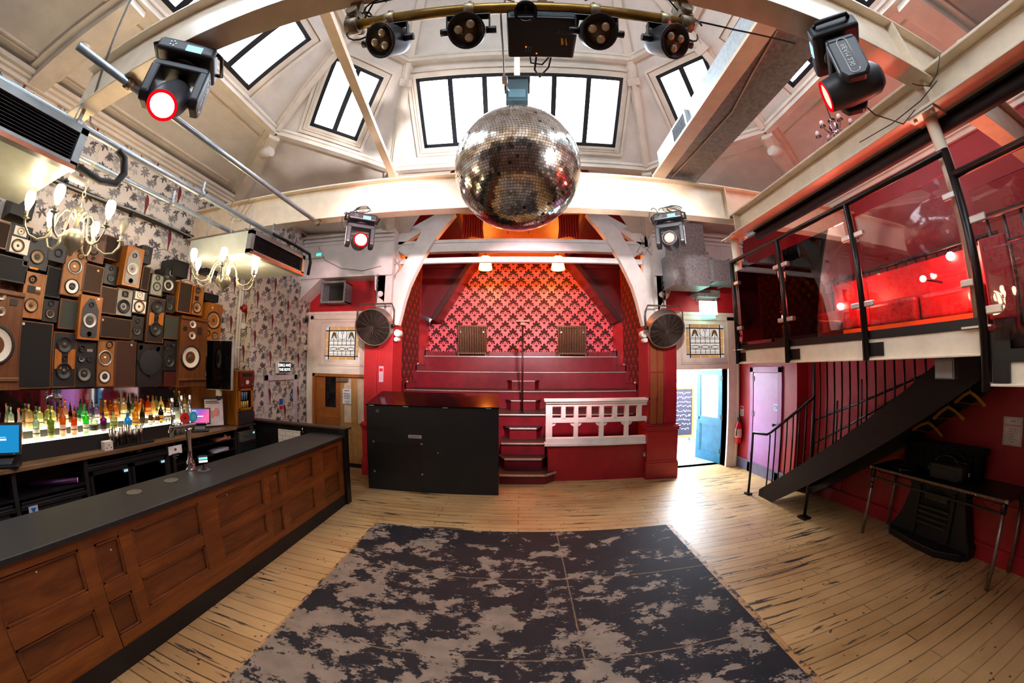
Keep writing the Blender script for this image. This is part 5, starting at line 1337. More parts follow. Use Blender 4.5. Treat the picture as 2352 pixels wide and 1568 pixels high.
LO = [
    (400, 500, 1110, 130, 'round', '#f2dcd8', '#b8404a', 'clear round bottle with a red label beside the left till', 1),
    (735, 560, 1090, 140, 'std', '#bcd0c0', '#d8d8c8', 'clear gin-style bottle with a pale band label, lower lit shelf', 0),
    (1030, 560, 1080, 140, 'std', '#8fa048', '#5f6a2c', 'olive bottle with a dark round label, lower lit shelf', 0),
    (1265, 430, 1030, 130, 'std', '#e08038', '#e8b8a4', 'orange bottle with a pink label, lower lit shelf, left of two alike', 0),
    (1490, 560, 1020, 130, 'std', '#dc6a28', '#e4b0a0', 'orange bottle with a pink label, lower lit shelf, right of two alike', 1),
    (1730, 500, 990, 120, 'std', '#4fe83a', '#d0d4d0', 'vivid green bottle with a white label, lower lit shelf', 0),
    (1890, 590, 960, 140, 'squat', '#d8e8d8', '#221c1c', 'squat clear bottle with a black badge label, lower lit shelf', 0),
    (2075, 540, 940, 130, 'squat', '#8a1490', '#1c141c', 'purple bottle with a dark base and white band, lower lit shelf', 0),
    (2282, 520, 900, 140, 'squat', '#b8b890', '#8a9a5a', 'bottle with a sage-green label above the metal cups', 0),
    (2557, 560, 860, 140, 'round', '#2a9ad8', None, 'round bright blue bottle with an orange spot, lower lit shelf', 3),
    (2715, 480, 850, 120, 'std', '#e0a840', '#d89a30', 'amber bottle with a gold label, lower lit shelf', 2),
    (2852, 370, 820, 100, 'flare', '#3a3c14', '#4a3420', 'dark green long-necked bottle, lower lit shelf', 0),
    (3020, 610, 820, 90, 'jar', '#7a4a20', '#e8e0da', 'small brown jar with a white label, left of two jars', 3),
    (3150, 640, 820, 90, 'jar', '#8a5424', '#ece4de', 'small brown jar with a white label, right of two jars', 3),
    (3225, 390, 800, 100, 'flare', '#241a08', '#f0a828', 'dark bottle with a bright yellow label, lower lit shelf', 2)]
for k, (x, ty, by, w_, sh, col, lab, lb, cap) in enumerate(LO):
    X = -4.66; pb, pt = onx(x/8.712, 880+by/8.712, X), onx(x/8.712, 880+ty/8.712, X)
    h = max(.1, pt.z-1.33)*(.92 if cap == 0 else .98); wl = onx((x-w_/2)/8.712, 880+by/8.712, X); wr = onx((x+w_/2)/8.712, 880+by/8.712, X)
    t = bottle(X, pb.y, 1.3305, h, min(.048, max(.026, (wr.y-wl.y)/2)), sh, col, lb, lab, pour=cap == 0, cap=('#1a1a1c', '#d8501c', '#f0a020', '#d8d8dc')[cap])
for k, x in enumerate((3300, 3365, 3430)):
    p = onx(x/8.712, 880+790/8.712, -4.62)
    t = thing('round_tin', 'white round tin on the lower lit shelf, %s of three in a row' % ('left', 'middle', 'right')[k], 'tin', (-4.65, p.y, 1.3305))
    MB().cyl((0, 0, .035), (.025, 0, .035), .035, n=18).build('tin_body', plain('tin_white', '#e8eae4', .4), t)
    MB().cyl((.025, 0, .035), (.026, 0, .035), .022, n=16).build('tin_label', plain('tin_label', '#b8d0c4', .5), t)

# metal cups and tools on a tray
t = thing('cup_tray', 'black tray holding metal cups on the back bar', 'tray', (-4.5, 2.1, ZB))
p0, p1 = onx(254, 1010, -4.5), onx(345, 996, -4.5)
MB().box(-4.56, -4.45, p0.y, p1.y+.02, ZB+.0005, ZB+.012).build('tray_base', mblack, t, w=True); MB().box(-4.455, -4.45, p0.y, p1.y+.02, ZB+.012, ZB+.03).build('tray_lip', mblack, t, w=True)
cupm = plain('brushed_cup', '#a8a09a', .25, 1., var=.2, sc=30)
for k, (x, ty, kind) in enumerate(((255.5, 985, 0), (261.5, 981, 0), (270, 989, 0), (278, 982, 0), (285.5, 974, 0), (293.5, 973, 0), (301, 980, 0), (309.5, 984, 0), (317, 977, 1), (325, 976, 1))):
    p = onx(x, 1003, -4.5); zt = onx(x, ty, -4.5).z; h = max(.05, zt-ZB-.012)
    t = thing('jigger' if kind else 'metal_cup', ('hourglass metal spirit measure on the cup tray, %s of two' % ('left' if k == 8 else 'right')) if kind else 'straight metal cup on the back bar tray, %s from the left' % ('first', 'second', 'third', 'fourth', 'fifth', 'sixth', 'seventh', 'eighth')[k], 'measure' if kind else 'cup', (-4.5 if k % 2 else -4.515, p.y, ZB+.0125))
    if kind: MB().lathe([(.02, 0), (.008, h*.45), (.022, h), (.019, h), (.006, h*.5)], n=14, close=False).build('measure_body', cupm, t)
    else: MB().lathe([(0, 0), (.017, 0), (.0185, h), (.016, h), (.015, .01), (0, .01)], n=14).build('cup_body', cupm, t)
t = thing('tissue_box', 'small white carton beside the metal cups on the back bar', 'box', (-4.5, onx(245, 1008, -4.5).y, ZB))
MB().box(-.04, .05, -.055, .05, 0, .1).build('carton', plain('carton_white', '#d8cfcc', .5), t, bev=.003)
for u, v in ((.0, .06), (.025, .03), (-.03, .03)): MB().cyl((.05, u, v), (.051, u, v), .008, n=8).build('printed_spot', plain('label_print', '#3c3434', .5), t)
# stacks of plastic cups
for k, (x, ty, r_) in enumerate(((409, 944, .034), (418, 938, .034), (430, 932, .045))):
    p = onx(x, 995, -4.6); zt = onx(x, ty, -4.6).z
    t = thing('cup_stack', 'tall stack of clear plastic cups by the second till, %s of three' % ('left', 'middle', 'right')[k], 'cups', (-4.6, p.y+(.03 if k == 2 else 0), ZB))
    h = zt-ZB; pr = [(r_*.75, 0)]
    n = 12
    for j in range(n): pr += [(r_, .1+(h-.1)*j/n), (r_*.95, .1+(h-.1)*(j+.5)/n)]
    pr += [(r_, h), (0, h)]
    MB().lathe(pr, n=16).build('stacked_cups', bglass('plastic_cup', '#d8dcdc', .3), t)
# tills
def till(x, y, rz, label, sw, sh, scr, split=None):
    t = thing('till', label, 'till', (x, y, ZB), rz)
    dk = plain('till_black', '#17181b', .35)
    MB().box(-.09, .1, -sw*.4, sw*.4, 0, .03).prism([(-.06, -sw*.33, .03), (.06, -sw*.33, .03), (.0, -sw*.2, .13), (-.07, -sw*.2, .13)], (0, sw*.53, 0)).build('base', dk, t, bev=.006)
    R = Matrix.Rotation(-.32, 3, 'Y'); c = Vector((.0, 0, .1+sh/2))
    MB().obox(c, .035, sw, sh, R).build('monitor_case', dk, t, bev=.006)
    e = R @ Vector((.0185, 0, 0))
    MB().obox(c+e, .002, sw*.86, sh*.82, R).build('screen', scr, t)
    tm_ = emit('screen_text', '#f4f6ff', 1.6)
    for (u, v, w_, h_) in ((.0, .02, .3, .05), (-.3, -.33, .18, .02), (-.3, -.1, .22, .02)) if split else ((-.05, .02, .28, .05), (-.08, -.05, .32, .01)):
        MB().obox(c+e*1.08+R @ Vector((0, u*sw, -v*sh)), .001, w_*sw, h_*sh, R).build('screen_text', tm_, t)
    if split: MB().obox(c+e*1.05+R @ Vector((0, -.28*sw, .05*sh)), .001, sw*.28, sh*.5, R).build('screen_panel', emit('screen_lilac', '#8f94f0', .9), t)
    MB().obox(c+R @ Vector((.02, sw*.3, -sh*.45)), .003, .02, .012, R).build('badge', chrome, t)
    return t
ts = NT('till_gradient'); g = ts.n('ShaderNodeTexCoord').outputs['Generated']
sp = ts.n('ShaderNodeSeparateXYZ', {0: g}); v = ts.math('ADD', ts.math('MULTIPLY', sp.outputs[1], .75), ts.math('MULTIPLY', ts.math('SUBTRACT', 1., sp.outputs[2]), .5))
em = ts.n('ShaderNodeEmission', {'Color': ts.ramp(v, [(.1, C('#6a72d8')), (.55, C('#b060c0')), (1., C('#ff6aa0'))]), 'Strength': 1.0}); ts.t.links.new(em.outputs[0], ts.out.inputs[0])
till(-4.52, 1.09, -.5, 'black till with a bright blue screen at the near end of the back bar', .34, .30, emit('till_blue', '#1f8ecb', .95))
till(-4.58, 3.62, -.75, 'black till with a purple-pink screen at the far end of the back bar', .30, .24, ts.m, True)
# framed poster behind the second till
t = thing('framed_poster', 'framed white cocktail poster leaning behind the pink-screened till', 'poster', (-4.8, 4.02, ZB))
R = Matrix.Rotation(-.5, 3, 'Z') @ Matrix.Rotation(-.12, 3, 'Y'); c = Vector((-4.72, 4.0, ZB+.225))
MB().obox(c, .02, .33, .45, R).build('picture_frame', plain('frame_dark', '#1e1a18', .4), t, w=True, bev=.004)
e = R @ Vector((.0105, 0, 0))
MB().obox(c+e, .002, .29, .41, R).build('print', plain('poster_white', '#efe6e4', .3), t, w=True)
b = MB()
for (u, v, w_, h_) in ((-.03, .17, .2, .012), (-.02, .145, .22, .012)): b.obox(c+e*1.15+R @ Vector((0, u, v)), .001, w_, h_, R)
b.build('print_text', plain('ink_dark', '#2c2426', .6), t, w=True)
for (u, v, r_) in ((.04, .0, .05), (-.03, -.03, .045)):
    b = MB(); q = c+e*1.12+R @ Vector((0, u, v)); b.ell(q, R @ Vector((0, r_, 0)), R @ Vector((0, 0, r_*1.4)), 16); b.build('printed_glass', plain('print_pink', '#e8a098', .5), t, w=True)
# tap
tp = onz(435, 1077, 1.1)
t = thing('beer_tap', 'tall curved chrome beer font with red and blue badges on the counter', 'beer tap', (-3.2, 2.375, 1.1))
MB().lathe([(.055, 0), (.055, .012), (.045, .02), (.05, .05), (.04, .085), (.027, .11), (.024, .2), (.024, .3), (.03, .38), (.04, .43)], n=20).build('column', chrome, t)
MB().tube([(0, 0, .42), (-.01, -.03, .44), (-.03, -.09, .46), (-.04, -.15, .45), (-.045, -.17, .40), (-.045, -.17, .35)], .03, 12).build('spout_arm', chrome, t)
MB().box(-.05, .05, -.19, .07, .43, .47).build('manifold', chrome, t, bev=.015)
for y, col, nm in ((-.075, '#d8201c', 'red'), (.025, '#2aa8c8', 'blue')):
    o = MB().cyl((.04, y, .53), (.055, y, .53), .05, n=22).build('badge', plain('tap_badge_'+nm, col, .3), t)
    MB().cyl((.055, y, .53), (.057, y, .53), .03 if nm == 'blue' else .012, n=16).build('badge_mark', plain('tap_mark_'+nm, '#5ad0e0' if nm == 'blue' else '#2a0808', .3), o)
    MB().cyl((0, y, .47), (0, y, .62), .012, n=10).cyl((0, y, .62), (0, y, .74), .017, .014, n=10).build('tap_handle', chrome, t)
MB().cyl((-.02, -.17, .44), (-.02, -.17, .62), .014, n=10).cyl((-.02, -.17, .62), (-.02, -.17, .72), .018, n=10).build('tap_handle', chrome, t)
# discs and small display
for k, q in enumerate(((393, 1103), (308, 1130), (468, 1079))):
    p = onz(*q, 1.1)
    o = MB().cyl((0, 0, 0), (0, 0, .004), .063, n=26).build('counter_disc', plain('disc_steel', '#8a8478', .35, .6, var=.15, sc=40)); o.location = (p.x, p.y, 1.1004)
    tag(o, ('grey metal disc in the counter top, middle one of three', 'grey metal disc in the counter top, nearest of three', 'grey metal disc in the counter top under the small display')[k], 'disc')
    for r_ in (.045, .03): MB().lathe([(r_, .004), (r_, .0046), (r_-.003, .0046), (r_-.003, .004)], n=24, close=False).build('disc_ring', plain('disc_ring', '#5e5a52', .4, .5), o)
p = onz(468, 1079, 1.1)
t = thing('price_display', 'small glowing display on a stalk on the bar counter', 'display', (p.x, p.y, 1.1045))
MB().tube([(0, 0, 0), (.0, 0, .05), (-.01, -.0, .075)], .007, 8).cyl((0, 0, 0), (0, 0, .006), .03, n=14).build('stalk', mblack, t)
R = Matrix.Rotation(-.6, 3, 'Z'); MB().obox((0, 0, .105), .05, .1, .075, R).build('display_case', mblack, t, bev=.012)
for v, col in ((.015, '#7fd8e8'), (-.015, '#f4f4e8')): MB().obox(Vector((0, 0, .105+v))+R @ Vector((.0255, 0, 0)), .002, .085, .022, R).build('display_window', emit('display_'+col, col, 1.3), t)
# cabinet with radio
t = thing('tall_cabinet', 'honey-pine cabinet with a radio, glazed door and dark drawer at the bar end', 'cabinet', (-4.67, 4.45, ZB))
pine = m_wood('honey_pine', '#c07a28', '#a0601c', .35, (10, 10, 1.4), dark='#7a4410')
MB().box(LX+.012, -4.49, 4.27, 4.645, ZB+.0005, 2.03).build('carcass', pine, t, w=True, bev=.004)
o = MB().box(-4.49, -4.44, 4.3, 4.63, 1.75, 2.02).build('radio_front', plain('radio_mahogany', '#6a2414', .3), t, w=True, bev=.01)
MB().box(-4.441, -4.437, 4.35, 4.58, 1.93, 1.985).build('tuning_slot', mblack, o, w=True)
MB().cyl((-4.44, 4.47, 1.84), (-4.43, 4.47, 1.84), .035, n=18).build('dial', plain('dial_white', '#d8d4cc', .3), o, w=True)
for y in (4.35, 4.59): MB().cyl((-4.44, y, 1.8), (-4.42, y, 1.8), .014, n=10).build('radio_knob', chrome, o, w=True)
b = MB()
for u0, u1, v0, v1 in ((4.29, 4.63, 1.38, 1.42), (4.29, 4.63, 1.7, 1.74), (4.29, 4.34, 1.38, 1.74), (4.58, 4.63, 1.38, 1.74)): b.box(-4.49, -4.455, u0, u1, v0, v1)
o = b.build('glazed_door', pine, t, w=True, bev=.004)
MB().box(-4.487, -4.486, 4.34, 4.58, 1.42, 1.7).build('display_back', plain('cabinet_blue', '#33465e', .4), o, w=True)
for k in range(4): MB().cyl((-4.472, 4.37+.045*k, 1.425), (-4.472, 4.37+.045*k, 1.53), .017, n=10).build('yellow_can', plain('can_yellow', '#c8b23a', .3), o, w=True)
for k in range(3): MB().cyl((-4.472, 4.38+.05*k, 1.55), (-4.472, 4.38+.05*k, 1.68), .018, n=10).build('blue_can', plain('can_blue', '#5a7a9c', .3), o, w=True)
MB().box(-4.468, -4.465, 4.34, 4.58, 1.42, 1.7).build('door_glass', glass('cabinet_glass', '#dfe4e8', .04), o, w=True)
MB().box(-4.49, -4.46, 4.3, 4.63, 1.16, 1.36).build('drawer', plain('drawer_dark', '#2e2a2e', .45), t, w=True, bev=.004)
# television on a bracket
t = thing('television', 'black flat television with a silver rim at the end of the speaker wall', 'television', (-4.5, 3.75, 1.8))
yv = 3.85; ca, cb, cc, cd_ = [ony(*q, yv) for q in ((486, 783), (528, 787), (524, 890), (478, 892))]
w_ = (cb.x-ca.x); R = Matrix.Rotation(.28, 3, 'Z'); cen = (ca+cb+cc+cd_)/4; hh = ca.z-cd_.z
MB().obox(cen+Vector((0, .03, 0)), w_*1.06, .05, hh+.02, R).build('rear_shell', plain('tv_silver', '#b8bcc0', .3, .5), t, w=True, bev=.006)
MB().obox(cen, w_*1.02, .03, hh, R).build('screen', plain('tv_black', '#050506', .06, var=.0), t, w=True, bev=.003)
b = MB().box(LX+.02, cen.x, yv+.06, yv+.1, cen.z-.03, cen.z+.03).box(LX+.006, LX+.03, yv-.02, yv+.18, cen.z-.12, cen.z+.12); b.build('wall_bracket', plain('bracket_black', '#1a1a1c', .4), t, w=True)
MB().box(cen.x-.06, cen.x+.02, yv+.0, yv+.05, cen.z-hh/2-.1, cen.z-hh/2).build('mount_plate', plain('mount_white', '#c8c4be', .4), t, w=True)
# small camera-like speaker under the television
o = MB().sph((0, 0, .0), .04, 12).cyl((0, 0, 0), (.06, -.03, 0), .03, n=12).build('camera_dome', mblack); o.location = (cen.x-.02, yv+.02, cen.z-hh/2-.13); tag(o, 'small black round camera under the television', 'camera')
# ================================================================== WALL OF LOUDSPEAKERS
A_ = lambda x, y: (x/3.267, 440+y/3.267)
B_ = lambda x, y: (240+x/3.564, 540+y/3.564)
spk_brown = m_wood('speaker_walnut', '#7a4a24', '#5f3818', .4, (10, 10, 1.5), dark='#3c220e')
spk_oak = m_wood('speaker_teak', '#c07a2c', '#a3621e', .38, (10, 10, 1.5), dark='#7a4414')
spk_light = m_wood('speaker_light_oak', '#b07a42', '#98632f', .4, (10, 10, 1.5), dark='#6f4620')
spk_black = plain('speaker_black', '#16171a', .5, var=.2); spk_char = plain('speaker_charcoal', '#33363a', .5, var=.12); spk_grey = plain('speaker_grey', '#8d8a86', .45, var=.1)
spk_red = plain('speaker_rosewood', '#4a1a10', .45, var=.3)
def cloth(name, col):
    if name in _mc: return _mc[name]
    t = NT(name); n = t.noise(t.pos((1, 1, 1)), 320, 2); c = C(col)
    t.bsdf(t.ramp(n, [(.3, tuple(x*.6 for x in c[:3])+(1,)), (.7, c)]), .9, 0, bump=n, bstr=.3); _mc[name] = t.m; return t.m
cl = {'k': cloth('grille_black', '#121215'), 'b': cloth('grille_brown', '#4a3628'), 'g': cloth('grille_green_grey', '#3f443e'), 'd': cloth('grille_dark_brown', '#33241b'), 'c': cloth('grille_charcoal', '#2a2c2f'), 'r': cloth('grille_maroon', '#482a20')}
rub = plain('driver_rubber', '#17181a', .55, var=.1); cone_k = plain('cone_black', '#2c2d30', .5, var=.1); cone_t = plain('cone_tan', '#b09472', .6, var=.08); cone_w = plain('cone_white', '#d8d4cc', .6, var=.05)
cone_g = plain('cone_grey', '#77756f', .5, var=.1); capm = plain('dust_cap', '#4a4a4c', .4); silv = plain('driver_silver', '#c4c2be', .3, .6, var=.05); whiter = plain('ring_white', '#e6e2da', .4, var=.03); cone_d = plain('cone_dark', '#4a4540', .5)
ST = {'k': (rub, cone_k, capm), 't': (rub, cone_t, cone_d), 'w': (rub, cone_w, cone_d), 'g': (rub, cone_g, capm), 's': (silv, cone_g, silv), 'r': (rub, whiter, cone_k), 'x': (whiter, cone_t, capm), 'y': (silv, cone_d, silv), 'h': (rub, cone_k, silv), 'm': (silv, cone_w, cone_d), 'p': (rub, rub, rub)}
def driver(par, xf, y, z, r, st, name=None):
    m = ST[st]; b = MB()
    if st == 'p': b.lathe([(r, 0), (r*1.0, .006), (r*.82, .006), (r*.78, -.03), (0, -.03)], (xf, y, z), (1, 0, 0), 20, 0)
    else:
        b.lathe([(r, 0), (r, .010), (r*.9, .016), (r*.84, .008)], (xf, y, z), (1, 0, 0), 24, 0, close=False)
        if st == 'r': b.lathe([(r*.84, .008), (r*.72, .012), (r*.48, .012), (r*.46, .004)], (xf, y, z), (1, 0, 0), 24, 1, close=False); b.lathe([(r*.46, .004), (r*.2, .01), (0, .012)], (xf, y, z), (1, 0, 0), 20, 2)
        else: b.lathe([(r*.84, .008), (r*.6, -.002), (r*.33, -.012)], (xf, y, z), (1, 0, 0), 24, 1, close=False); b.lathe([(r*.33, -.012), (r*.2, .002), (0, .006)], (xf, y, z), (1, 0, 0), 20, 2)
    return b.build(name or ('tweeter' if r < .05 else 'woofer'), list(m), par, w=True)
def spk(F, tl, br, cab, front, label, drv=(), d=0, frame=.012, inset=None, logo=None, plates=(), trap=None, ext=None):
    """one loudspeaker hung on the wall, its front facing the room"""
    XF = -4.62+d
    p, q = onx(*F(*tl), XF), onx(*F(*br), XF)
    y0, y1 = p.y+.003, q.y-.003; z1, z0 = p.z-.003, q.z+.003
    if ext: y0, y1, z0, z1 = y0+ext[0], y1+ext[1], z0+ext[2], z1+ext[3]
    t = thing('loudspeaker', label, 'loudspeaker', (XF, (y0+y1)/2, z0), group='loudspeakers on the bar wall')
    MB().box(LX+.012, XF-.012, y0, y1, z0, z1).build('cabinet', cab, t, w=True, bev=.003)
    fr = MB(); f = frame
    for u0, u1, v0, v1 in ((y0, y1, z0, z0+f), (y0, y1, z1-f, z1), (y0, y0+f, z0+f, z1-f), (y1-f, y1, z0+f, z1-f)): fr.box(XF-.012, XF, u0, u1, v0, v1)
    fr.build('front_edge', cab, t, w=True)
    fm = cl.get(front) if isinstance(front, str) else front
    MB().box(XF-.012, XF-.004, y0+f, y1-f, z0+f, z1-f).build('grille_cloth' if isinstance(front, str) else 'baffle', fm, t, w=True)
    xb = XF-.004
    if trap:   # dark keyhole-shaped plate on the teak fronted pair
        w_, h_ = y1-y0, z1-z0; c = (y0+y1)/2
        pts = [(c-.1*w_, z1-.06*h_), (c+.1*w_, z1-.06*h_), (c+.2*w_, z1-.13*h_), (c+.38*w_, z1-.32*h_), (c+.38*w_, z0+.1*h_), (c+.3*w_, z0+.05*h_), (c-.3*w_, z0+.05*h_), (c-.38*w_, z0+.1*h_), (c-.38*w_, z1-.32*h_), (c-.2*w_, z1-.13*h_)]
        MB().prism([(xb, y, z) for y, z in pts], (.006, 0, 0)).build('driver_plate', trap, t, w=True, bev=.003); xb += .006
    for (a, m) in plates:
        pa, pb = onx(*F(*a[:2]), XF), onx(*F(*a[2:]), XF)
        MB().box(xb, xb+.006, pa.y, pb.y, pb.z, pa.z).build('plate', m, t, w=True, bev=.002)
    for (x, y, r, st) in drv:
        c = onx(*F(x, y), XF); e = onx(*F(x+r, y), XF)
        rr = min(abs(e.y-c.y), (y1-y0)*.47); rr = max(.012, rr)
        driver(t, xb+(.006 if plates else 0), min(max(c.y, y0+rr), y1-rr), min(max(c.z, z0+rr), z1-rr), rr, st)
    if logo:
        c = onx(*F(*logo[:2]), XF); MB().box(XF-.004, XF-.001, c.y-.012, c.y+.012, c.z-.012, c.z+.012).build('logo_plate', plain('logo_'+logo[2], logo[2], .3), t, w=True)
    for y in (y0+f*1.3, y1-f*1.3):
        if not isinstance(front, str) and not trap:
            for z in (z0+f*1.3, z1-f*1.3): MB().cyl((XF-.004, y, z), (XF-.001, y, z), .005, n=6).build('corner_screw', rub, t, w=True)
    return t, (XF, y0, y1, z0, z1)
def big(F, tl, br, label, badge, drv, **k):
    t, (XF, y0, y1, z0, z1) = spk(F, tl, br, spk_brown, spk_brown, label, drv, d=.06, **k)
    for z in (z1-.03, z0+.10): MB().box(XF, XF+.025, y0, y1, z-.018, z+.018).build('moulding', spk_brown, t, w=True, bev=.012, seg=3)
    MB().box(XF, XF+.008, y0+.02, y0+.1, z0+.03, z0+.065).build('maker_badge', plain('badge_red_black', badge, .4), t, w=True)
    return t
big(A_, (-200, 690), (143, 1490), 'huge walnut loudspeaker with a white cone cut by the left edge of view', '#5a1014',
    [(12, 780, 34, 'm'), (8, 900, 34, 'm'), (-40, 1150, 150, 'w')], plates=[((80, 800, 130, 860), spk_black)])
big(B_, (632, 652), (828, 1235), 'huge walnut loudspeaker with a white cone near the television', '#3a2412',
    [(722, 730, 26, 'm'), (717, 822, 26, 'm'), (705, 1000, 78, 'w'), (660, 765, 16, 'p')], plates=[((762, 750, 795, 815), spk_black)])
spk(A_, (-60, 448), (190, 697), spk_black, 'c', 'dark green-black covered loudspeaker above the left huge walnut one', ext=(0, 0, .0, 0))
spk(A_, (-60, 195), (48, 440), spk_brown, 'd', 'brown covered loudspeaker at the top left edge of view')
spk(A_, (112, 12), (240, 215), spk_black, spk_black, 'plain black loudspeaker box topmost at the left above the white one', d=.06)
spk(A_, (92, 225), (207, 490), spk_black, spk_black, 'black loudspeaker with white front and tan cone, left of the near chandelier', [(160, 298, 30, 'x'), (135, 405, 50, 't')], plates=[((118, 250, 195, 345), whiter), ((92, 330, 204, 480), whiter)])
spk(A_, (215, 300), (348, 600), spk_char, spk_char, 'grey two-way loudspeaker with an orange tag behind the near chandelier', [(262, 358, 24, 'k'), (280, 490, 54, 't')], plates=[((222, 560, 285, 590), plain('orange_tag', '#d8892a', .5))])
spk(A_, (380, 340), (492, 545), spk_char, spk_char, 'charcoal loudspeaker half hidden behind the near chandelier body', [(440, 460, 32, 'k')])
spk(A_, (195, 590), (312, 962), spk_light, spk_light, 'light oak loudspeaker with a square horn left of the large black grille', [(247, 657, 30, 'k'), (234, 852, 52, 't')], plates=[((210, 700, 262, 765), mblack), ((270, 712, 302, 740), whiter), ((270, 746, 302, 776), plain('decal_dark', '#3a2a1c', .4))])
spk(A_, (362, 552), (448, 805), spk_black, 'k', 'black covered loudspeaker right of the light oak one', [], d=-.02)
spk(A_, (330, 800), (425, 985), spk_black, spk_black, 'small black two-way loudspeaker with a tan cone', [(385, 840, 22, 'k'), (378, 915, 36, 't')])
spk(A_, (153, 960), (382, 1478), spk_brown, 'k', 'largest black-covered loudspeaker with a small silver logo', logo=(178, 990, '#c8ccd0'), d=.02)
spk(A_, (498, 425), (608, 800), spk_brown, spk_light, 'walnut loudspeaker with a white-ringed lower driver under the near chandelier', [(612, 462, 24, 'k'), (562, 562, 54, 'y'), (540, 712, 56, 'r')], ext=(0, .01, 0, 0))
spk(A_, (455, 795), (588, 1043), spk_brown, 'g', 'green-grey covered loudspeaker left of the lower teak one')
spk(A_, (638, 530), (758, 775), spk_brown, 'b', 'brown covered loudspeaker with an orange logo right of the white-ringed one', logo=(738, 593, '#d89a3a'))
spk(A_, (668, 330), (772, 548), spk_brown, spk_brown, 'dark walnut loudspeaker behind the right arms of the near chandelier', [(705, 440, 36, 'k'), (700, 500, 12, 'k')])
spk(A_, (790, 535), (868, 710), spk_black, spk_char, 'small black loudspeaker left of the upper teak one', [(836, 577, 16, 'k'), (832, 648, 27, 'g')])
spk(A_, (795, 315), (893, 530), spk_brown, 'd', 'dark brown covered loudspeaker beside the upper teak one', d=-.03)
spk(A_, (962, 395), (1043, 727), spk_oak, spk_oak, 'teak loudspeaker with a dark keyhole plate, upper of two alike', [(1010, 480, 16, 'k'), (992, 580, 42, 'm'), (980, 668, 17, 'p')], d=.12, trap=spk_grey)
spk(A_, (612, 765), (744, 1120), spk_oak, spk_oak, 'teak loudspeaker with a dark keyhole plate, lower of two alike', [(686, 848, 18, 'k'), (672, 968, 50, 'm'), (668, 1068, 20, 'p')], d=.06, trap=spk_char, logo=(740, 806, '#e8e0d0'))
spk(A_, (1072, 395), (1130, 550), spk_black, spk_black, 'small black box loudspeaker right of the upper teak one', [(1098, 455, 22, 'g')])
spk(A_, (1076, 552), (1112, 750), spk_brown, 'd', 'narrow brown covered loudspeaker below the small black box', d=-.03)
spk(A_, (762, 700), (868, 928), spk_brown, 'b', 'brown covered loudspeaker below the small black one')
spk(A_, (882, 716), (985, 940), spk_grey, spk_grey, 'pale grey two-way loudspeaker under the upper teak one', [(940, 768, 20, 'k'), (928, 860, 46, 'k')], plates=[((918, 742, 962, 796), spk_char)])
spk(A_, (1000, 735), (1090, 925), spk_char, spk_char, 'small loudspeaker with a white figure-eight front in mid wall', [(1050, 775, 22, 'x'), (1043, 862, 40, 't')], plates=[((1018, 745, 1080, 815), whiter), ((1000, 810, 1088, 915), whiter)])
spk(A_, (760, 928), (982, 1112), spk_brown, 'd', 'wide brown covered loudspeaker laid sideways in mid wall', logo=(772, 960, '#c8c4bc'))
spk(A_, (993, 928), (1070, 1117), spk_black, spk_black, 'small black loudspeaker below the white figure-eight one', [(1034, 970, 16, 'k'), (1027, 1042, 30, 'g')])
spk(A_, (402, 1044), (567, 1470), spk_brown, spk_black, 'walnut loudspeaker with two black woofers and an orange centre, left one', [(485, 1147, 58, 'k'), (480, 1345, 58, 'k'), (483, 1246, 17, 'k')], plates=[((413, 1180, 460, 1330), spk_oak), ((512, 1180, 558, 1330), spk_oak)])
spk(A_, (580, 1122), (714, 1466), spk_black, spk_black, 'black loudspeaker with four drivers along the bottom row', [(615, 1178, 24, 'k'), (612, 1250, 28, 'g'), (668, 1256, 18, 'p'), (632, 1366, 54, 'g')], plates=[((652, 1180, 694, 1204), plain('decal_grey', '#8a8a8a', .4))])
spk(A_, (733, 1106), (860, 1466), spk_brown, spk_light, 'walnut loudspeaker with a white-ringed lower driver on the bottom row', [(822, 1148, 26, 'k'), (790, 1248, 52, 'y'), (785, 1388, 44, 'r')])
spk(A_, (870, 1112), (1016, 1466), spk_brown, 'r', 'maroon covered loudspeaker on the bottom row', logo=(988, 1150, '#c8c4bc'))
t, q = spk(B_, (272, 880), (474, 1238), spk_black, spk_black, 'square black stage loudspeaker with one round mesh grille', [(300, 918, 20, 'p'), (440, 932, 20, 'p')], d=.02)
c = onx(*B_(375, 1042), -4.6); e = onx(*B_(375+88, 1042), -4.6)
MB().lathe([(e.y-c.y, -.0), (e.y-c.y, .014), ((e.y-c.y)*.93, .02), ((e.y-c.y)*.6, .028), (0, .034)], (-4.602, c.y, c.z), (1, 0, 0), 30).build('mesh_grille', cl['c'], t, w=True)
for a in (0, PI/2, PI, 1.5*PI): r_ = (e.y-c.y)*1.02; MB().box(-4.602, -4.58, c.y+r_*math.cos(a)-.015, c.y+r_*math.cos(a)+.015, c.z+r_*math.sin(a)-.015, c.z+r_*math.sin(a)+.015).build('grille_clip', mblack, t, w=True)
spk(B_, (366, 497), (480, 888), spk_brown, spk_black, 'walnut loudspeaker with two black woofers and an orange centre, right one', [(432, 590, 48, 'k'), (418, 770, 48, 'k'), (424, 682, 14, 'k')], plates=[((370, 630, 400, 740), spk_oak), ((448, 630, 478, 740), spk_oak)])
spk(B_, (390, 304), (470, 507), spk_char, plain('speaker_pale_green', '#8c9488', .5), 'small grey-green loudspeaker right of centre, top area', [(437, 350, 17, 'k'), (430, 420, 32, 'g')])
spk(B_, (502, 264), (572, 483), spk_black, spk_black, 'black loudspeaker with silver-ringed drivers near the far chandelier', [(553, 313, 20, 's'), (514, 342, 10, 's'), (525, 410, 38, 'm')])
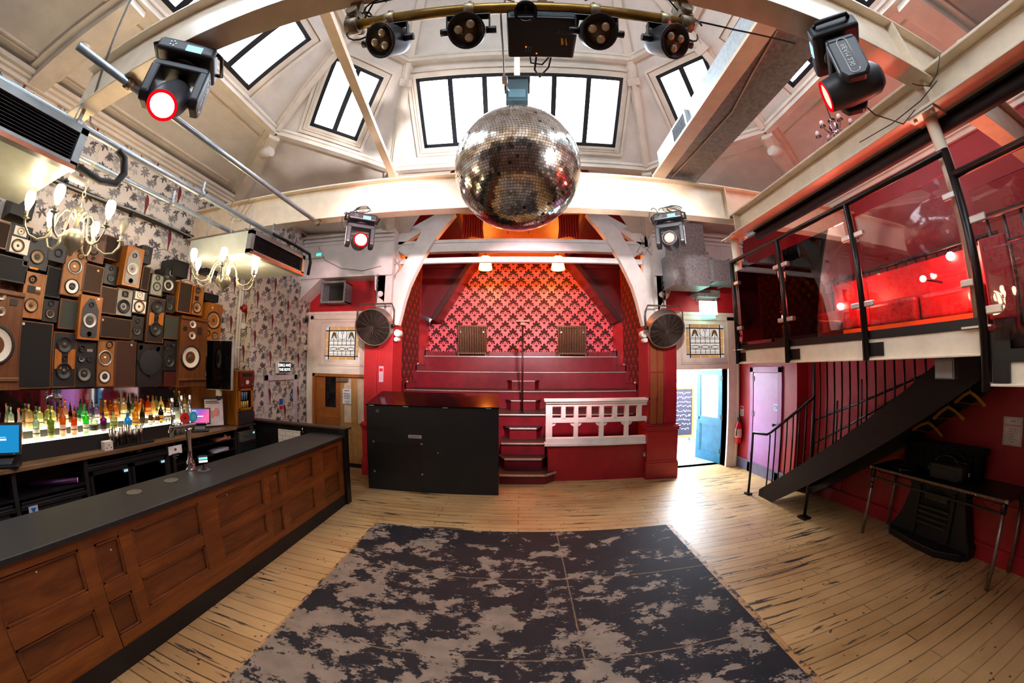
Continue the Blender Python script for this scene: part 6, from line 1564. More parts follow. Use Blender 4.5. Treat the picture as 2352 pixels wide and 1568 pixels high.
spk(B_, (572, 190), (678, 360), spk_black, spk_black, 'plain black box loudspeaker topmost beside the far chandelier', d=.04)
spk(B_, (618, 372), (702, 646), spk_oak, 'd', 'teak-sided loudspeaker with dark cloth left of the far chandelier', d=.02)
spk(B_, (738, 410), (797, 662), spk_oak, spk_light, 'orange-toned loudspeaker with a square horn behind the far chandelier', [(765, 452, 20, 'k'), (755, 592, 36, 't')], plates=[((742, 495, 770, 540), mblack)])
spk(B_, (828, 465), (932, 556), spk_black, 'k', 'black loudspeaker behind the far chandelier body', d=-.02)
spk(B_, (842, 262), (922, 332), spk_black, spk_black, 'small black box above the far chandelier', d=-.02)
spk(B_, (848, 545), (948, 872), spk_oak, spk_oak, 'bright teak loudspeaker with a single big cone above the television', [(885, 695, 56, 't'), (848, 802, 20, 'k'), (902, 822, 24, 'g')], logo=(887, 592, '#e8e4d8'), d=.02)
spk(B_, (508, 485), (566, 642), spk_black, spk_black, 'small black loudspeaker under the silver-ringed one', [(535, 525, 12, 'k'), (532, 584, 24, 'g')])
spk(B_, (490, 647), (602, 858), spk_brown, 'g', 'green-grey covered loudspeaker left of the right huge walnut one')
spk(B_, (488, 860), (588, 1110), spk_black, spk_black, 'black three-driver loudspeaker left of the right huge walnut one', [(510, 915, 18, 'k'), (558, 892, 18, 'k'), (530, 1030, 44, 'k')])
spk(B_, (486, 1114), (590, 1236), spk_red, spk_red, 'small dark rosewood box at the bottom row by the right huge walnut one')
o = thing('loudspeaker', 'thin charcoal loudspeaker standing edge-on beside the television', 'loudspeaker', (-4.6, 3.62, 1.82), group='loudspeakers on the bar wall')
MB().box(LX+.012, -4.63, 3.58, 3.68, 1.83, 2.36).build('cabinet', spk_char, o, w=True, bev=.004); MB().box(-4.63, -4.615, 3.585, 3.675, 1.84, 2.35).build('baffle', spk_black, o, w=True)
# ledge carrying the loudspeakers
o = MB().box(LX+.005, -4.66, -.6, 3.6, 1.815, 1.83).build('speaker_ledge', mblack); tag(o, 'thin black ledge under the bottom row of loudspeakers', 'ledge')
# ================================================================== OVERHEAD FITTINGS
# mirror ball
bc = Vector((-.015, 2.25, 3.678)); BR_ = .478
t = thing('mirror_ball', 'large mirror ball hanging in the middle of the room', 'mirror ball', bc)
MB().sph(bc, BR_-.006, 48).build('core', plain('ball_core', '#1a1918', .6), t, w=True)
tmat = NT('mirror_tile'); gi = tmat.n('ShaderNodeTexVoronoi', {'Vector': tmat.pos((1, 1, 1)), 'Scale': 26}).outputs[1]
sx = tmat.n('ShaderNodeSeparateColor', {0: gi}).outputs[0]
tmat.bsdf(tmat.ramp(sx, [(0, C('#b8ae9e')), (.5, C('#dcd8d2')), (1, C('#f2f2f4'))]), .13, 1.)
b = MB(); r = random.Random(4); rows = 74
for j in range(rows):
    th0, th1 = PI*(j+.06)/rows, PI*(j+.94)/rows; thm = (th0+th1)/2
    n = max(4, int(2*PI*math.sin(thm)*BR_/.0205))
    for i in range(n):
        if r.random() < .012: continue
        p0, p1 = 2*PI*(i+.05)/n, 2*PI*(i+.95)/n
        c = Vector((math.sin(thm)*math.cos((p0+p1)/2), math.sin(thm)*math.sin((p0+p1)/2), math.cos(thm)))
        vs = [Vector((math.sin(a)*math.cos(q), math.sin(a)*math.sin(q), math.cos(a)))*BR_ for a, q in ((th0, p0), (th1, p0), (th1, p1), (th0, p1))]
        cc = sum(vs, Vector())/4; tx = Vector((r.uniform(-1, 1), r.uniform(-1, 1), r.uniform(-1, 1)))*.032
        vs = [bc+v+c*((v-cc).dot(tx)) for v in vs]
        b.poly(vs)
b.build('mirror_tiles', tmat.m, t, w=True, flipcheck=False)
MB().cyl(bc+Vector((0, 0, BR_-.01)), bc+Vector((0, 0, BR_+.05)), .05, n=16).cyl(bc+Vector((0, 0, BR_+.05)), bc+Vector((0, 0, BR_+.16)), .012, n=8).build('hanging_stem', mblack, t, w=True)
for k, (a, e, cn) in enumerate(((-1.75, .42, '#c8f0e4'), (-1.62, .36, '#d8ccf0'), (-1.35, .4, '#c8e8f4'), (-.95, .62, '#e8586a'), (-.85, .72, '#e0a8c8'))):
    d = Vector((math.sin(e)*math.cos(a), math.sin(e)*math.sin(a), math.cos(e))); MB().obox(bc+d*(BR_+.004), .03, .02, .003, d.to_track_quat('Z', 'Y').to_matrix()).build('confetti', plain('confetti_'+cn, cn, .5), t, w=True)
t = thing('ball_motor', 'small black motor box on a pale drop rod above the mirror ball', 'motor', (-.02, 2.25, 4.3))
MB().box(-.11, .07, 2.16, 2.32, 4.30, 4.56).build('casing', plain('motor_black', '#15262c', .4), t, w=True, bev=.006)
MB().box(-.09, .05, 2.15, 2.16, 4.33, 4.42).build('cover', plain('motor_teal', '#2c4650', .3), t, w=True)
MB().box(-.13, .09, 2.14, 2.34, 4.555, 4.575).build('mounting_plate', black, t, w=True)
MB().bar((-.02, 2.24, 4.57), (-.02, 2.24, 6.2), .05, .05).build('drop_rod', cream, t, w=True)
# truss pipe with par cans
t = thing('lighting_pipe', 'brass-coloured scaffold pipe carrying the four round spotlights', 'pipe', (0, 1.0, 3.8))
brassp = plain('pipe_brassy', '#a8843c', .35, .7, var=.25, sc=12)
MB().tube([(-.80, 1.0, 3.78), (.80, 1.0, 3.78)], .026, 14).build('pipe_tube', brassp, t, w=True)
for x in (-.79, .79):
    MB().cyl((x-.03, 1.0, 3.78), (x+.03, 1.0, 3.78), .042, n=12).box(x-.03, x+.03, .96, 1.04, 3.8, 3.93).cyl((x, .94, 3.84), (x, 1.08, 3.84), .03, n=10).build('beam_clamp', plain('clamp_rusty', '#8a7a62', .5, .6, var=.4, sc=30), t, w=True)
def parcan(x, ax, label, dz=-.125):
    t = thing('spotlight', label, 'spotlight', (x, 1.0, 3.78), group=None)
    ax = Vector(ax).normalized(); c = Vector((x+ax.x*.0, 1.0+.03, 3.78+dz)); m = plain('parcan_black', '#2b2c30', .45, .3, var=.2)
    MB().lathe([(.04, -.12), (.065, -.1), (.072, -.06), (.078, 0), (.082, .05), (.082, .06), (.072, .06), (.07, .048), (0, .046)], c, ax, n=28).build('can', m, t, w=True)
    MB().lathe([(.07, .047), (0, .05)], c, ax, n=24).build('lens_plate', plain('lens_plate', '#6a5d4a', .4, .4), t, w=True)
    u, v = MB().frame(ax)
    for k in range(3):
        a = k*2*PI/3+PI/2+.3; q = c+u*math.cos(a)*.034+v*math.sin(a)*.034
        MB().lathe([(.018, .048), (.02, .056), (.014, .062), (0, .064)], q, ax, n=14).build('lens', plain('led_lens', '#d8ccb0', .08, .3), t, w=True)
    # yoke
    s = Vector((1, 0, 0)) if abs(ax.x) < .35 else (ax.cross(Vector((0, 0, 1)))).normalized()
    if s.x < 0: s = -s
    tp_ = Vector((x, 1.0, 3.75)); b = MB()
    for sg in (-1, 1):
        b.bar(c+s*sg*.095, tp_+s*sg*.095+Vector((0, 0, -.03)), .03, .006, up=s); b.cyl(c+s*sg*.08, c+s*sg*.125, .017, n=10)
    b.bar(tp_+s*-.098+Vector((0, 0, -.03)), tp_+s*.098+Vector((0, 0, -.03)), .03, .006)
    b.build('yoke', black, t, w=True)
    MB().cyl((x-.022, 1.0, 3.78), (x+.022, 1.0, 3.78), .033, n=14).cyl((x, 1.0, 3.81), (x, 1.0, 3.84), .01, n=8).build('hook_clamp', plain('clamp_cream', '#c8b890', .4, .4), t, w=True)
    q = c-ax*.1; MB().tube([q, q+Vector((0, .02, -.04)), q+Vector((.02, .0, -.075)), q+Vector((.03, -.03, -.04)), c+u*.07-ax*.05], .004, 5).build('lead', mblack, t, w=True)
parcan(-.60, (-.32, -.62, -.72), 'round black spotlight with three lenses, leftmost on the brass pipe')
parcan(-.225, (-.05, -.62, -.78), 'round black spotlight with three lenses just left of the projector')
parcan(.345, (.05, -.62, -.78), 'round black spotlight with three lenses just right of the projector')
parcan(.68, (.32, -.62, -.72), 'round black spotlight with three lenses, rightmost on the brass pipe')
# projector
t = thing('projector', 'black ceiling projector hanging upside down above the mirror ball', 'projector', (.11, 1.1, 3.7))
pm = plain('projector_black', '#0c0e11', .35, var=.3)
MB().box(-.055, .27, 1.0, 1.235, 3.7, 3.8).build('body', pm, t, w=True, bev=.012, seg=3)
b = MB()
for k in range(9): b.box(-.04, .255, .997, 1.0, 3.715+.009*k, 3.719+.009*k)
b.build('front_vents', plain('projector_vent', '#1c3a44', .3), t, w=True)
MB().lathe([(.052, .0), (.052, .018), (.046, .02), (.036, .006), (.034, .0)], (.03, .995, 3.735), (0, -.75, -.66), n=24).lathe([(.034, .0), (0, .006)], (.03, .995, 3.735), (0, -.75, -.66), n=20).build('lens', plain('projector_lens', '#0a0d12', .08), t, w=True)
text('acer', 'brand_lettering', plain('lettering_grey', '#5a5d62', .3), .05, (.215, 1.07, 3.6985), (1, 0, 0), (0, -1, 0), t)
b = MB()
for i in range(3):
    for j in range(3): b.box(.03+.012*i, .035+.012*i, 1.165+.012*j, 1.169+.012*j, 3.6988, 3.7)
b.build('buttons', plain('button_grey', '#8a8a90', .4), t, w=True)
MB().prism([(.195, 1.11, 3.699), (.205, 1.11, 3.699), (.212, 1.145, 3.699), (.2, 1.15, 3.699)], (0, 0, .001)).prism([(.215, 1.11, 3.699), (.22, 1.11, 3.699), (.23, 1.15, 3.699), (.222, 1.15, 3.699)], (0, 0, .001)).build('yellow_marks', plain('mark_yellow', '#e8b020', .4), t, w=True)
for q in ((.033, 1.165), (.085, 1.205)): MB().cyl((q[0], q[1], 3.7), (q[0], q[1], 3.6985), .004, n=8).build('indicator', emit('led_red', '#ff5030', 3), t, w=True)
MB().box(.06, .16, 1.0, 1.06, 3.8, 3.84).bar((.11, 1.05, 3.8), (.11, 1.05, 4.3), .045, .045).build('ceiling_mount', cream, t, w=True)
MB().tube([(.09, 1.235, 3.76), (.08, 1.33, 3.72), (.11, 1.40, 3.74), (.16, 1.38, 3.8), (.17, 1.28, 3.8), (.15, 1.235, 3.77)], .006, 6).tube([(.05, 1.235, 3.76), (.06, 1.3, 3.74), (.12, 1.32, 3.75), (.18, 1.26, 3.79), (.19, 1.235, 3.77)], .005, 6).build('cables', mblack, t, w=True)
t = thing('hanging_lead', 'white lead with an inline plug hanging left of the projector', 'cable', (-.07, 1.05, 3.8))
MB().tube([(-.02, 1.0, 3.83), (-.06, .99, 3.84), (-.085, 1.02, 3.8), (-.082, 1.08, 3.74), (-.08, 1.25, 3.72), (-.08, 1.36, 3.70)], .005, 6).tube([(-.075, 1.4, 3.69), (-.07, 1.6, 3.85), (-.08, 2.1, 4.35)], .004, 5).build('lead', plain('lead_white', '#d8dee0', .4), t, w=True)
MB().obox((-.078, 1.38, 3.695), .03, .05, .03, Matrix.Rotation(.3, 3, 'X')).build('inline_plug', plain('plug_white', '#e6e8e8', .35), t, w=True, bev=.006)
def wires(name, label, paths, mat, rad=.005):
    b = MB()
    for p in paths: b.tube(p, rad, 5)
    o = b.build(name, mat); tag(o, label, 'cable'); return o
def loop(c, rx, ry, n=14, ax='xz', ph=0., turns=1.):
    c = Vector(c); out = []
    for i in range(int(n*turns)+1):
        a = ph+2*PI*i/n; u, v = rx*math.cos(a), ry*math.sin(a)
        out.append(c+(Vector((u, .004*i, v)) if ax == 'xz' else Vector((.003*i, u, v))))
    return out
wires('cable_tangle', 'tangle of black cables at the left end of the brass pipe', [[(-.74, 1.0, 3.82), (-.7, .97, 3.9), (-.6, .95, 3.87), (-.45, .96, 3.9), (-.3, .97, 3.84)]]+[loop((-.76, .98, 3.78), .07, .09)]+[loop((-.68, .95, 3.86), .06, .05)], plain('cable_black', '#1b1b1f', .4))
wires('cable_tangle', 'tangle of black cables at the right end of the brass pipe', [[(.8, 1.0, 3.8), (.72, .97, 3.92), (.55, .95, 3.86), (.4, .96, 3.88), (.3, .98, 3.83)]]+[loop((.8, .98, 3.76), .06, .08)]+[[(.82, 1.0, 3.82), (1.1, 1.02, 3.86), (1.45, .98, 3.84)]], plain('cable_black', '#1b1b1f', .4))
# moving heads
def moving_head(loc, rz, tilt, label, lens, mark='BEAM 230', led=True):
    t = thing('moving_head_light', label, 'stage light', loc, rz)
    m = plain('mover_black', '#1b1c1f', .42, var=.2); m2 = plain('mover_grey', '#3a3a3d', .45, var=.15)
    b = MB().box(-.165, .165, -.125, .125, -.10, -.01); o = b.build('base', m, t, bev=.02, seg=3)
    for sx_ in (-1, 1): MB().tube([(sx_*.165, -.09, -.03), (sx_*.195, -.08, -.04), (sx_*.195, .08, -.04), (sx_*.165, .09, -.03)], .012, 6).build('carry_handle', m, o)
    MB().box(.0, .09, -.129, -.124, -.085, -.045).build('display', emit('mover_lcd', '#9fdcff', 1.6), o)
    for k in range(5): MB().cyl((-.08+.0+.016*math.cos(k*1.257), -.124, -.055+.016*math.sin(k*1.257)), (-.08+.016*math.cos(k*1.257), -.128, -.055+.016*math.sin(k*1.257)), .005, n=6).build('button', grey, o)
    MB().box(-.05, .05, -.05, .05, -.01, .04).cyl((0, -.06, .02), (0, .06, .02), .03, n=10).build('clamp', plain('clamp_rusty', '#8a7a62', .5, .6, var=.4, sc=30), t)
    b = MB().cyl((0, 0, -.10), (0, 0, -.125), .08, n=20)
    b.prism([(-.15, -.07, -.125), (.15, -.07, -.125), (.165, -.07, -.15), (.165, -.07, -.175), (-.165, -.07, -.175), (-.165, -.07, -.15)], (0, .14, 0))
    for sx_ in (-1, 1):
        b.prism([(sx_*.165, -.075, -.16), (sx_*.165, .075, -.16), (sx_*.165, .075, -.36), (sx_*.165, .045, -.40), (sx_*.165, -.045, -.40), (sx_*.165, -.075, -.36)], (-sx_*.055, 0, 0))
    y = b.build('yoke', m, t, bev=.012)
    d = Vector((0, -math.cos(tilt), -math.sin(tilt))); c = Vector((0, 0, -.33))
    h = MB().lathe([(.0, -.15), (.06, -.15), (.085, -.12), (.095, -.05), (.098, .04), (.09, .10), (.085, .14), (.085, .15), (.07, .15), (.07, .145)], c, d, n=26, close=False).build('head', m2, t)
    MB().lathe([(.07, .143), (.04, .149), (0, .15)], c, d, n=24).build('lens', lens, h)
    if lens is not glint: MB().lathe([(.084, .1495), (.084, .1535), (.071, .1535), (.066, .1495)], c, d, n=26, close=False).build('lens_ring', emit('lens_red_ring', '#d80a14', 1.2), h)
    for sx_ in (-1, 1):
        x = sx_*.1655
        text(mark, 'model_lettering', plain('lettering_pale', '#d8d8d4', .4), .034, (x+sx_*.001, 0, -.27), (0, 0, -1) if sx_ < 0 else (0, 0, -1), (0, -1, 0) if sx_ > 0 else (0, 1, 0), y, w=False)
        q = [(x, .026*math.cos(a), -.27+(.085 if math.sin(a) > 0 else -.085)+.026*math.sin(a)) for a in [k*PI/6 for k in range(13)]]
        MB().tube(q+[q[0]], .003, 5).build('lettering_border', plain('lettering_pale', '#d8d8d4', .4), y)
    return t
hot = emit('lens_white_hot', '#ffe8e2', 14); glint = plain('lens_clear', '#c8b8a8', .05, .5)
moving_head((-1.86, .93, 3.9), .75, .9, 'black moving-head stage light glowing red-white, nearest on the left', hot)
moving_head((1.66, .9, 3.87), PI+.75, .15, 'black moving-head stage light seen from the side, nearest on the right', emit('lens_red_white', '#ff5a50', 8))
moving_head((-1.86, 3.42, 3.93), .6, .15, 'black moving-head stage light glowing red, left on the far beam', hot)
moving_head((1.73, 3.42, 3.93), -.55, .05, 'black moving-head stage light with a dark lens, right on the far beam', glint)
for (x, y, lab) in ((-1.86, 3.36, 'loops of black cable above the far left stage light'), (1.73, 3.36, 'loops of black cable above the far right stage light')):
    wires('cable_loops', lab, [loop((x+.02*k, y-.03*k, 3.97), .13-.02*k, .035) for k in range(3)]+[loop((x-.2, y, 3.88), .05, .1)], plain('cable_dark', '#26292c', .4), .006)
wires('cable_run', 'thin black cable drooping from the near right stage light to the balcony column', [[(1.7, .98, 3.62), (1.95, 1.0, 3.52), (2.25, 1.0, 3.55), (2.5, 1.0, 3.74)], [(2.52, 1.0, 3.99), (2.53, .93, 3.9), (2.53, .86, 3.84), (2.53, .78, 3.88), (2.53, .7, 3.99)], [(2.54, 1.5, 3.8), (2.53, 1.2, 3.77), (2.53, .95, 3.79), (2.53, .8, 3.84)]], plain('cable_black', '#1b1b1f', .4), .004)
# pipes on the left
pipe_m = plain('pipe_grey_steel', '#a7b2ba', .35, .6, var=.15, sc=10)
for (x, z, y0, y1, r_, nm, lab) in ((-2.47, 3.9, .51, 3.33, .026, 'pipe', 'long grey scaffold pipe running between the two cross beams'), (-3.12, 3.8, -1.2, 3.4, .03, 'pipe', 'grey pipe running beside the air conditioning units'), (-3.62, 3.8, -1.2, 3.36, .028, 'pipe', 'pale grey pipe along the bar side above the chandeliers')):
    t = thing(nm, lab, 'pipe', (x, (y0+y1)/2, z))
    MB().tube([(x, y0, z), (x, y1, z)], r_, 12).build('pipe_tube', pipe_m, t, w=True)
    for y in ((.9, 3.4) if x > -3 else (.9, 2.2, 3.36)):
        MB().cyl((x, y-.02, z), (x, y+.02, z), r_*1.5, n=12).box(x-.012, x+.012, y-.012, y+.012, z, 3.94).build('pipe_clamp', plain('clamp_rusty', '#8a7a62', .5, .6, var=.4, sc=30) if x > -3 else galv, t, w=True)
t = thing('conduit_pipe', 'dark conduit with a cable clipped along the parrot wallpaper', 'pipe', (-4.85, 2.4, 3.98))
MB().tube([(-4.85, -.5, 3.97), (-4.85, 4.05, 3.99)], .03, 10).build('pipe_tube', plain('conduit_dark', '#2a2c2c', .4), t, w=True)
MB().tube([(-4.81, -.5, 3.99)]+[(-4.81, y, 3.985+.02*math.sin(y*3)) for y in [k*.3 for k in range(14)]], .012, 6).build('clipped_cable', plain('cable_pale', '#a8a49c', .4), t, w=True)
for y in (.6, 1.5, 2.4, 3.3): MB().box(-4.89, -4.81, y-.015, y+.015, 3.93, 4.03).build('pipe_clip', mblack, t, w=True)
# air-conditioning units
def ac(x0, x1, y0, y1, z0, z1, label):
    t = thing('air_conditioner', label, 'air conditioner', ((x0+x1)/2, (y0+y1)/2, z0))
    acm = plain('ac_casing', '#c9d0c4', .4, .25, var=.08, sc=5)
    MB().box(x0, x1-.06, y0, y1, z0, z1).build('casing', acm, t, w=True, bev=.006)
    b = MB(); f = .045
    for u0, u1, v0, v1 in ((y0-.01, y1+.01, z0-.01, z0+f), (y0-.01, y1+.01, z1-f, z1+.01), (y0-.01, y0+f, z0, z1), (y1-f, y1+.01, z0, z1)): b.box(x1-.07, x1, u0, u1, v0, v1)
    b.build('outlet_frame', plain('ac_frame', '#8d9190', .35, .6), t, w=True)
    MB().box(x1-.065, x1-.05, y0+.04, y1-.04, z0+.04, z1-.04).build('outlet_back', black, t, w=True)
    b = MB()
    for k in range(9): z = z0+.06+(z1-z0-.12)*k/8; b.prism([(x1-.05, y0+.05, z), (x1-.02, y0+.05, z-.008), (x1-.02, y0+.05, z-.005), (x1-.05, y0+.05, z+.003)], (0, y1-y0-.1, 0))
    b.build('grille_slats', plain('ac_slats', '#3c3e3e', .5), t, w=True)
    MB().box(x1-.0, x1+.012, y0, y1, z0-.012, z0+.02).build('drip_edge', plain('copper_edge', '#a86a50', .35, .6), t, w=True)
    for x in (x0+.2, x1-.15):
        for y in (y0+.08, y1-.08): MB().cyl((x, y, z1), (x, y, 3.98), .006, n=6).box(x-.02, x+.02, y-.02, y+.02, z1-.02, z1+.02).build('hanger_rod', galv, t, w=True)
    return t
a1 = ac(-4.1, -2.98, 2.88, 3.92, 3.39, 3.66, 'ceiling air conditioner hung above the far end of the bar')
a2 = ac(-4.15, -2.92, -.3, .93, 3.4, 3.70, 'ceiling air conditioner hung at the near left edge')
MB().tube([(-2.96, 3.2, 3.72), (-2.94, 3.6, 3.72), (-2.93, 3.95, 3.70), (-2.95, 4.02, 3.6), (-2.97, 4.02, 3.42)], .022, 8).build('insulated_hose', mblack, a1, w=True)
MB().tube([(-3.1, 1.0, 3.5), (-3.1, 1.2, 3.47), (-3.08, 1.32, 3.5), (-3.07, 1.36, 3.6), (-3.07, 1.32, 3.72), (-3.06, 1.25, 3.75)], .03, 10).build('insulated_hose', mblack, a2, w=True)
MB().tube([(-3.15, 1.0, 3.62), (-3.15, 1.15, 3.62)], .016, 8).tube([(-3.2, 1.0, 3.45), (-3.18, 1.12, 3.44)], .03, 10).build('drain_pipe', white, a2, w=True)
# chandeliers
brass = plain('chandelier_brass', '#a8a48c', .35, .6, var=.12, sc=9)
bulb_m = emit('chandelier_bulb', '#ffe9c4', 20)
bulb_off = bglass('clear_bulb', '#d8d4c8', .6)
def chandelier(x, y, zb, label, sc=1., narm=6, off=()):
    t = thing('chandelier', label, 'chandelier', (x, y, zb))
    MB().lathe([(0, -.02), (.015, -.01), (.03, .03), (.07, .06), (.088, .1), (.088, .13), (.075, .17), (.04, .195), (.022, .21), (.03, .23), (.02, .25), (.018, .3), (.03, .315), (.045, .345), (.04, .375), (.02, .395), (.012, .42), (0, .43)], n=24).build('body', brass, t)
    MB().tube([(0, 0, -.02)]+[(.035*math.sin(a), 0, -.055+.035*math.cos(a)) for a in [k*PI/6 for k in range(13)]], .007, 6).build('finial_ring', brass, t)
    b = MB(); z = .43; k = 0
    while zb+z*1 < 3.98:
        q = [(0, .014*math.cos(a), z+.026+.026*math.sin(a)) if k % 2 else (.014*math.cos(a), 0, z+.026+.026*math.sin(a)) for a in [i*PI/4 for i in range(9)]]; b.tube(q, .004, 4); z += .042; k += 1
    b.build('chain', plain('chain_white', '#c8c0ac', .5), t)
    for k in range(narm):
        a = 2*PI*k/narm+.25; d = Vector((math.cos(a), math.sin(a), 0)); s = d*1.
        pts = [(.03, .28), (.07, .335), (.11, .335), (.145, .27), (.165, .17), (.2, .09), (.26, .06), (.33, .08), (.37, .14), (.38, .19)]
        arm = MB().tube([d*r_*sc+Vector((0, 0, h)) for r_, h in pts], .009, 8)
        arm.tube([d*r_*sc+Vector((0, 0, h)) for r_, h in ((.2, .09), (.175, .1), (.17, .13), (.19, .14), (.2, .125))], .007, 6)
        e = d*.38*sc
        arm.lathe([(.008, .185), (.03, .195), (.032, .2), (.012, .205), (.016, .21), (.016, .25)], e, n=12)
        o = arm.build('arm', brass, t)
        MB().lathe([(.014, .25), (.02, .27), (.036, .32), (.038, .36), (.03, .395), (.0, .41)], e, n=14).build('bulb', bulb_off if k in off else bulb_m, o)
    return t
chandelier(-3.4, 1.22, 2.94, 'lit brass chandelier with curled arms hanging over the near end of the bar', off=(1,))
chandelier(-3.4, 2.92, 2.98, 'lit brass chandelier hanging over the far end of the bar', 1.05)
# drum fans
mm_ = NT('fan_mesh_screen'); _a = mm_.n('ShaderNodeBsdfTransparent'); _b = mm_.n('ShaderNodeBsdfDiffuse', {'Color': C('#2c2624')}); _c = mm_.n('ShaderNodeMixShader', {0: .72, 1: _a.outputs[0], 2: _b.outputs[0]}); mm_.t.links.new(_c.outputs[0], mm_.out.inputs[0]); meshm = mm_.m
def fan(q, label, axis, r_=.345):
    t = thing('drum_fan', label, 'fan', q); axis = Vector(axis).normalized(); q = Vector(q); o = Vector((0, 0, 0))
    fm_ = plain('fan_grey_brown', '#5d5048', .45, .4, var=.2, sc=16)
    MB().lathe([(r_*.96, -.2), (r_, -.19), (r_, .02), (r_*1.02, .03), (r_*.97, .035), (r_*.96, -.19)], o, axis, n=40, close=False).build('drum', plain('fan_drum', '#8a7c70', .4, .4, var=.15), t)
    MB().lathe([(r_*.95, -.19), (0, -.19)], o, axis, n=30).build('rear_panel', plain('fan_dark', '#2c2624', .6), t)
    u, v = MB().frame(axis); b = MB()
    for k in range(26):
        rr = r_*.96*(k+1)/26; b.tube([axis*(.03+.03*(1-rr/r_))+u*rr*math.cos(a)+v*rr*math.sin(a) for a in [i*2*PI/28 for i in range(29)]], .0028, 4)
    for k in range(16):
        a = k*PI/8; d = u*math.cos(a)+v*math.sin(a); b.tube([axis*.062, axis*.05+d*r_*.5, axis*.03+d*r_*.97], .004, 4)
    b.cyl(axis*.05, axis*.07, .035, n=14)
    MB().lathe([(r_*.95, .018), (0, .04)], o, axis, n=30).build('mesh_screen', meshm, t)
    b.build('guard', fm_, t)
    for k in range(5):
        a = k*2*PI/5; d = u*math.cos(a)+v*math.sin(a); e = -u*math.sin(a)+v*math.cos(a)
        MB().prism([d*.05-e*.03-axis*.07, d*.3-e*.09-axis*.04, d*.31+e*.06-axis*.1, d*.05+e*.03-axis*.1], axis*.006).build('blade', plain('fan_blade', '#6f6660', .4, .3), t)
    MB().cyl(axis*-.12, axis*-.03, .06, n=16).build('motor_hub', fm_, t)
    s = Vector((1, 0, 0)); p0 = axis*-.09
    MB().tube([p0-s*(r_+.03), p0-s*(r_+.035)+Vector((0, 0, .3)), p0-s*(r_-.02)+Vector((0, 0, .42)), p0+s*(r_-.02)+Vector((0, 0, .42)), p0+s*(r_+.035)+Vector((0, 0, .3)), p0+s*(r_+.03)], .016, 8).build('yoke', fm_, t)
    for sg in (-1, 1): MB().cyl(p0+s*sg*(r_-.01), p0+s*sg*(r_+.06), .03, n=10).build('pivot_knob', black, t)
    b = MB(); z = p0.z+.42; k = 0
    while z < p0.z+.95:
        b.tube([p0*1+Vector((0 if k % 2 else .018*math.cos(a), .018*math.cos(a) if k % 2 else 0, z-p0.z+.03+.032*math.sin(a))) for a in [i*PI/4 for i in range(9)]], .006, 4); z += .052; k += 1
    b.build('chain', plain('chain_dark', '#4a4648', .5), t)
fan((-2.69, 5.72, 2.87), 'grey drum fan hanging on a chain at the left stage pilaster', (.05, -.93, -.32))
fan((2.68, 5.72, 2.83), 'dark drum fan hanging on a chain at the right stage pilaster', (-.03, -.86, -.5))
# vent outlet, ducts
t = thing('duct_outlet', 'grey metal duct outlet on the red wall above the left door', 'duct', (-4.0, 6.1, 3.5))
q = [ony(*p, 6.05) for p in ((740, 649), (793, 646), (739, 694), (789, 692))]
x0, x1 = (q[0].x+q[2].x)/2, (q[1].x+q[3].x)/2; z1, z0 = q[0].z, q[2].z
b = MB()
for u0, u1, v0, v1 in ((x0, x1, z0, z0+.02), (x0, x1, z1-.02, z1), (x0, x0+.02, z0, z1), (x1-.02, x1, z0, z1)): b.box(u0, u1, 6.05, YB-.001, v0, v1)
for u0, u1, v0, v1 in ((x0-.02, x1+.02, z0-.02, z0+.01), (x0-.02, x1+.02, z1-.01, z1+.02), (x0-.02, x0+.01, z0, z1), (x1-.01, x1+.02, z0, z1)): b.box(u0, u1, 6.04, 6.055, v0, v1)
b.build('duct_sleeve', galv, t, w=True); MB().box(x0+.02, x1-.02, 6.3, 6.32, z0+.02, z1-.02).build('duct_back', plain('duct_dark', '#26241f', .6), t, w=True)
def ductbox(b, x0, x1, y0, y1, z0, z1, seam=None):
    b.box(x0, x1, y0, y1, z0, z1)
t = thing('vertical_duct', 'galvanised square duct dropping and elbowing to the right above the open doorway', 'duct', (3.2, 5.6, 3.6))
b = MB().box(2.86, 3.5, 5.5, 5.94, 4.26, 4.86); b.box(2.82, 3.54, 5.47, 5.94, 4.25, 4.29); b.build('upper_section', galv, t, w=True)
b = MB().box(2.76, 3.5, 5.46, 5.94, 3.62, 4.25); b.build('elbow', galv, t, w=True, bev=.004)
b = MB().box(3.5, RX2-.002, 5.5, 5.94, 3.74, 4.16)
for x in (3.62, 4.0, 4.4): b.box(x-.015, x+.015, 5.47, 5.97, 3.71, 4.19)
b.build('horizontal_run', galv, t, w=True)
t = thing('square_duct', 'long grey square duct running overhead toward the far beam', 'duct', (2.0, 2.4, 4.5))
b = MB().box(1.75, 2.22, .98, 3.5, 4.47, 4.86); b.build('duct_body', plain('duct_mottled', '#8a7a74', .5, .35, var=.25, sc=26), t, w=True)
MB().box(1.742, 1.75, .98, 3.5, 4.47, 4.86).build('duct_side', plain('duct_side_pale', '#b8c4c8', .45, .3, var=.12, sc=26), t, w=True)
b = MB().box(1.70, 1.742, 2.62, 2.98, 4.56, 4.8)
b.build('vent_frame', plain('vent_pale', '#c8d2d4', .4, .3), t, w=True)
for k in range(10): MB().box(1.694, 1.701, 2.66+.03*k, 2.675+.03*k, 4.59, 4.77).build('vent_slot', mblack, t, w=True)
MB().tube([(1.86, 3.44, 4.464), (1.9, 2.9, 4.46), (1.94, 2.2, 4.46), (1.85, 1.7, 4.46), (1.8, 1.3, 4.464)], .008, 6).build('pale_lead', plain('lead_cream', '#e0c8b0', .5), t, w=True)
t = thing('emergency_light', 'slim emergency light with a green glow on the white bulkhead', 'light', (-4.3, 5.93, 4.4))
a, c = ony(700, 595, 5.93), ony(742, 578, 5.93)
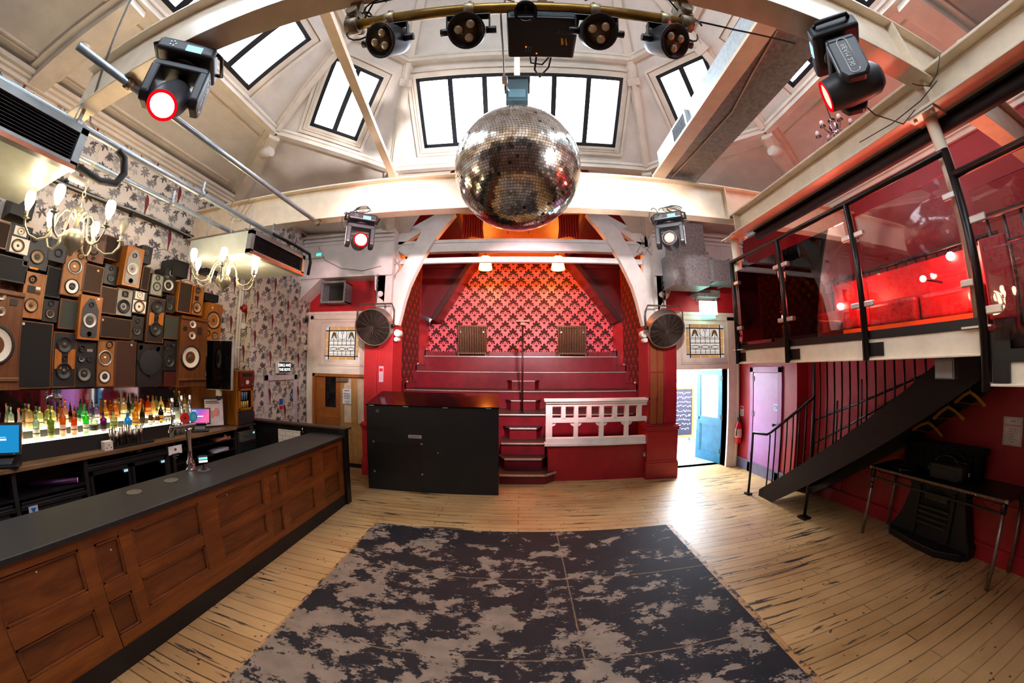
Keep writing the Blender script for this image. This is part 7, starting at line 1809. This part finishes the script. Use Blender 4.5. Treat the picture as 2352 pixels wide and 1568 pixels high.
MB().box(a.x, c.x, 5.9, 5.949, a.z, c.z).build('housing', plain('housing_white', '#dfe6e2', .4), t, w=True, bev=.006)
MB().box(c.x-.13, c.x-.02, 5.895, 5.9, a.z+.04, c.z-.04).build('green_led', emit('led_green', '#3affa0', 3), t, w=True)
# ================================================================== DANCE MAT AND WALL DETAILS
mt = NT('worn_dance_mat')
p1 = mt.pos((1.25, 1.8, 1)); big = mt.noise(p1, 1.9, 11, .72, .1); fine = mt.noise(mt.pos((6, 15, 1)), 2.6, 6, .75)
gx_ = mt.n('ShaderNodeSeparateXYZ', {0: mt.pos()}); 
# less paint left in the middle and towards the camera, more at the far edge and on the right
wear = mt.math('ADD', mt.math('MULTIPLY', big, .82), mt.math('MULTIPLY', fine, .18))
bias = mt.math('ADD', mt.math('MULTIPLY', gx_.outputs[1], .018), mt.math('MULTIPLY', gx_.outputs[0], .014))
wear = mt.math('ADD', wear, bias)
mask = mt.ramp(wear, [(.522, (0, 0, 0)), (.530, (1, 1, 1))])
sub = mt.ramp(mt.noise(mt.pos((2, 3, 1)), 2.5, 5), [(.3, C('#75675a')), (.7, C('#8d7b6b'))])
pnt = mt.ramp(mt.noise(mt.pos((3, 3, 1), loc=(5, 1, 0)), 1.5, 3), [(.3, C('#18191d')), (.7, C('#241d20'))])
sm_ = None
for ax, vals, wd in ((1, (3.09, 2.02, .95), .006), (0, (.5,), .007)):
    for v in vals:
        d_ = mt.math('LESS_THAN', mt.math('ABSOLUTE', mt.math('SUBTRACT', mt.math('ADD', gx_.outputs[ax], mt.math('MULTIPLY', mt.math('SUBTRACT', fine, .5), .03)), v)), wd)
        sm_ = d_ if sm_ is None else mt.math('MAXIMUM', sm_, d_)
col = mt.mix(mask, sub, pnt); col = mt.mix(mt.math('MULTIPLY', sm_, mt.math('MULTIPLY', fine, 1.0)), col, C('#93795c'))
dots = mt.n('ShaderNodeTexVoronoi', {'Vector': mt.pos((1, 1, 1)), 'Scale': 4.3}).outputs[0]
col = mt.mix(mt.ramp(dots, [(.05, (.6, .6, .6)), (.08, (0, 0, 0))]), col, C('#3a332e'))
mt.bsdf(col, .68, 0, bump=mask, bstr=.15, bdist=.003, Specular_IOR_Level=.25)
MX0, MX1, MY1 = -1.93, 2.02, 4.14
t = thing('dance_mat', 'large worn black and brown dance mat lying on the floorboards', 'dance mat', (.05, 2, 0))
MB().box(MX0, MX1, -1.2, MY1, .0005, .006).build('mat_sheet', mt.m, t, w=True)
tape = NT('worn_edge_tape'); n_ = tape.noise(tape.pos((4, 4, 1)), 2.2, 5, .7)
tape.bsdf(tape.ramp(n_, [(.5, C('#a87c4e')), (.56, C('#2a2320'))]), .5)
MB().box(MX1, MX1+.07, -1.2, MY1, .0005, .005).box(MX0-.03, MX0, -1.2, MY1, .0005, .004).build('edge_strip', tape.m, t, w=True)
# false door outline on the far left wall
def q2(x, y): return onx(x, y, LX2)
b = MB(); X = LX2
y0, y1, zt = 5.02, 6.0, 1.94
b.box(X, X+.03, y0, y0+.1, 0, zt).box(X, X+.03, y1-.1, y1, 0, zt).box(X, X+.03, y0, y1, zt-.1, zt)
struct(b, 'door_4', plain('frame_pale_mauve', '#d8ccce', .5), 'pale door frame around a wallpapered door on the far left wall', bev=.004)
t = thing('toilet_sign', 'small lit black sign with white lettering above the wallpapered door', 'sign', (X+.02, 5.5, 2.08))
a, c = q2(632, 857), q2(662, 829); za, zb_ = 1.97, 2.2
MB().box(X+.001, X+.05, a.y, c.y, za, zb_).build('sign_box', plain('sign_box_white', '#e8e6e0', .4), t, w=True, bev=.004)
MB().box(X+.05, X+.053, a.y+.05, c.y, za+.015, zb_-.015).build('sign_face', mblack, t, w=True)
tm2 = emit('sign_white_glow', '#ffffff', 2.2)
for s_, z in (('GIRLS AND', zb_-.075), ('THE BOYS', za+.07)): text(s_, 'sign_lettering', tm2, .075, (X+.0545, (a.y+.05+c.y)/2, z), (0, 1, 0), (0, 0, 1), t)
t = thing('door_notice', 'small blue and red notice on the wallpapered door', 'notice', (X, 5.5, 1.35))
MB().box(X+.001, X+.006, 5.45, 5.58, 1.26, 1.5).build('plate', plain('sign_white', '#e8e2e2', .4), t, w=True)
MB().box(X+.006, X+.008, 5.46, 5.57, 1.36, 1.48).build('blue_panel', plain('sign_blue', '#1c62b4', .4), t, w=True); MB().box(X+.006, X+.008, 5.46, 5.57, 1.27, 1.345).build('red_panel', plain('sign_red', '#c81e28', .4), t, w=True)
o = MB().cyl((X+.001, 5.84, 1.525), (X+.008, 5.84, 1.525), .05, n=20).build('round_sign', plain('sign_blue', '#1c62b4', .4)); tag(o, 'round blue sign on the wallpapered door', 'sign')
b = MB()
for k in (-1, 0, 1): b.box(X+.008, X+.009, 5.81, 5.87, 1.522+k*.02, 1.529+k*.02)
b.build('sign_text', plain('sign_white', '#e8e2e2', .4), o)
t = thing('fire_alarm', 'red fire alarm sounder on the parrot wallpaper', 'alarm', (-4.76, 4.62, 3.1))
a = ony(554, 708, 4.62); a.x = min(max(a.x, -4.78), -4.7)
MB().lathe([(.075, 0), (.075, .03), (.06, .045), (.055, .06), (.0, .065)], (a.x, 4.65, a.z), (0, -1, 0), n=22).build('sounder', plain('alarm_red', '#b01c20', .3), t, w=True)
MB().cyl((a.x, 4.585, a.z), (a.x, 4.575, a.z), .03, n=16).build('sounder_boss', plain('alarm_dark', '#6a1014', .3), t, w=True)
o = MB().box(a.x-.06, a.x+.06, 4.615, 4.649, a.z-.36, a.z-.25).build('switch_box', plain('box_white', '#e6e4e2', .4), bev=.005); tag(o, 'white switch box below the red fire alarm', 'switch box')
MB().box(a.x-.04, a.x+.04, 4.611, 4.615, a.z-.34, a.z-.27).build('switch_plate', plain('plate_white', '#f0f0f0', .4), o)
t = thing('white_pipes', 'pair of white painted pipes running down the corner by the far chandelier', 'pipe', (-4.84, 4.6, 2.0))
for x, r_ in ((-4.86, .03), (-4.80, .018)): MB().cyl((x, 4.6, 2.05), (x, 4.6, 3.75), r_, n=12).build('pipe_tube', white, t, w=True)
for z in (2.4, 3.0, 3.5): MB().box(-4.9, -4.78, 4.58, 4.649, z, z+.03).build('pipe_clip', white, t, w=True)
t = thing('security_camera', 'small dark dome security camera high by the left door', 'camera', (-4.55, 6.2, 3.1))
MB().cyl((X, 6.19, 3.09), (X+.05, 6.19, 3.09), .05, n=16).build('mount', plain('cctv_grey', '#6a6a6c', .4), t, w=True); MB().sph((X+.07, 6.19, 3.08), .045, 14).build('dome', plain('cctv_black', '#141416', .1), t, w=True)
for (y, z, h, lab) in ((6.18, 2.6, .16, 'white sensor box below the dome camera'), (6.29, 2.45, .1, 'small white contact box lowest beside the left door')):
    o = MB().box(X+.001, X+.05, y-.06, y+.05, z, z+h).build('wall_box', plain('box_cream', '#e8e2cc', .4), bev=.006); tag(o, lab, 'box')
    MB().box(X+.05, X+.052, y-.03, y+.02, z+h*.3, z+h*.7).build('box_window', plain('plate_grey', '#b8b4a4', .4), o)
t = thing('wall_notice', 'narrow white notice on the left side wall of the stage opening', 'notice', (-2.42, 6.5, 2.0))
a, c = ony(889, 877, 6.5), ony(899, 841, 6.5)
b = MB().box(a.x, c.x, 6.085, 6.099, a.z*.945+.12, c.z*.945+.12); b.build('sheet', plain('notice_pink', '#d8b4c4', .5), t, w=True)
MB().box(a.x+.01, c.x-.01, 6.083, 6.085, c.z*.945+.02, c.z*.945+.08).build('red_heading', plain('sign_red', '#c81e28', .4), t, w=True)
# wires draped over the left end of the far beam
wires('thin_wires', 'thin pale wires hanging over the left end of the far cross beam', [[(-4.0, 3.36, 4.4), (-4.02, 3.35, 4.2), (-3.85, 3.35, 4.12), (-3.75, 3.35, 4.2), (-3.66, 3.35, 4.38)], [(-3.8, 3.36, 4.36), (-3.95, 3.35, 4.1), (-3.75, 3.35, 4.05), (-3.55, 3.35, 4.35)]], plain('wire_brown', '#8a7a64', .5), .004)
wires('support_cable', 'grey twisted support cable slanting down beside the near left beam', [[(-2.55, .55, 5.3), (-2.9, .8, 4.4), (-3.1, .93, 4.0)], [(-3.1, .93, 4.0), (-3.18, 1.0, 3.9), (-3.2, 1.15, 3.82)]], plain('cable_grey', '#7d7a70', .5), .009)
wires('thin_cable', 'thin dark cable along the front of the white bulkhead', [[(-4.2, 5.94, 4.6), (-4.0, 5.94, 4.3), (-3.6, 5.94, 4.1), (-3.1, 5.94, 4.02), (-2.7, 5.94, 4.1)]], plain('wire_grey', '#77757a', .5), .006)
wires('timber_wires', 'thin wires looped over the left white timber post', [[(-2.6, 6.0, 4.55), (-2.5, 6.05, 4.3), (-2.35, 6.05, 4.1), (-2.45, 6.05, 3.9)], [(-2.75, 6.0, 4.15), (-2.5, 6.05, 4.12), (-2.3, 6.05, 4.25)]], plain('wire_brown', '#8a7a64', .5), .006)
wires('timber_wires', 'thin wires looped over the right white timber post', [[(2.6, 6.0, 4.6), (2.45, 6.05, 4.35), (2.3, 6.05, 4.4), (2.5, 6.0, 4.75)], [(2.7, 6.0, 4.2), (2.5, 6.05, 4.5), (2.4, 6.05, 4.7)]], plain('wire_brown', '#8a7a64', .5), .006)
# ================================================================== LIGHT
w = bpy.data.worlds.new('world'); S.world = w; w.use_nodes = True
w.node_tree.nodes['Background'].inputs[0].default_value = (.75, .87, 1, 1); w.node_tree.nodes['Background'].inputs[1].default_value = 1.0
S.view_settings.view_transform = 'Standard'; S.view_settings.look = 'None'; S.view_settings.gamma = 1; S.view_settings.exposure = .15
S.cycles.max_bounces = 6; S.cycles.diffuse_bounces = 3; S.cycles.glossy_bounces = 3; S.cycles.transmission_bounces = 4; S.cycles.transparent_max_bounces = 10
S.cycles.caustics_reflective = False; S.cycles.caustics_refractive = False
S.cycles.sample_clamp_indirect = 6; S.cycles.use_adaptive_sampling = True; S.cycles.adaptive_threshold = .08
def light(name, kind, loc, energy, col, size=.1, target=None, spot=None, blend=.3, sizey=None):
    d = bpy.data.lights.new(name, kind); d.energy = energy; d.color = C(col)[:3]
    if kind == 'AREA':
        d.size = size
        if sizey: d.shape = 'RECTANGLE'; d.size_y = sizey
    else: d.shadow_soft_size = size
    if kind == 'SPOT': d.spot_size = spot; d.spot_blend = blend
    o = bpy.data.objects.new(name, d); COL.objects.link(o); o.location = loc
    if target is not None: o.rotation_euler = (Vector(target)-Vector(loc)).to_track_quat('-Z', 'Y').to_euler()
    return o
# chandeliers
for y in (1.22, 2.92): light('chandelier_light', 'POINT', (-3.4, y, 3.14), 48, '#ffdcae', .22)
# daylight in the corridor
light('corridor_daylight', 'AREA', (4.3, 7.6, 2.9), 900, '#dff0ff', 2.0, (4.2, 7.4, 0), sizey=1.6)
light('corridor_sun', 'SPOT', (4.9, 8.5, 2.4), 380, '#d4ebff', .5, (3.7, 5.3, 0), spot=1.1)
# stage lamps
for x in (-1.0, 1.115): light('pendant_light', 'POINT', (x, 9.3, 4.9), 170, '#ff8a2a', .12)
# beams of the stage lights, then spots added to brighten the stage
light('stage_light_beam', 'SPOT', (-1.62, 3.15, 3.55), 260, '#ff6a70', .06, (.9, 0, .6), spot=.5)
light('stage_light_beam', 'SPOT', (1.45, 1.02, 3.55), 1500, '#fff2ee', .06, (-.2, 3.4, 4.1), spot=1.1, blend=.8)
light('stage_light_beam', 'SPOT', (-1.75, .8, 3.45), 160, '#ff8a80', .06, (.4, -.6, .4), spot=.6)
light('added_stage_spot', 'SPOT', (-.62, 1.12, 3.6), 900, '#ffd0d4', .07, (-2.3, 6.1, 3.6), spot=.8, blend=.7)
light('added_stage_spot', 'SPOT', (.7, 1.12, 3.6), 800, '#fff4f2', .07, (2.2, 6.1, 3.6), spot=.8, blend=.7)
light('added_stage_spot', 'SPOT', (.3, 3.62, 3.88), 1300, '#ffc4cc', .1, (.1, 9.6, 1.9), spot=1.3, blend=.6)  # added stage fill hidden behind the far beam, no fixture there
light('balcony_light', 'POINT', (3.45, 1.55, 2.75), 22, '#ff3a30', .06)
light('balcony_light', 'POINT', (3.6, 1.4, 3.1), 22, '#ffb090', .06)  # added to brighten the pale patch on the bench back
light('balcony_light', 'POINT', (3.5, 2.6, 2.9), 18, '#ff6a50', .06)  # added for the red-lit spot behind the second glass panel
